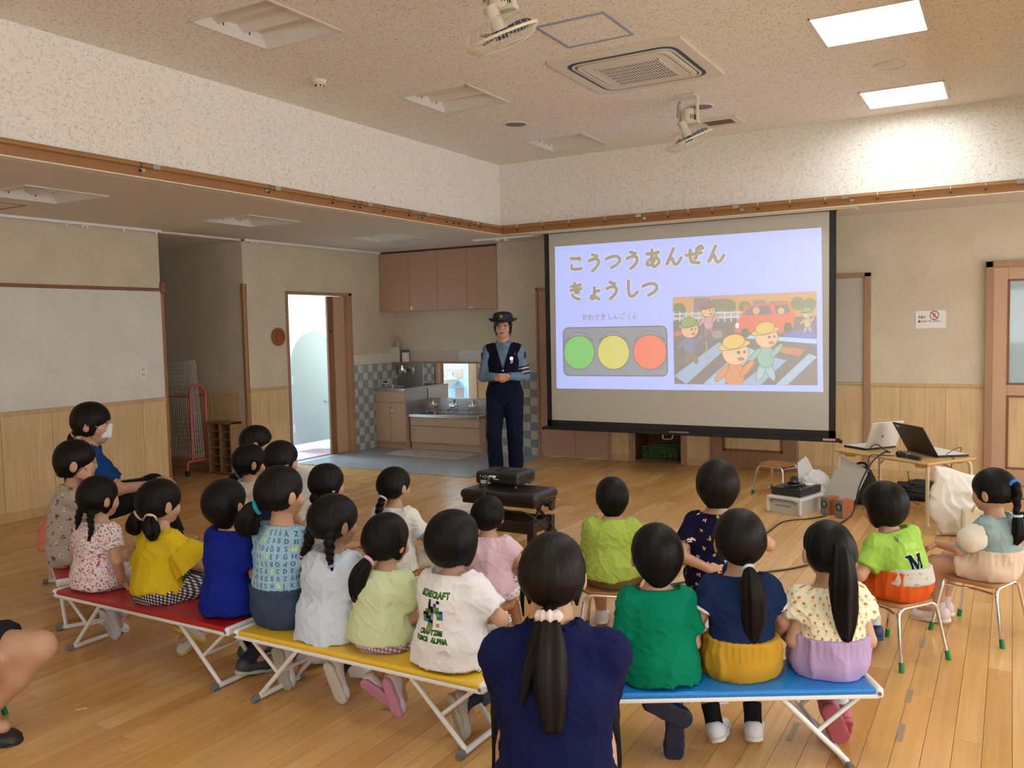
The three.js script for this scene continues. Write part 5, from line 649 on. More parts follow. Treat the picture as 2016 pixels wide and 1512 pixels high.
  const gb = thing('wire_basket', 'green wire basket on the floor shelf of the wall recess', 'basket', [-3.3, 0.03, ZB - 0.16]); const gm = mat([0.10, 0.30, 0.08], 0.5), w = []; for (let k = 0; k <= 16; k++) w.push(rod([-0.2 + k * 0.025, 0, 0.1], [-0.2 + k * 0.025, 0.13, 0.1], 0.002, 0.002, 5), rod([-0.2 + k * 0.025, 0, -0.1], [-0.2 + k * 0.025, 0.13, -0.1], 0.002, 0.002, 5)); for (let k = 0; k <= 5; k++) w.push(...[[-0.2, 0.1, 0.2, 0.1], [-0.2, -0.1, 0.2, -0.1], [-0.2, -0.1, -0.2, 0.1], [0.2, -0.1, 0.2, 0.1]].map(([a1, b1, c1, d1]) => rod([a1, 0.005 + k * 0.025, b1], [c1, 0.005 + k * 0.025, d1], 0.002, 0.002, 5))); mesh('wires', w, gm, gb); mesh('rim', bent([[-0.2, 0.132, 0.1], [0.2, 0.132, 0.1], [0.2, 0.132, -0.1], [-0.2, 0.132, -0.1], [-0.2, 0.132, 0.1]], 0.005, 0.02), gm, gb);
  // scraps of paper and tape on the floor
  const paper = mat([0.7, 0.66, 0.58], 0.7), tape = mat([0.33, 0.25, 0.16], 0.5), scrap = (x, z, w2, d2, t, m, label, nm = 'paper_scrap', cat = 'paper') => { const q = mesh(nm, at(new THREE.BoxGeometry(w2, 0.001, d2), 0, 0.0008, 0), m); q.position.set(x, 0, z); q.rotation.y = t; tag(q, label, cat); };
  const P = [[-3.232, -2.05, 0.045, 0.009, 0.9, paper, 'short white paper strip on the floor under the red bench']];
  for (const a2 of P) scrap(...a2);
  SCRAPS.forEach(([x, z, w2, d2, t, k, label]) => scrap(x, z, w2, d2, t, k ? tape : paper, label, k ? 'tape_mark' : 'paper_scrap', k ? 'tape' : 'paper'));
}
// ---------- people: joints in metres, distance field, surface nets ----------
const sub = (a, b) => [a[0] - b[0], a[1] - b[1], a[2] - b[2]], add = (a, b, s = 1) => [a[0] + b[0] * s, a[1] + b[1] * s, a[2] + b[2] * s], dot = (a, b) => a[0] * b[0] + a[1] * b[1] + a[2] * b[2], len = (a) => Math.hypot(a[0], a[1], a[2]), mul = (a, s) => [a[0] * s, a[1] * s, a[2] * s], nrm = (a) => mul(a, 1 / (len(a) || 1)), cross = (a, b) => [a[1] * b[2] - a[2] * b[1], a[2] * b[0] - a[0] * b[2], a[0] * b[1] - a[1] * b[0]], lerp3 = (a, b, t) => [a[0] + (b[0] - a[0]) * t, a[1] + (b[1] - a[1]) * t, a[2] + (b[2] - a[2]) * t];
function n3(x, y, z) { const xi = Math.floor(x), yi = Math.floor(y), zi = Math.floor(z), u = x - xi, v = y - yi, w = z - zi, s = u * u * (3 - 2 * u), t = v * v * (3 - 2 * v), r = w * w * (3 - 2 * w); const L = (a, b, k) => a + (b - a) * k; return L(L(L(hash(xi, yi, zi), hash(xi + 1, yi, zi), s), L(hash(xi, yi + 1, zi), hash(xi + 1, yi + 1, zi), s), t), L(L(hash(xi, yi, zi + 1), hash(xi + 1, yi, zi + 1), s), L(hash(xi, yi + 1, zi + 1), hash(xi + 1, yi + 1, zi + 1), s), t), r) - 0.5; }
class Field {
  constructor() { this.p = []; this.post = null; this.lo = [9, 9, 9]; this.hi = [-9, -9, -9]; }
  grow(c, r) { for (let i = 0; i < 3; i++) { this.lo[i] = Math.min(this.lo[i], c[i] - r); this.hi[i] = Math.max(this.hi[i], c[i] + r); } }
  cap(a, b, ra, rb2 = ra, k = 0.02) { return this.ecap(a, b, [1, 0, 0], ra, rb2, ra, rb2, k); }
  // elliptical tapered capsule: width w along r, depth d across
  ecap(a, b, r, w0, w1, d0, d1, k = 0.02) { const R = Math.max(w0, w1, d0, d1); this.grow(a, R); this.grow(b, R); const ab = sub(b, a); this.p.push({ a, ab, l2: dot(ab, ab) || 1e-9, r, w0, w1, d0, d1, k, c: lerp3(a, b, 0.5), R: len(ab) / 2 + R, round: w0 === d0 && w1 === d1 }); return this; }
  ell(c, R, f, k = 0.02) { const m = Math.max(...R); this.grow(c, m); this.p.push({ e: 1, c, q: R, f, k, R: m }); return this; }   // f: three axes
  at(x, y, z) {
    let d = 1e3;
    for (const o of this.p) {
      const cx = x - o.c[0], cy = y - o.c[1], cz = z - o.c[2], far = Math.sqrt(cx * cx + cy * cy + cz * cz) - o.R;
      if (far > d + o.k) continue; let e;
      if (o.e) {
        const f = o.f, px = f ? cx * f[0][0] + cy * f[0][1] + cz * f[0][2] : cx, py = f ? cx * f[1][0] + cy * f[1][1] + cz * f[1][2] : cy, pz = f ? cx * f[2][0] + cy * f[2][1] + cz * f[2][2] : cz, [A, B, C] = o.q;
        const k0 = Math.sqrt(px * px / A / A + py * py / B / B + pz * pz / C / C), k1 = Math.sqrt(px * px / A / A / A / A + py * py / B / B / B / B + pz * pz / C / C / C / C); e = k1 > 1e-6 ? k0 * (k0 - 1) / k1 : -Math.min(A, B, C);
      } else {
        const ax = x - o.a[0], ay = y - o.a[1], az = z - o.a[2]; let t = (ax * o.ab[0] + ay * o.ab[1] + az * o.ab[2]) / o.l2; t = t < 0 ? 0 : t > 1 ? 1 : t;
        const qx = ax - o.ab[0] * t, qy = ay - o.ab[1] * t, qz = az - o.ab[2] * t, w = o.w0 + (o.w1 - o.w0) * t;
        if (o.round) e = Math.sqrt(qx * qx + qy * qy + qz * qz) - w;
        else { const D = o.d0 + (o.d1 - o.d0) * t, u = qx * o.r[0] + qy * o.r[1] + qz * o.r[2], v2 = Math.max(0, qx * qx + qy * qy + qz * qz - u * u), k0 = Math.sqrt(u * u / w / w + v2 / D / D), k1 = Math.sqrt(u * u / w / w / w / w + v2 / D / D / D / D); e = k1 > 1e-6 ? k0 * (k0 - 1) / k1 : -Math.min(w, D); }
      }
      if (o.neg) { const h = Math.max(o.k - Math.abs(-e - d), 0) / o.k; d = Math.max(d, -e) + h * h * o.k / 4; continue; }
      const h = Math.max(o.k - Math.abs(d - e), 0) / o.k; d = Math.min(d, e) - h * h * o.k / 4;
    }
    return this.post ? this.post(d, x, y, z) : d;
  }
}
function netMesh(F, h, uvf, colf) {
  const m = 2.5 * h, lo = F.lo.map((v) => v - m), n = F.hi.map((v, i) => Math.ceil((v + m - lo[i]) / h / 4) * 4 + 1), [nx, ny, nz] = n, val = new Float32Array(nx * ny * nz).fill(1), id = (i, j, k) => (k * ny + j) * nx + i;
  for (let bk = 0; bk < nz; bk += 4) for (let bj = 0; bj < ny; bj += 4) for (let bi = 0; bi < nx; bi += 4) {
    const c = F.at(lo[0] + (bi + 1.5) * h, lo[1] + (bj + 1.5) * h, lo[2] + (bk + 1.5) * h), skip = Math.abs(c) > 5.2 * h;
    for (let k = bk; k < Math.min(bk + 4, nz); k++) for (let j = bj; j < Math.min(bj + 4, ny); j++) for (let i = bi; i < Math.min(bi + 4, nx); i++) val[id(i, j, k)] = skip ? c : F.at(lo[0] + i * h, lo[1] + j * h, lo[2] + k * h);
  }
  const vid = new Int32Array(nx * ny * nz).fill(-1), pos = [], idx = [], E = [[0, 1], [2, 3], [4, 5], [6, 7], [0, 2], [1, 3], [4, 6], [5, 7], [0, 4], [1, 5], [2, 6], [3, 7]], v = new Float64Array(8);
  for (let k = 0; k < nz - 1; k++) for (let j = 0; j < ny - 1; j++) for (let i = 0; i < nx - 1; i++) {
    let s = 0; for (let q = 0; q < 8; q++) { v[q] = val[id(i + (q & 1), j + (q >> 1 & 1), k + (q >> 2))]; if (v[q] < 0) s++; } if (s === 0 || s === 8) continue;
    let x = 0, y = 0, z = 0, c = 0; for (const [a, b] of E) if (v[a] < 0 !== v[b] < 0) { const t = v[a] / (v[a] - v[b]); x += (a & 1) + ((b & 1) - (a & 1)) * t; y += (a >> 1 & 1) + ((b >> 1 & 1) - (a >> 1 & 1)) * t; z += (a >> 2) + ((b >> 2) - (a >> 2)) * t; c++; }
    let px = lo[0] + (i + x / c) * h, py = lo[1] + (j + y / c) * h, pz = lo[2] + (k + z / c) * h; const d = F.at(px, py, pz), e = h * 0.25; let gx = F.at(px + e, py, pz) - d, gy = F.at(px, py + e, pz) - d, gz = F.at(px, py, pz + e) - d; const g = Math.hypot(gx, gy, gz) || 1, st = Math.max(-h * 0.6, Math.min(h * 0.6, d)) * Math.min(1, g / e); px -= gx / g * st; py -= gy / g * st; pz -= gz / g * st;
    vid[id(i, j, k)] = pos.length / 3; pos.push(px, py, pz);
  }
  for (let k = 1; k < nz - 1; k++) for (let j = 1; j < ny - 1; j++) for (let i = 1; i < nx - 1; i++) {
    const a = val[id(i, j, k)] < 0; const quad = (p, q, r, s, f) => { if (p < 0 || q < 0 || r < 0 || s < 0) return; f ? idx.push(p, q, r, p, r, s) : idx.push(p, r, q, p, s, r); };
    if (a !== val[id(i + 1, j, k)] < 0) quad(vid[id(i, j - 1, k - 1)], vid[id(i, j, k - 1)], vid[id(i, j, k)], vid[id(i, j - 1, k)], a);
    if (a !== val[id(i, j + 1, k)] < 0) quad(vid[id(i - 1, j, k - 1)], vid[id(i - 1, j, k)], vid[id(i, j, k)], vid[id(i, j, k - 1)], a);
    if (a !== val[id(i, j, k + 1)] < 0) quad(vid[id(i - 1, j - 1, k)], vid[id(i, j - 1, k)], vid[id(i, j, k)], vid[id(i - 1, j, k)], a);
  }
  const G = new THREE.BufferGeometry(); G.setAttribute('position', new THREE.Float32BufferAttribute(pos, 3)); G.setIndex(idx);
  const uv = new Float32Array(pos.length / 3 * 2), cl = colf ? new Float32Array(pos.length) : null;
  for (let i = 0; i < pos.length / 3; i++) { const q = [pos[3 * i], pos[3 * i + 1], pos[3 * i + 2]]; if (uvf) { const [a, b] = uvf(q); uv[2 * i] = a; uv[2 * i + 1] = b; } if (cl) { const c = colf(q); cl.set(c, 3 * i); } }
  G.setAttribute('uv', new THREE.BufferAttribute(uv, 2)); if (cl) G.setAttribute('color', new THREE.BufferAttribute(cl, 3)); G.computeVertexNormals(); return G;
}
const rotYXZ = (y, x, z) => { const e = new THREE.Matrix4().makeRotationFromEuler(new THREE.Euler(x, y, z, 'YXZ')).elements; return [[e[0], e[1], e[2]], [e[4], e[5], e[6]], [e[8], e[9], e[10]]]; };
// materials shared by people
const hairBump = dtex(256, 256, (u, v) => { const k = 0.5 + 0.5 * (noise2(u * 128, v * 3, 128, 3) - 0.5) + 0.5 * (noise2(u * 64 + 3, v * 2, 64, 2) - 0.5); return [k, k, k]; }, false);
const hairMat = new THREE.MeshPhysicalMaterial({ specularIntensity: 0.3, color: col(0.006, 0.0047, 0.0042), roughness: 0.46, bumpMap: withRepeat(hairBump, 3, 1), bumpScale: 0.00035 });
const hairBrown = new THREE.MeshPhysicalMaterial({ specularIntensity: 0.3, color: col(0.010, 0.0068, 0.005), roughness: 0.46, bumpMap: withRepeat(hairBump, 3, 1), bumpScale: 0.00035 });
const skinMat = new THREE.MeshPhysicalMaterial({ vertexColors: true, roughness: 0.55, sheen: 0.15, sheenRoughness: 0.5 });
const SKIN = [0.54, 0.305, 0.19];
const cloth = (c, o = {}) => new THREE.MeshPhysicalMaterial({ specularIntensity: 0.3, color: Array.isArray(c) ? col(...c) : new THREE.Color(c), roughness: 0.9, bumpMap: withRepeat(clothB, 14, 14), bumpScale: 0.0004, ...o });
const KID = { pel: 0.072, sp: [0.085, 0.095, 0.09], neck: 0.046, sh: 0.088, hip: 0.055, ua: 0.15, fa: 0.135, th: 0.23, shn: 0.215, head: 0.935, hand: 0.68, foot: 0.86,
  tor: [[0.102, 0.082], [0.085, 0.066], [0.093, 0.068], [0.055, 0.05]], nr: 0.034, ar: [0.033, 0.027, 0.024, 0.018], lr: [0.06, 0.044, 0.04, 0.025] };
const LADY = { pel: 0.10, sp: [0.14, 0.17, 0.155], neck: 0.08, sh: 0.15, hip: 0.085, ua: 0.27, fa: 0.235, th: 0.40, shn: 0.39, head: 1.1, hand: 1, foot: 1.12,
  tor: [[0.155, 0.105], [0.125, 0.088], [0.142, 0.10], [0.08, 0.068]], nr: 0.05, ar: [0.05, 0.04, 0.037, 0.025], lr: [0.088, 0.06, 0.056, 0.036] };
function ik(a, t, l1, l2, hint) { // two-bone chain from a toward t; returns [middle, end]
  let d = sub(t, a), L = len(d); const mx = (l1 + l2) * 0.995; if (L > mx) { d = mul(d, mx / L); L = mx; } const mn = Math.abs(l1 - l2) + 0.02; if (L < mn) { d = mul(nrm(d), mn); L = mn; }
  const u = nrm(d), x = (L * L + l1 * l1 - l2 * l2) / (2 * L), h = Math.sqrt(Math.max(0, l1 * l1 - x * x)); let v = sub(hint, mul(u, dot(hint, u))); v = nrm(v); return [add(add(a, u, x), v, h), add(a, d)];
}
function person(c) {
  const D = c.adult ? LADY : KID, s = c.s || 1, S = (v) => v * s, o = thing('person', c.label, 'person', [c.pos[0], 0, c.pos[1]], face(...c.dir), c.group);
  const rad = Math.PI / 180, lean = c.lean || [4, 8, 12], side = c.side || [0, 0, 0], up = (l, q) => nrm([Math.tan((q || 0) * rad), 1, Math.tan(l * rad)]), H = c.h || 0.008, tw = (c.twist || 0) * rad;
  const hy = c.stand ? c.stand : c.seat + S(D.pel), s0 = [0, hy, c.z0 || 0], u0 = up(lean[0], side[0]), u1 = up(lean[1], side[1]), u2 = up(lean[2], side[2]);
  const TL = S(c.tl || 1), s1 = add(s0, u0, TL * D.sp[0]), s2 = add(s1, u1, TL * D.sp[1]), s3 = add(s2, u2, TL * D.sp[2]), r0 = [1, 0, 0], rT = nrm(sub([Math.cos(tw), Math.sin((side[2] || 0) * -rad), -Math.sin(tw)], [0, 0, 0])), rM = nrm(add(r0, rT));
  const hd = c.head || {}, nk = up((hd.neck ?? lean[2] * 0.9), side[2]), hb = add(s3, nk, S(D.neck)), hs = S(D.head) * (c.headS || 1), Fh = rotYXZ((hd.yaw || 0) * rad, (hd.pitch || 0) * rad, (hd.roll || 0) * rad), hc = add(add(hb, nk, 0.045 * hs), Fh[1], 0.05 * hs);
  const P = (x, y, z) => add(add(add(hc, Fh[0], x * hs), Fh[1], y * hs), Fh[2], z * hs), toH = (q) => { const d = sub(q, hc); return [dot(d, Fh[0]) / hs, dot(d, Fh[1]) / hs, dot(d, Fh[2]) / hs]; };
  const shc = lerp3(s2, s3, 0.66), trp = lerp3(s2, s3, 0.93), sh = [add(shc, rT, S(D.sh) * (c.shw || 1)), add(shc, rT, -S(D.sh) * (c.shw || 1))], hp = [add(add(s0, r0, S(D.hip)), [0, -0.01, 0.01]), add(add(s0, r0, -S(D.hip)), [0, -0.01, 0.01])];
  const arms = [c.armL, c.armR].map((a0q, i) => { const k = i ? -1 : 1, a = a0q && a0q.hp ? { ...a0q, h: add(P(...a0q.hp), nrm(a0q.dir), -0.04) } : a0q, A = a || { h: [k * 0.06, c.seat + 0.14, 0.17] }; const [e, w] = ik(sh[i], A.h, S(D.ua), S(D.fa), A.hint || [k * 0.28, -1, -0.55]); return { e, w, dir: nrm(A.dir || sub(w, e)), pn: A.palm || [0, -1, 0], curl: A.curl ?? 0.45, none: A.none, fist: A.fist }; });
  const legs = [c.legL, c.legR].map((a, i) => { const k = i ? -1 : 1, A = a || { a: [k * 0.07, 0.06, 0.24] }; const [kn, an] = ik(hp[i], A.a, S(D.th), S(D.shn), A.hint || [k * 0.15, 1, 0.9]); return { kn, an, toe: nrm(A.toe || [0, -0.1, 1]), ...A, a: an }; });
  if (globalThis.DBG) { o.updateMatrixWorld(); const w = V(...P(0, 0.012, -0.014)).applyMatrix4(o.matrixWorld), d = -w.clone().applyMatrix4(camera.matrixWorldInverse).z; w.project(camera); console.log('HEAD', o.name, ((w.x + 1) * 1008).toFixed(0), ((1 - w.y) * 756).toFixed(0), d.toFixed(2), c.label.slice(0, 40)); }
  const skin = mul(SKIN, c.tone || 1), parts = [];
  // --- body ---
  const B = new Field(), T = D.tor.map(([w, d]) => [S(w), S(d)]), sl = 0.88, pts = [s0, s1, s2, s3], rs = [r0, rM, rT, rT];
  for (let i = 0; i < 3; i++) B.ecap(pts[i], pts[i + 1], rs[i], T[i][0] * sl, T[i + 1][0] * sl, T[i][1] * sl, T[i + 1][1] * sl, 0.03);
  B.cap(s3, hb, S(D.nr) * 1.12, S(D.nr), 0.02); B.cap(hb, add(hc, Fh[2], -0.015 * hs), S(D.nr), S(D.nr) * 0.95, 0.02);
  const [a0, a1, a2, a3] = D.ar.map(S), [l0, l1, l2, l3] = D.lr.map(S);
  for (let i = 0; i < 2; i++) { B.cap(trp, sh[i], a0 * 0.8, a0 * 0.95, 0.03); B.cap(sh[i], arms[i].e, a0, a1, 0.02); B.cap(arms[i].e, arms[i].w, a2 * 1.04, a3, 0.012); B.cap(hp[i], legs[i].kn, l0, l1, 0.03); B.cap(legs[i].kn, lerp3(legs[i].kn, legs[i].a, 0.35), l1 * 0.95, l2, 0.02); B.cap(lerp3(legs[i].kn, legs[i].a, 0.35), legs[i].a, l2, l3, 0.02); B.cap(legs[i].a, add(legs[i].a, legs[i].toe, S(0.10) * D.foot), l3 * 0.95, l3 * 0.7, 0.01); }
  parts.push(netMesh(B, H * 1.22, null, () => skin));
  // --- head with face ---
  const E = new Field(), fr = Fh, e3 = (x, y, z, a, b, d, k, f) => E.ell(P(x, y, z), [a * hs, b * hs, d * hs], f || fr, k * hs), ch = c.adult ? 0 : 1, jl = c.adult ? 0.008 : 0;
  e3(0, 0.022, -0.01, 0.074, 0.083, 0.09, 0.02); e3(0, -0.03 - jl, 0.02, 0.058, 0.07 + jl, 0.062, 0.03); e3(0, -0.078 - jl, 0.048, 0.024, 0.02, 0.022, 0.03); for (const k of [-1, 1]) { e3(k * 0.033, -0.036, 0.05, 0.026 + 0.005 * ch, 0.027, 0.026, 0.02); e3(k * 0.03, 0.0, 0.062, 0.017, 0.012, 0.014, 0.008); e3(k * 0.085, -0.014, -0.012, 0.0105, 0.029, 0.0185, 0.008); e3(k * 0.0978, -0.012, -0.006, 0.0045, 0.015, 0.008, 0.004); E.p[E.p.length - 1].neg = 1; }
  E.cap(P(0, 0.006, 0.072), P(0, -0.021, 0.085 + 0.006 * (1 - ch)), 0.0065 * hs, 0.0095 * hs, 0.012 * hs); E.cap(P(-0.012, -0.052 - jl, 0.073), P(0.012, -0.052 - jl, 0.073), 0.0065 * hs, 0.0065 * hs, 0.006 * hs); E.cap(hb, P(0, -0.03, -0.02), S(D.nr) * 0.96, S(D.nr) * 0.93, 0.02);
  parts.push(netMesh(E, c.hh || 0.0052, null, (q) => {
    const [x, y, z] = toH(q); if (z > 0.03) { const ex = Math.abs(x) - 0.031, r = (ex / 0.0145) ** 2 + (y / 0.0062) ** 2; if (r < 1) return Math.hypot(ex, y) < 0.0066 ? [0.012, 0.008, 0.006] : [0.62, 0.57, 0.52]; if ((ex / 0.0165) ** 2 + ((y - 0.003) / 0.0065) ** 2 < 1 && y > 0) return [0.02, 0.013, 0.01]; if (Math.abs(ex) < 0.018 && Math.abs(y - 0.021 + ex * ex * 14) < 0.0034) return [0.05, 0.03, 0.02]; const my = y + 0.052 + jl; if ((x / 0.02) ** 2 + (my / 0.0075) ** 2 < 1) return Math.abs(my) < 0.0014 + (c.mouth || 0) ? [0.10, 0.03, 0.025] : mul([0.40, 0.13, 0.11], c.tone || 1); }
    return skin; }));
  // --- hands ---
  arms.forEach((A, i) => {
    if (A.none) return; const hsn = S(D.hand), f = A.dir, n = nrm(sub(A.pn, mul(f, dot(A.pn, f)))), sd = cross(n, f), k = i ? 1 : -1, Q = (x, y, z) => add(add(add(A.w, sd, x * hsn * k), n, y * hsn), f, z * hsn), G = new Field(), R = (v) => v * hsn;   // x toward the thumb
    G.ecap(Q(0, 0, -0.01), Q(0, 0.003, 0.07), sd, R(0.026), R(0.039), R(0.018), R(0.014), R(0.012));
    [[0.028, 0.072, 0.9], [0.010, 0.08, 1], [-0.010, 0.078, 0.95], [-0.028, 0.07, 0.76]].forEach(([x, z, l], j) => { let p = Q(x, 0.002, z * 0.92), ang = A.curl * 0.6 + 0.05 * j; [0.036, 0.026, 0.021].forEach((seg, m) => { ang += A.curl * (m ? 0.9 : 0.5); const q = add(add(p, f, R(seg * l) * Math.cos(ang)), n, R(seg * l) * Math.sin(ang)); G.cap(p, q, R(0.0092 - m * 0.0012), R(0.0084 - m * 0.0012), R(0.003)); p = q; }); });
    const t0 = Q(0.022, 0.006, 0.015), t1 = Q(0.045, 0.016 + 0.01 * A.curl, 0.045), t2 = Q(0.048 - 0.02 * A.curl, 0.026 + 0.02 * A.curl, 0.072); G.cap(t0, t1, R(0.014), R(0.0105), R(0.01)); G.cap(t1, t2, R(0.0105), R(0.0085), R(0.003)); parts.push(netMesh(G, c.hf || 0.0042, null, () => skin));
  });
  const merged = mergeGeometries(parts.map((g) => { g.deleteAttribute('uv'); return g; })); mesh('body', merged, skinMat, o);
  // --- hair ---
  const hr = c.hair || {}, K = new Field(), hm = hr.m || hairMat, bang = hr.bang ?? 0.034, nape = hr.nape ?? -0.075, ke = (x, y, z, a, b, d, k, neg) => { K.ell(P(x, y, z), [a * hs, b * hs, d * hs], fr, k * hs); if (neg) K.p[K.p.length - 1].neg = 1; }, fat = hr.fat || 0;
  ke(0, 0.026, -0.014, 0.087 + fat, 0.09 + fat * 0.6, 0.1 + fat, 0.03); ke(0, -0.025, -0.045, 0.078 + fat, 0.075, 0.058 + fat * 0.6, 0.05); if (hr.side !== 0) for (const k of [-1, 1]) ke(k * 0.066, -0.02 - (hr.side || 0) / 2, -0.006, 0.021 + fat * 0.5, 0.055 + (hr.side || 0.01) / 2, 0.034, 0.03);
  if (hr.napeN) { ke(0, -0.06, -0.05, 0.056, 0.07, 0.036, 0.04); }
  if (hr.long) { ke(0, -0.06 - hr.long / 2, -0.05, 0.075, 0.06 + hr.long / 2, 0.045, 0.05); }
  if (!hr.noFace) { K.ell(P(0, -0.075 + (bang - 0.034), 0.108), [0.062 * hs, 0.105 * hs, 0.085 * hs], fr, 0.012 * hs); K.p[K.p.length - 1].neg = 1; }
  const sd2 = hash(Math.round(c.pos[0] * 1000), Math.round(c.pos[1] * 1000)) * 9;
  K.post = (d, x, y, z) => { const [a, b, e] = toH([x, y, z]); const th = Math.atan2(a, -(e + 0.02)), rr2 = Math.hypot(a, e + 0.03), w = Math.min(1, rr2 / 0.05), wob = n3(a * 14 + sd2, b * 9, e * 14) * 2.2; let D2 = d / hs + w * (0.0005 * Math.sin(th * 17 + wob * 3 + sd2) + 0.0003 * Math.sin(th * 37 + wob * 4) + 0.0024 * n3(a * 26, b * 10 + sd2, e * 26) + 0.006 * n3(a * 11 + sd2, b * 8, e * 11)); const cut = (hr.edge ? hr.edge(a, b, e) : nape + 0.5 * Math.max(0, e)) + 0.005 * Math.sin(th * 23 + sd2 * 3) * n3(th * 6, sd2, 1) * 2; D2 += (hr.taper ?? 0.22) * Math.max(0, -0.015 - b) * (e < 0.02 ? 1 : 0.3); D2 = Math.max(D2, (cut - b) * 0.8); if (hr.ear !== 0) { const r = Math.hypot((Math.abs(a) - 0.085) / 0.03, (b + 0.016) / 0.027, (e + 0.010) / 0.017); D2 = Math.max(D2, (1 - r) * 0.014); } return D2 * hs; };
  const hg = netMesh(K, c.hr || 0.0055, (q) => { const [a, b, e] = toH(q); return [Math.atan2(a, -(e + 0.02)) / 6.2832 + 0.5, b * 3]; }); mesh('hair', hg, hm, o);
  // tails and braids: points as offsets from the head (head turn only) in head units
  for (const t of hr.tails || []) {
    const cy = Math.cos((hd.yaw || 0) * rad), sy = Math.sin((hd.yaw || 0) * rad), W = t.pts.map(([x, y, z], i) => { const f = Math.min(1, i / 2); const g = [hc[0] + (x * cy + z * sy) * hs, hc[1] + y * hs, hc[2] + (-x * sy + z * cy) * hs], hq = P(x, y, z); return V(...lerp3(hq, g, f)); });
    const cv = new THREE.CatmullRomCurve3(W, false, 'centripetal'), n = t.braid ? 60 : 34, C = cv.getPoints(n), rA = t.r, rad2 = (u) => { const k = u * (rA.length - 1), i = Math.min(rA.length - 2, Math.floor(k)); return (rA[i] + (rA[i + 1] - rA[i]) * (k - i)) * hs; };
    const g = t.braid ? sweep(C.map((p, i) => p), (u, a) => rad2(u) * (0.78 + 0.30 * Math.abs(Math.sin(u * Math.PI * t.braid + (Math.cos(a) > 0 ? 0 : 1.57))) + 0.06 * Math.sin(a * 9)), 16, true, [2, 4]) : sweep(C, (u, a) => rad2(u) * (1 + (0.10 + 0.22 * u) * Math.sin(a * 5 + u * 2 + sd2) * 0.6 + 0.09 * Math.sin(a * 11 + u * 5)), 30, true, [3, 4]);
    mesh(t.braid ? 'braid' : 'ponytail', g, hm, o);
    if (t.tie) { const i = t.tieAt || 2, p = C[i], q = C[i + 1].clone().sub(C[i - 1]).normalize(), rt = rad2(i / n) * 1.05, tg = new THREE.TorusGeometry(rt, (t.tieR || 0.0065) * hs, 8, 24); tg.applyQuaternion(new THREE.Quaternion().setFromUnitVectors(V(0, 0, 1), q)); tg.translate(p.x, p.y, p.z); mesh('hair_tie', tg, cloth(t.tie, { bumpMap: null }), o); }
    if (t.endTie) { const i = Math.round(n * 0.86), p = C[i], q = C[i + 1].clone().sub(C[i - 1]).normalize(), tg = new THREE.TorusGeometry(rad2(i / n), 0.006 * hs, 8, 20); tg.applyQuaternion(new THREE.Quaternion().setFromUnitVectors(V(0, 0, 1), q)); tg.translate(p.x, p.y, p.z); mesh('hair_tie', tg, cloth(t.endTie, { bumpMap: null }), o); }
  }
  for (const [x, y, z, cc] of hr.clips || []) { const g = new THREE.TorusGeometry(0.012 * hs, 0.0035 * hs, 8, 16, 4.2), p = P(x, y, z); g.applyQuaternion(new THREE.Quaternion().setFromUnitVectors(V(0, 0, 1), V(...nrm(sub(p, hc))))); g.translate(...p); mesh('hair_clip', g, mat(cc || [0.8, 0.8, 0.8], 0.3), o); }
  // --- top ---
  const cyl = (q) => { let k = 0, bd = 9; for (let i = 0; i < 3; i++) { const ab = sub(pts[i + 1], pts[i]), u = Math.max(0, Math.min(1, dot(sub(q, pts[i]), ab) / dot(ab, ab))); const m2 = len(sub(q, add(pts[i], ab, u))); if (m2 < bd) { bd = m2; k = i + u; } } const m = lerp3(pts[Math.floor(k)], pts[Math.min(3, Math.floor(k) + 1)], k % 1), d = sub(q, m); return [Math.atan2(dot(d, rT), -d[2]) * -0.11 * s, q[1] - s0[1]]; };   // centred on the back; as seen from behind u runs to the right
  for (const t of [c.top, c.vest]) if (t) {
    const tuck = c.bottom && (t.hem ?? 0.1) <= 0.012, F = new Field(), ez = t.ease ?? 0.012, hem = tuck ? 0.016 - (c.bottom.rise ?? 0.55) * S(D.sp[0]) : t.hem ?? 0.10, fl2 = tuck ? 0 : t.flare ?? 0.008;
    for (let i = 0; i < 3; i++) F.ecap(pts[i], pts[i + 1], rs[i], T[i][0] + ez + (i === 0 ? fl2 : 0), T[i + 1][0] + ez * (i === 2 ? 0.7 : 1), T[i][1] + ez + (i === 0 ? fl2 : 0), T[i + 1][1] + ez * (i === 2 ? 0.7 : 1), 0.04);
    if (hem > 0.01) F.ecap(s0, add(s0, [0, -hem, 0]), r0, T[0][0] + ez + fl2, T[0][0] + ez + fl2 * 2, T[0][1] + ez + fl2, T[0][1] + ez + fl2 * 2, 0.03);
    const slv = t.sleeve ?? 0.55, sr = t.sr ?? 0.012, G2 = [], smin = (p, q, k) => { const h = Math.max(k - Math.abs(p - q), 0) / k; return Math.min(p, q) - h * h * k / 4; };
    for (let i = 0; i < 2; i++) {
      if (slv <= 0) { F.cap(trp, lerp3(trp, sh[i], 0.93), a0 * 0.7 + ez, a0 * 0.95 + ez * 0.75, 0.03); continue; }
      const g = new Field(), L = Math.min(1, slv), en = lerp3(sh[i], arms[i].e, L); g.cap(trp, sh[i], a0 * 0.72 + ez * 0.8, a0 * 0.95 + ez * 0.9, 0.04); if (t.puff) g.ell(lerp3(sh[i], arms[i].e, L * 0.62), [a0 + t.puff, a0 + t.puff, a0 + t.puff], null, 0.02);
      g.cap(sh[i], slv > 1 ? arms[i].e : add(en, nrm(sub(arms[i].e, sh[i])), 0.02), a0 + ez * 0.9, (slv >= 1 ? a1 : a0 + (a1 - a0) * L) + sr, 0.025); let e = en, dr = nrm(sub(arms[i].e, sh[i]));
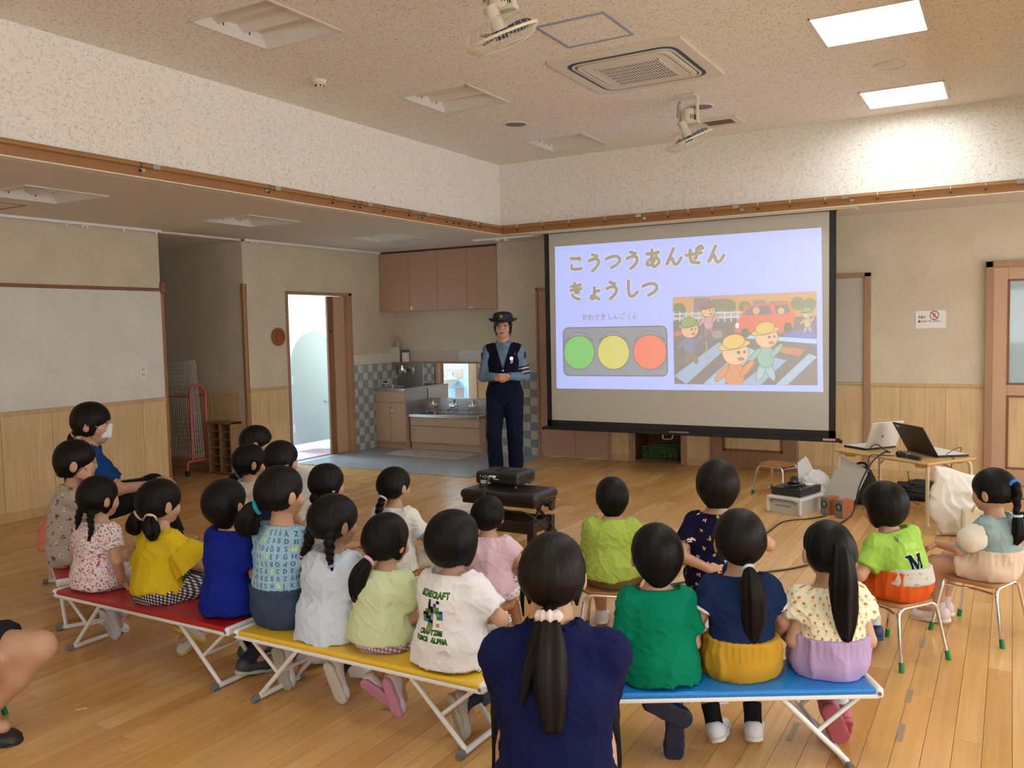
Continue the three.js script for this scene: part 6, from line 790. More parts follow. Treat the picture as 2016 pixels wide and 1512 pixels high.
      if (slv > 1) { e = lerp3(arms[i].e, arms[i].w, slv - 1); dr = nrm(sub(arms[i].w, arms[i].e)); g.cap(arms[i].e, e, a2 + sr, a2 + (a3 - a2) * (slv - 1) + sr * 0.8, 0.02); }
      for (let k = 0; k < 3; k++) { F.lo[k] = Math.min(F.lo[k], g.lo[k]); F.hi[k] = Math.max(F.hi[k], g.hi[k]); } G2.push({ g, en: e, dr });
    }
    if (t.collar) F.cap(s3, add(s3, nk, S(0.03) * t.collar), S(D.nr) + 0.014, S(D.nr) + 0.01, 0.02);
    const fA = (t.fold ?? 0.007) * 1.05, sd = sd2 * 3, nkR = S(D.nr) + (t.neck ?? 0.012), cutY = s0[1] - hem, seed = sd, ends = G2;
    F.post = (d, x, y, z) => {
      const yy = y - s0[1]; d = Math.max(d, cutY + (t.point ? 0.05 * Math.abs(x) / 0.1 * (z > 0 ? 1 : 0) : 0) + 0.004 * Math.sin(x * 30 + sd) - y); // hem
      for (const { g, en, dr } of G2) { const e = g.at(x, y, z); if (e < d + 0.06) d = smin(d, Math.max(e, (x - en[0]) * dr[0] + (y - en[1]) * dr[1] + (z - en[2]) * dr[2]), 0.03); }
      if (d < 0.05) { const n = n3(x * 15 + sd, y * 7 + x * 5, z * 15 + seed), n2 = n3(x * 9 - y * 12 + sd, y * 15 + x * 9, z * 9), n4 = n3(x * 30 + y * 24, y * 22 - x * 18 + sd, z * 30); d += fA * (Math.abs(n) * 2.2 - 0.4) + fA * 0.8 * n2 * (yy < 0.12 ? 1.5 : 0.9) + fA * 0.5 * (Math.abs(n4) * 1.6 - 0.3); const n5 = n3(x * 21 - y * 26 + sd, y * 17 + x * 21, z * 24), rg = Math.max(0, 0.13 - Math.abs(n5)) / 0.13; d -= fA * 0.6 * rg * rg; }
      const v = sub([x, y, z], s3), al = dot(v, nk); if (al > -0.03) { const rd = Math.sqrt(Math.max(0, dot(v, v) - al * al)); d = Math.max(d, Math.min(nkR - rd, al + 0.012 + (t.collar ? -0.03 * t.collar : 0)) * 0.9, t.collar || rd > nkR + 0.03 ? -1 : al - 0.016); }
      if (t.vee && z > -0.02) { const hgt = y - (s1[1] + t.vee); if (hgt > 0) d = Math.max(d, (hgt * 0.29 - Math.abs(x - s2[0])) * 0.8); }
      return d;
    };
    const uvm = t.uv || ((q) => { const [u, v] = cyl(q); return [u * (t.rep || 4), v * (t.rep || 4)]; });
    const sm = mesh(t.name || 'shirt', netMesh(F, H * 0.92, (q) => uvm(q, cyl)), t.m, o);
    if (t.cuff) for (const e of ends) if (e) { const rr3 = t.cuffR || S(0.036) + sr, g = new THREE.TorusGeometry(rr3, 0.006, 8, 24); g.applyQuaternion(new THREE.Quaternion().setFromUnitVectors(V(0, 0, 1), V(...e.dr))); g.translate(...e.en); mesh('cuff', g, t.cuff, sm); }
    if (t.frill) for (const i of [0, 1]) for (const [k, rr3, hh] of t.frill) { const en = lerp3(sh[i], arms[i].e, k), g = new THREE.CylinderGeometry(rr3 * 0.72, rr3, hh, 40, 4, true), p = g.attributes.position; for (let q = 0; q < p.count; q++) { const x = p.getX(q), y = p.getY(q), z = p.getZ(q), an = Math.atan2(x, z), f = (0.5 - y / hh) * 0.13 * Math.sin(an * 9 + i); p.setXYZ(q, x * (1 + f), y, z * (1 + f)); } g.computeVertexNormals(); g.applyQuaternion(new THREE.Quaternion().setFromUnitVectors(V(0, -1, 0), V(...nrm(sub(arms[i].e, sh[i]))))); g.translate(...en); mesh('sleeve_frill', g, t.m, sm); }
    if (t.extra) t.extra({ o, sm, s0, s1, s2, s3, hc, P, hs, sh, arms, S, shc, rT, toH, pts, T, nk, hb });
  }
  // --- bottoms ---
  const b = c.bottom;
  if (b) {
    const F = new Field(), ez = b.ease ?? 0.012, f = b.len ?? 0.62, fA = b.fold ?? 0.005, hm0 = (c.top?.hem ?? 0.1) > 0.012;
    F.ecap(add(s0, [0, -0.012, 0]), lerp3(s0, s1, (b.rise ?? 0.55) + 0.3), r0, T[0][0] + ez * 0.9, T[0][0] * 0.96 + ez + (hm0 ? 0.005 : 0.008), T[0][1] + ez * 0.9, T[0][1] * 0.96 + ez + (hm0 ? 0.005 : 0.008), 0.03);
    const G2 = [], smin = (p, q, k) => { const h = Math.max(k - Math.abs(p - q), 0) / k; return Math.min(p, q) - h * h * k / 4; };
    for (let i = 0; i < 2; i++) { const L = legs[i], g = new Field(); let en, dr; if (f <= 1) { en = lerp3(hp[i], L.kn, f); dr = nrm(sub(L.kn, hp[i])); g.cap(hp[i], add(en, dr, 0.02), l0 + ez, l0 + (l1 - l0) * f + ez * (b.wide ?? 1.3), 0.03); } else { en = lerp3(L.kn, L.a, f - 1); dr = nrm(sub(L.a, L.kn)); g.cap(hp[i], L.kn, l0 + ez, l1 + ez, 0.03); g.cap(L.kn, add(en, dr, 0.02), l1 + ez, (l2 + l3) / 2 * 0.9 + ez * (b.wide ?? 1.2), 0.02); } for (let k = 0; k < 3; k++) { F.lo[k] = Math.min(F.lo[k], g.lo[k]); F.hi[k] = Math.max(F.hi[k], g.hi[k]); } G2.push({ g, en, dr }); }
    if (b.skirt) F.ecap(add(s0, [0, -0.02, 0.02]), add(s0, [0, -0.045, 0.10]), r0, T[0][0] + ez + 0.02, T[0][0] + ez + 0.035, 0.055, 0.05, 0.04);
    const hm2 = c.top?.hem ?? 0.1, topY = s0[1] + (b.rise ?? 0.55) * S(D.sp[0]), fl3 = c.stand ? 0 : c.seat + 0.001;
    F.post = (d, x, y, z) => {
      for (const { g, en, dr } of G2) { const e = g.at(x, y, z); if (e < d + 0.06) d = smin(d, Math.max(e, (x - en[0]) * dr[0] + (y - en[1]) * dr[1] + (z - en[2]) * dr[2]), 0.025); }
      if (d < 0.05) d += fA * 1.5 * (Math.abs(n3(x * 20 + sd2, y * 9, z * 20)) * 2.2 - 0.4) + fA * n3(x * 12, y * 24 + sd2, z * 14) + 0.0016 * (b.rise > 0.6 && y > topY - 0.06 ? Math.sin(Math.atan2(x, z) * 30 + 2 * n3(x * 20, 3, z * 20)) : 0);
      d = Math.max(d, y - (hm2 > 0.012 && !c.stand ? s0[1] - hm2 + 0.012 + 3 * Math.max(0, z - 0.05) : topY + 0.0015 * Math.sin(Math.atan2(x, z) * 26)));
      return Math.max(d, fl3 - y > 0 && Math.abs(z) < 0.14 && f <= 1 ? fl3 - y : -1);
    };
    mesh(b.name || 'shorts', netMesh(F, H * 0.9, (q) => { const [u, v] = cyl(q); return [u * (b.rep || 4), (v + q[2] * 0.5) * (b.rep || 4)]; }), b.m, o);
  }
  // --- socks and shoes ---
  legs.forEach((L, i) => {
    const shn = nrm(sub(L.kn, L.a)), f = L.toe, u = nrm(sub(shn, mul(f, dot(shn, f)))), fs = S(D.foot), x = cross(u, f), Q = (a, b2, d2) => add(add(add(L.a, x, a * fs), u, b2 * fs), f, d2 * fs), fr2 = [x, u, f];
    if (c.sock) { const F = new Field(); F.cap(lerp3(L.a, L.kn, c.sockH || 0.28), L.a, (c.sockH || 0.28) * (l2 - l3) * 0.8 + l3 + 0.004, l3 + 0.004, 0.01); F.cap(L.a, Q(0, -0.02, 0.05), l3 + 0.003, l3 * 0.8, 0.01); mesh('sock', netMesh(F, 0.006), c.sock, o); }
    if (c.shoe) {
      const F = new Field(); F.cap(Q(0, -0.012, -0.016), Q(0, -0.03, 0.0), 0.033 * fs, 0.034 * fs, 0.02); F.ecap(Q(0, -0.03, -0.02), Q(0, -0.037, 0.118), x, 0.034 * fs, 0.040 * fs, 0.034 * fs, 0.022 * fs, 0.02); F.ecap(Q(0, -0.038, 0.10), Q(0, -0.042, 0.14), x, 0.041 * fs, 0.033 * fs, 0.022 * fs, 0.016 * fs, 0.02);
      F.post = (d, px, py, pz) => { const q = sub([px, py, pz], L.a), b2 = dot(q, u) / fs, a2 = dot(q, x) / fs, z2 = dot(q, f) / fs; const hole = Math.max(Math.hypot(a2, (z2 + 0.0)) - 0.027, -0.012 - b2); return Math.max(d, (-0.052 - b2) * fs, -hole * fs, (b2 - 0.012) * fs); };
      const sm = mesh(c.shoeName || 'shoe', netMesh(F, 0.0064), c.shoe, o);
      const G = new Field(); G.ecap(Q(0, -0.055, -0.022), Q(0, -0.055, 0.05), x, 0.036 * fs, 0.034 * fs, 0.036 * fs, 0.034 * fs, 0.01); G.ecap(Q(0, -0.055, 0.05), Q(0, -0.055, 0.125), x, 0.034 * fs, 0.041 * fs, 0.03 * fs, 0.036 * fs, 0.02); G.post = (d, px, py, pz) => { const b2 = dot(sub([px, py, pz], L.a), u) / fs; return Math.max(d, (b2 + 0.046) * fs, (-0.066 - b2) * fs); }; mesh('sole', netMesh(G, 0.0062), c.sole || c.shoe, sm);
      if (c.shoeExtra) c.shoeExtra(sm, Q, fs, x, u, f);
    }
  });
  if (c.extra) c.extra({ o, s0, s1, s2, s3, hc, P, hs, sh, arms, legs, S, shc, rT, Fh, skin });
  return o;
}
// ---------- clothing prints ----------
const pat = (size, fn) => ctex(size, size, fn);
const wrapDraw = (x, W, px, py, fn) => { for (const ox of [-W, 0, W]) for (const oy of [-W, 0, W]) { x.save(); x.translate(px + ox, py + oy); fn(); x.restore(); } };
const floral = pat(512, (x, W) => { x.fillStyle = '#efe6e2'; x.fillRect(0, 0, W, W); for (let i = 0; i < 1100; i++) { const c = ['#c03048', '#e07a86', '#9aa3bd', '#d4a0aa', '#b23a50', '#7d88a8', '#e8b7b4'][i % 7], r = rr(3, i % 9 ? 9 : 18), a = rnd() * 6; wrapDraw(x, W, rnd() * W, rnd() * W, () => { x.fillStyle = c; x.rotate(a); x.beginPath(); x.ellipse(0, 0, r, r * 0.55, 0, 0, 6.3); x.fill(); }); } });
const gingham = (c1, c2, n) => pat(256, (x, W) => { x.fillStyle = '#f4f2f0'; x.fillRect(0, 0, W, W); const s = W / n / 2; x.fillStyle = c1; for (let i = 0; i < n; i++) { x.globalAlpha = c2; x.fillRect(i * 2 * s, 0, s, W); x.fillRect(0, i * 2 * s, W, s); } });
const ginghamBlack = gingham('#14161e', 0.62, 8), ginghamPurple = gingham('#8a4aa8', 0.55, 8);
const alphabet = pat(512, (x, W) => { x.fillStyle = '#9fc3d6'; x.fillRect(0, 0, W, W); x.font = 'bold 46px sans-serif'; const L = 'YZABDBVZYMOPQRSHNJKLIHEFGHIJXUTSRQPOVWXYZABCDEF'; let k = 0; for (let r = 0; r < 10; r++) for (let q = 0; q < 10; q++) { x.fillStyle = (k * 7 + r * 3) % 9 === 0 ? '#c6f07a' : '#2f6f9c'; x.save(); x.translate(q * 51.2 + 25, r * 51.2 + 25); if (r % 2) x.rotate(Math.PI); x.fillText(L[k++ % L.length], -15, 16); x.restore(); } });
const tulips = pat(512, (x, W) => { x.fillStyle = '#f6efd2'; x.fillRect(0, 0, W, W); for (let i = 0; i < 64; i++) { const gx = (i % 8 + ((i >> 3) % 2 ? 0.5 : 0)) * 64 + rr(-12, 12), gy = (i >> 3) * 64 + rr(-12, 12), a = rr(-0.5, 0.5); wrapDraw(x, W, gx, gy, () => { x.rotate(a); x.strokeStyle = '#b9cf8a'; x.lineWidth = 4; x.beginPath(); x.moveTo(0, 8); x.quadraticCurveTo(6, 24, 2, 40); x.moveTo(3, 34); x.quadraticCurveTo(14, 26, 18, 16); x.moveTo(2, 36); x.quadraticCurveTo(-10, 28, -14, 20); x.stroke(); x.fillStyle = '#d99a3c'; x.beginPath(); x.ellipse(0, 0, 10, 13, 0, 0, 6.3); x.fill(); x.fillStyle = '#c9842c'; x.beginPath(); x.ellipse(4, 0, 4, 11, 0, 0, 6.3); x.fill(); }); } });
const polka = pat(256, (x, W) => { x.fillStyle = '#efe9e4'; x.fillRect(0, 0, W, W); x.fillStyle = '#2a2630'; for (let i = 0; i < 8; i++) for (let j = 0; j < 8; j++) { x.beginPath(); x.arc(i * 32 + (j % 2 ? 16 : 0) + 8, j * 32 + 16, 4.4, 0, 6.3); x.fill(); } });
const blobs = (base, cols, n, r0, r1) => pat(512, (x, W) => { x.fillStyle = base; x.fillRect(0, 0, W, W); for (let i = 0; i < n; i++) { const c = cols[i % cols.length], r = rr(r0, r1), a = rnd() * 6, gx = (i * 0.618 % 1) * W, gy = (i / n) * W; const q = [...Array(9)].map(() => [rr(-1, 1), rr(-1, 1), rr(0.2, 0.5), rr(0.12, 0.35), rr(0, 3)]); wrapDraw(x, W, gx, gy, () => { x.rotate(a); q.forEach(([u, v, p, w, t], k) => { x.fillStyle = c[k % 3 === 2 ? 1 : 0]; x.beginPath(); x.ellipse(u * r * 0.7, v * r * 0.6, p * r, w * r, t, 0, 6.3); x.fill(); }); }); } });
const navyBlobs = blobs('#131232', [['#4d7fc4', '#d9e4f2'], ['#c8a468', '#e6d2a6'], ['#c4403c', '#e8d8d0'], ['#c9b23e', '#8a6a2a'], ['#e8e4de', '#c4403c']], 16, 22, 38), greyBlobs = blobs('#b3a79b', [['#2e3a5c', '#5a6684'], ['#e4dccd', '#4a4440'], ['#8a3a34', '#c9b9a8'], ['#3a3432', '#d8cfc0']], 22, 20, 36), carPrint = blobs('#c9c4bc', [['#9aa0a0', '#b7bcbc'], ['#c28a7c', '#d8b0a4'], ['#8a98a0', '#b0b8bc'], ['#a8b08c', '#c4c8ac']], 26, 18, 26);
const letterShirt = ctex(1024, 1024, (x, W) => { x.fillStyle = '#ece9e8'; x.fillRect(0, 0, W, W); const txt = (s, y, z, sp) => { x.font = 'bold ' + z + 'px monospace'; x.textAlign = 'center'; x.lineWidth = 12; x.strokeStyle = '#16240f'; x.lineJoin = 'miter'; x.strokeText(s, 470, y); x.fillStyle = '#4a9a2e'; x.fillText(s, 470, y); x.fillStyle = '#2f7420'; x.save(); x.beginPath(); x.rect(0, y - z * 0.36, W, z * 0.4); x.clip(); x.fillText(s, 470, y); x.restore(); }; txt('MINECRAFT', 150, 104); txt('CRAFTING', 640, 76); txt('SINCE ALPHA', 735, 76); const pc = ['#3f7a34', '#2c5a28', '#1e1a22', '#8a8a88', '#4f9a3c', '#2e3f7a', '#3a8aa6', '#b98a62', '#16131a', '#e6e2e0']; for (let j = 0; j < 9; j++) for (let i = 0; i < 7; i++) { const e = Math.abs(i - 3) / 3.4 + Math.abs(j - 4) / 6; if (e + rr(-0.25, 0.25) > 1.05) continue; x.fillStyle = pc[Math.floor(rnd() * pc.length)]; x.fillRect(270 + i * 54, 180 + j * 45, 54, 45); } }, false);
const limeShirt = ctex(1024, 1024, (x, W) => { x.fillStyle = '#9cc653'; x.fillRect(0, 0, W, W); x.fillStyle = '#bddb84'; x.font = 'bold 120px serif'; x.textAlign = 'center'; x.fillText('A SMI', 520, 260); x.fillText('WHEN', 560, 400); x.save(); x.translate(500, 640); x.rotate(-0.12); x.font = 'bold 400px serif'; x.lineWidth = 34; x.strokeStyle = '#d6e6c0'; x.strokeText('M', 0, 0); x.lineWidth = 20; x.strokeStyle = '#151a3a'; x.strokeText('M', 0, 0); x.fillStyle = '#151a3a'; x.fillText('M', 0, 0); x.restore(); x.fillStyle = '#151a3a'; x.font = 'bold 90px serif'; x.save(); x.translate(235, 140); x.rotate(0.5); x.fillText('M', 0, 0); x.restore(); }, false);
const onBack = (w, h, top) => (q, cyl) => { const [u, v] = cyl(q); return [0.5 + u / w, 1 + (v - top) / h]; };
const W1 = cloth([0.80, 0.80, 0.79]);
const skinLegShoe = { white: mat([0.74, 0.74, 0.75], 0.55), soleGrey: mat([0.45, 0.43, 0.38], 0.7) };
const LOW = 0.285, STL = 0.27;
const boyHair = { bang: 0.03, nape: -0.105, ear: 1, side: 0, taper: 0.16, napeN: 1 };
const hangTail = (L, r, tie, o = {}) => ({ pts: [[0, -0.02, -0.095], [0, -0.035, -0.122], [0, -0.08, -0.142], [0.004, -0.08 - L * 0.45, -0.138], [0.0, -0.08 - L, -0.128]], r, tie, tieAt: 3, ...o });

// foreground woman, seen from behind
person({ label: 'woman in navy jacket with a long ponytail and white scrunchie, seen from behind', adult: true, s: 0.97, tl: 1.003, pos: [-1.039, -1.984], dir: [-0.46, -0.888], seat: 0.11, lean: [6, 12, 16], h: 0.009, hr: 0.0045, headS: 0.93, shw: 0.96, head: { pitch: 4, yaw: -6, neck: 10 },
  armL: { h: [0.05, 0.36, 0.46], hint: [0.2, -1, 0.3] }, armR: { h: [-0.05, 0.36, 0.46], hint: [-0.2, -1, 0.3] }, legL: { a: [0.08, 0.06, 0.3], hint: [0.1, 0.5, 1] }, legR: { a: [-0.1, 0.06, 0.3], hint: [-0.1, 0.5, 1] },
  hair: { m: hairBrown, bang: 0.03, nape: -0.088, ear: 0, side: 0.03, fat: 0.001, tails: [{ pts: [[0, -0.075, -0.082], [0, -0.088, -0.112], [0.0, -0.13, -0.14], [-0.004, -0.2, -0.165], [-0.01, -0.28, -0.185], [-0.016, -0.36, -0.2]], r: [0.016, 0.02, 0.032, 0.042, 0.048, 0.047, 0.038, 0.024] }, { pts: [[0.01, -0.08, -0.09], [0.018, -0.12, -0.122], [0.045, -0.2, -0.165], [0.07, -0.3, -0.19]], r: [0.012, 0.022, 0.02, 0.006] }, { pts: [[0.085, -0.03, 0.0], [0.09, -0.08, 0.01], [0.088, -0.13, 0.012]], r: [0.006, 0.006, 0.002] }] },
  top: { name: 'jacket', m: cloth([0.0055, 0.0085, 0.055]), ease: 0.02, hem: 0.16, flare: 0.03, sleeve: 0.95, sr: 0.02, fold: 0.006, collar: 0.6, neck: 0.02 }, bottom: { name: 'trousers', m: cloth([0.012, 0.012, 0.014]), len: 1.9 }, shoe: M.black,
  extra: ({ o, P, hs }) => { const c = P(0, -0.09, -0.117), g = new THREE.TorusGeometry(0.023 * hs, 0.014 * hs, 16, 60), p = g.attributes.position; for (let i = 0; i < p.count; i++) { const x = p.getX(i), y = p.getY(i), z = p.getZ(i), a = Math.atan2(y, x), f = 1 + 0.10 * Math.sin(a * 11) + 0.16 * (noise2(a * 3 + 9, z * 60 + 4) - 0.5); p.setXYZ(i, x * f, y * f, z * (1 + 0.25 * Math.sin(a * 7 + 1))); } g.computeVertexNormals(); g.rotateX(Math.PI / 2 + 0.35); g.translate(...c); mesh('scrunchie', g, cloth([0.78, 0.66, 0.62]), o); } });

// red bench
person({ label: 'girl in pink floral blouse with thin braids at the end of the red bench', tl: 0.863, pos: [-3.814, -2.536], dir: [0.02, -1], seat: LOW, s: 1.0, lean: [2, 6, 10], head: { yaw: -6, pitch: 2 }, armR: { h: [-0.135, LOW + 0.035, 0.045], hint: [-1, 0, -0.6], dir: [-0.1, -0.7, 0.6], curl: 0.2 }, armL: { h: [0.13, LOW + 0.03, 0.05], hint: [1, 0, -0.6] },
  legR: { a: [-0.03, 0.155, 0.06], toe: [0.05, -0.9, 0.35] }, legL: { a: [0.09, 0.1, 0.12], toe: [0, -0.55, 0.8] }, sock: cloth([0.36, 0.42, 0.72]), sockH: 0.45, shoe: mat([0.70, 0.70, 0.74], 0.5), sole: mat([0.60, 0.60, 0.62], 0.6),
  hair: { bang: 0.026, nape: -0.09, side: 0.02, tails: [{ braid: 7, pts: [[-0.052, -0.05, -0.07], [-0.06, -0.09, -0.085], [-0.072, -0.14, -0.09], [-0.062, -0.20, -0.1], [-0.04, -0.25, -0.11]], r: [0.02, 0.018, 0.014, 0.011, 0.005], endTie: [0.05, 0.03, 0.04] }, { braid: 7, pts: [[0.052, -0.05, -0.07], [0.06, -0.09, -0.085], [0.075, -0.14, -0.085], [0.085, -0.2, -0.08], [0.09, -0.24, -0.07]], r: [0.02, 0.018, 0.014, 0.011, 0.005] }] },
  top: { name: 'blouse', m: cloth('#ffffff', { map: floral }), rep: 4, hem: 0.055, sleeve: 0.62, sr: 0.016, ease: 0.014, fold: 0.007, neck: 0.018 }, bottom: { m: cloth('#ece8ef', { map: floral }), rep: 8, len: 0.66, ease: 0.016 } });
person({ label: 'girl in yellow frilled blouse and black checked shorts on the red bench', tl: 0.889, pos: [-3.383, -2.548], dir: [0.08, -1], seat: LOW, lean: [3, 6, 8], head: { yaw: -4, pitch: 3 }, headS: 1.02, armR: { h: [-0.11, LOW + 0.10, 0.2], hint: [-1, -0.5, -0.3], curl: 0.5 }, armL: { h: [0.1, LOW + 0.1, 0.18] },
  legR: { a: [-0.05, 0.12, 0.16], toe: [0.2, -0.55, -0.8], hint: [-0.3, 1, 1] }, legL: { a: [-0.03, 0.15, 0.12], toe: [-0.5, -0.5, 0.5] }, shoe: mat([0.62, 0.63, 0.62], 0.6), sole: mat([0.72, 0.52, 0.05], 0.5),
  hair: { bang: 0.026, nape: -0.062, side: 0.0, fat: 0.003, tails: [{ pts: [[-0.05, -0.05, -0.075], [-0.066, -0.07, -0.095], [-0.082, -0.11, -0.098], [-0.078, -0.155, -0.09]], r: [0.018, 0.026, 0.036, 0.034, 0.014], tie: [0.7, 0.6, 0.4], tieAt: 5 }, { pts: [[0.05, -0.05, -0.075], [0.066, -0.07, -0.095], [0.082, -0.11, -0.098], [0.086, -0.15, -0.085]], r: [0.018, 0.026, 0.036, 0.034, 0.014], tie: [0.7, 0.6, 0.4], tieAt: 5 }] },
  top: { name: 'blouse', m: cloth([0.72, 0.52, 0.02], { side: THREE.DoubleSide }), hem: 0.018, sleeve: 0.25, ease: 0.014, fold: 0.007, frill: [[0.28, 0.066, 0.07], [0.66, 0.095, 0.095]] }, bottom: { m: cloth('#ffffff', { map: ginghamBlack }), rep: 9, len: 0.62, ease: 0.024, wide: 1.6, fold: 0.009 } });
person({ label: 'boy in royal blue t-shirt looking up at the end of the red bench', tl: 1.034, pos: [-2.932, -2.568], dir: [0.05, -1], seat: LOW, lean: [0, 2, 6], headS: 1.02, head: { yaw: 3, pitch: -16 }, armR: { h: [-0.1, LOW + 0.10, 0.16] }, legR: { a: [-0.06, 0.075, 0.03], toe: [-0.15, -0.15, 0.95] }, legL: { a: [0.07, 0.075, 0.14], toe: [0, -0.1, 1] }, sock: cloth([0.03, 0.03, 0.05]), shoe: mat([0.05, 0.055, 0.065], 0.5), sole: mat([0.5, 0.5, 0.48], 0.6),
  hair: { ...boyHair, nape: -0.11, fat: 0.003 }, top: { m: cloth([0.008, 0.02, 0.26]), hem: 0.055, sleeve: 0.7, sr: 0.018, ease: 0.018, fold: 0.007 }, bottom: { m: cloth([0.02, 0.02, 0.025]), len: 0.8 } });
// yellow bench
person({ label: 'girl in light blue alphabet shirt with side ponytail on the yellow bench', tl: 1.039, pos: [-2.630, -2.575], dir: [0.12, -1], seat: LOW, s: 1.14, headS: 0.95, lean: [-3, 2, 8], head: { yaw: -5, pitch: 0 }, armR: { h: [-0.08, LOW + 0.16, 0.2] }, legR: { a: [-0.0, 0.15, 0.03], toe: [0.02, -0.95, 0.2] }, legL: { a: [0.09, 0.1, 0.18], toe: [0, -0.3, 1] }, sock: cloth([0.03, 0.05, 0.09]), shoe: mat([0.70, 0.68, 0.72], 0.5), sole: skinLegShoe.soleGrey,
  hair: { bang: 0.03, nape: -0.062, side: 0.0, ear: 1, tails: [{ pts: [[0.035, -0.045, -0.085], [0.058, -0.062, -0.108], [0.075, -0.11, -0.118], [0.078, -0.165, -0.112]], r: [0.018, 0.03, 0.045, 0.045, 0.03], tie: [0.02, 0.32, 0.36], tieAt: 4, tieR: 0.009 }] },
  top: { m: cloth('#ffffff', { map: alphabet }), rep: 3.3, hem: -0.005, sleeve: 0.55, ease: 0.014, fold: 0.006, flare: 0.004, neck: 0.016 }, bottom: { m: cloth([0.045, 0.07, 0.125]), len: 0.7, ease: 0.02, rise: 0.9, wide: 1.5, fold: 0.008 } });
person({ label: 'girl in pale blue t-shirt with twin braids on the yellow bench', tl: 0.867, pos: [-2.350, -2.567], dir: [0.05, -1], seat: LOW, s: 1.03, lean: [2, 6, 10], tone: 0.66, head: { yaw: -14, pitch: 2 }, armR: { h: [-0.12, LOW + 0.06, 0.1], hint: [-0.8, 0, -0.5] }, legR: { a: [-0.02, 0.15, 0.02], toe: [-0.15, -0.93, 0.25] }, legL: { a: [0.07, 0.1, 0.16], toe: [0, -0.4, 1] }, sock: cloth([0.025, 0.035, 0.07]), shoe: mat([0.72, 0.72, 0.72], 0.5), sole: mat([0.62, 0.6, 0.54], 0.7),
  hair: { bang: 0.03, nape: -0.06, side: 0.0, fat: 0.004, clips: [[0.02, 0.105, 0.02], [-0.05, 0.085, 0.0]], tails: [{ braid: 6, pts: [[-0.06, 0.0, -0.065], [-0.075, -0.05, -0.075], [-0.078, -0.1, -0.08], [-0.085, -0.14, -0.082], [-0.095, -0.175, -0.08]], r: [0.024, 0.024, 0.02, 0.013, 0.005], endTie: [0.45, 0.28, 0.6] }, { braid: 6, pts: [[0.06, 0.0, -0.065], [0.075, -0.05, -0.075], [0.085, -0.1, -0.085], [0.1, -0.13, -0.1], [0.12, -0.16, -0.1]], r: [0.024, 0.024, 0.02, 0.013, 0.005], endTie: [0.45, 0.28, 0.6] }] },
  top: { m: cloth([0.62, 0.70, 0.80]), hem: 0.07, sleeve: 0.72, sr: 0.022, ease: 0.022, fold: 0.010, flare: 0.014 }, bottom: { m: cloth([0.2, 0.22, 0.26]), len: 0.45 } });
person({ label: 'girl in pale green shirt and purple checked shorts with low ponytail', tl: 0.817, pos: [-2.085, -2.550], dir: [0.0, -1], seat: LOW, s: 0.95, headS: 1.04, lean: [4, 10, 16], head: { yaw: -6, pitch: 4 }, armR: { h: [-0.1, LOW + 0.10, 0.18] }, legR: { a: [-0.06, 0.15, 0.02], toe: [-0.1, -0.92, 0.25] }, legL: { a: [0.06, 0.14, 0.03], toe: [-0.5, -0.55, 0.4] }, shoe: mat([0.72, 0.68, 0.74], 0.5), sole: mat([0.60, 0.28, 0.46], 0.5),
  hair: { bang: 0.03, nape: -0.075, side: 0.02, ear: 0, fat: 0.002, tails: [{ pts: [[0.01, -0.06, -0.085], [0.014, -0.078, -0.115], [0.03, -0.12, -0.145], [0.045, -0.19, -0.15], [0.055, -0.235, -0.148]], r: [0.017, 0.021, 0.032, 0.034, 0.024, 0.008], tie: [0.75, 0.42, 0.52], tieAt: 5, tieR: 0.008 }] },
  top: { m: cloth([0.62, 0.70, 0.40]), hem: 0.03, sleeve: 0.72, sr: 0.022, ease: 0.02, fold: 0.008 }, bottom: { m: cloth('#ffffff', { map: ginghamPurple }), rep: 8, len: 0.7, ease: 0.02, fold: 0.007 } });
person({ label: 'boy in white t-shirt with green block lettering at the end of the yellow bench', tl: 0.833, pos: [-1.758, -2.552], dir: [0.02, -1], seat: LOW, s: 1.02, headS: 1.02, lean: [3, 7, 12], side: [3, 3, 2], head: { yaw: 2, pitch: 3 }, armR: { h: [-0.08, LOW + 0.15, 0.14], hint: [-1, -0.3, -0.4] }, legR: { a: [-0.07, 0.16, -0.02], toe: [-0.1, -0.93, 0.2], hint: [-0.5, 1, 1] }, legL: { a: [0.1, 0.08, 0.26], toe: [0, -0.1, 1] }, sock: cloth([0.03, 0.035, 0.07]), shoe: mat([0.42, 0.40, 0.37], 0.6), sole: mat([0.40, 0.36, 0.29], 0.8),
  hair: { bang: 0.03, nape: -0.105, side: 0.02, ear: 0, fat: 0.007, taper: 0.05 }, top: { m: cloth('#ffffff', { map: letterShirt }), uv: onBack(0.27, 0.26, 0.222), hem: 0.06, sleeve: 0.72, sr: 0.022, ease: 0.02, fold: 0.008, flare: 0.016 }, bottom: { name: 'jeans', m: cloth([0.07, 0.11, 0.17]), len: 1.75, ease: 0.014, fold: 0.007 } });
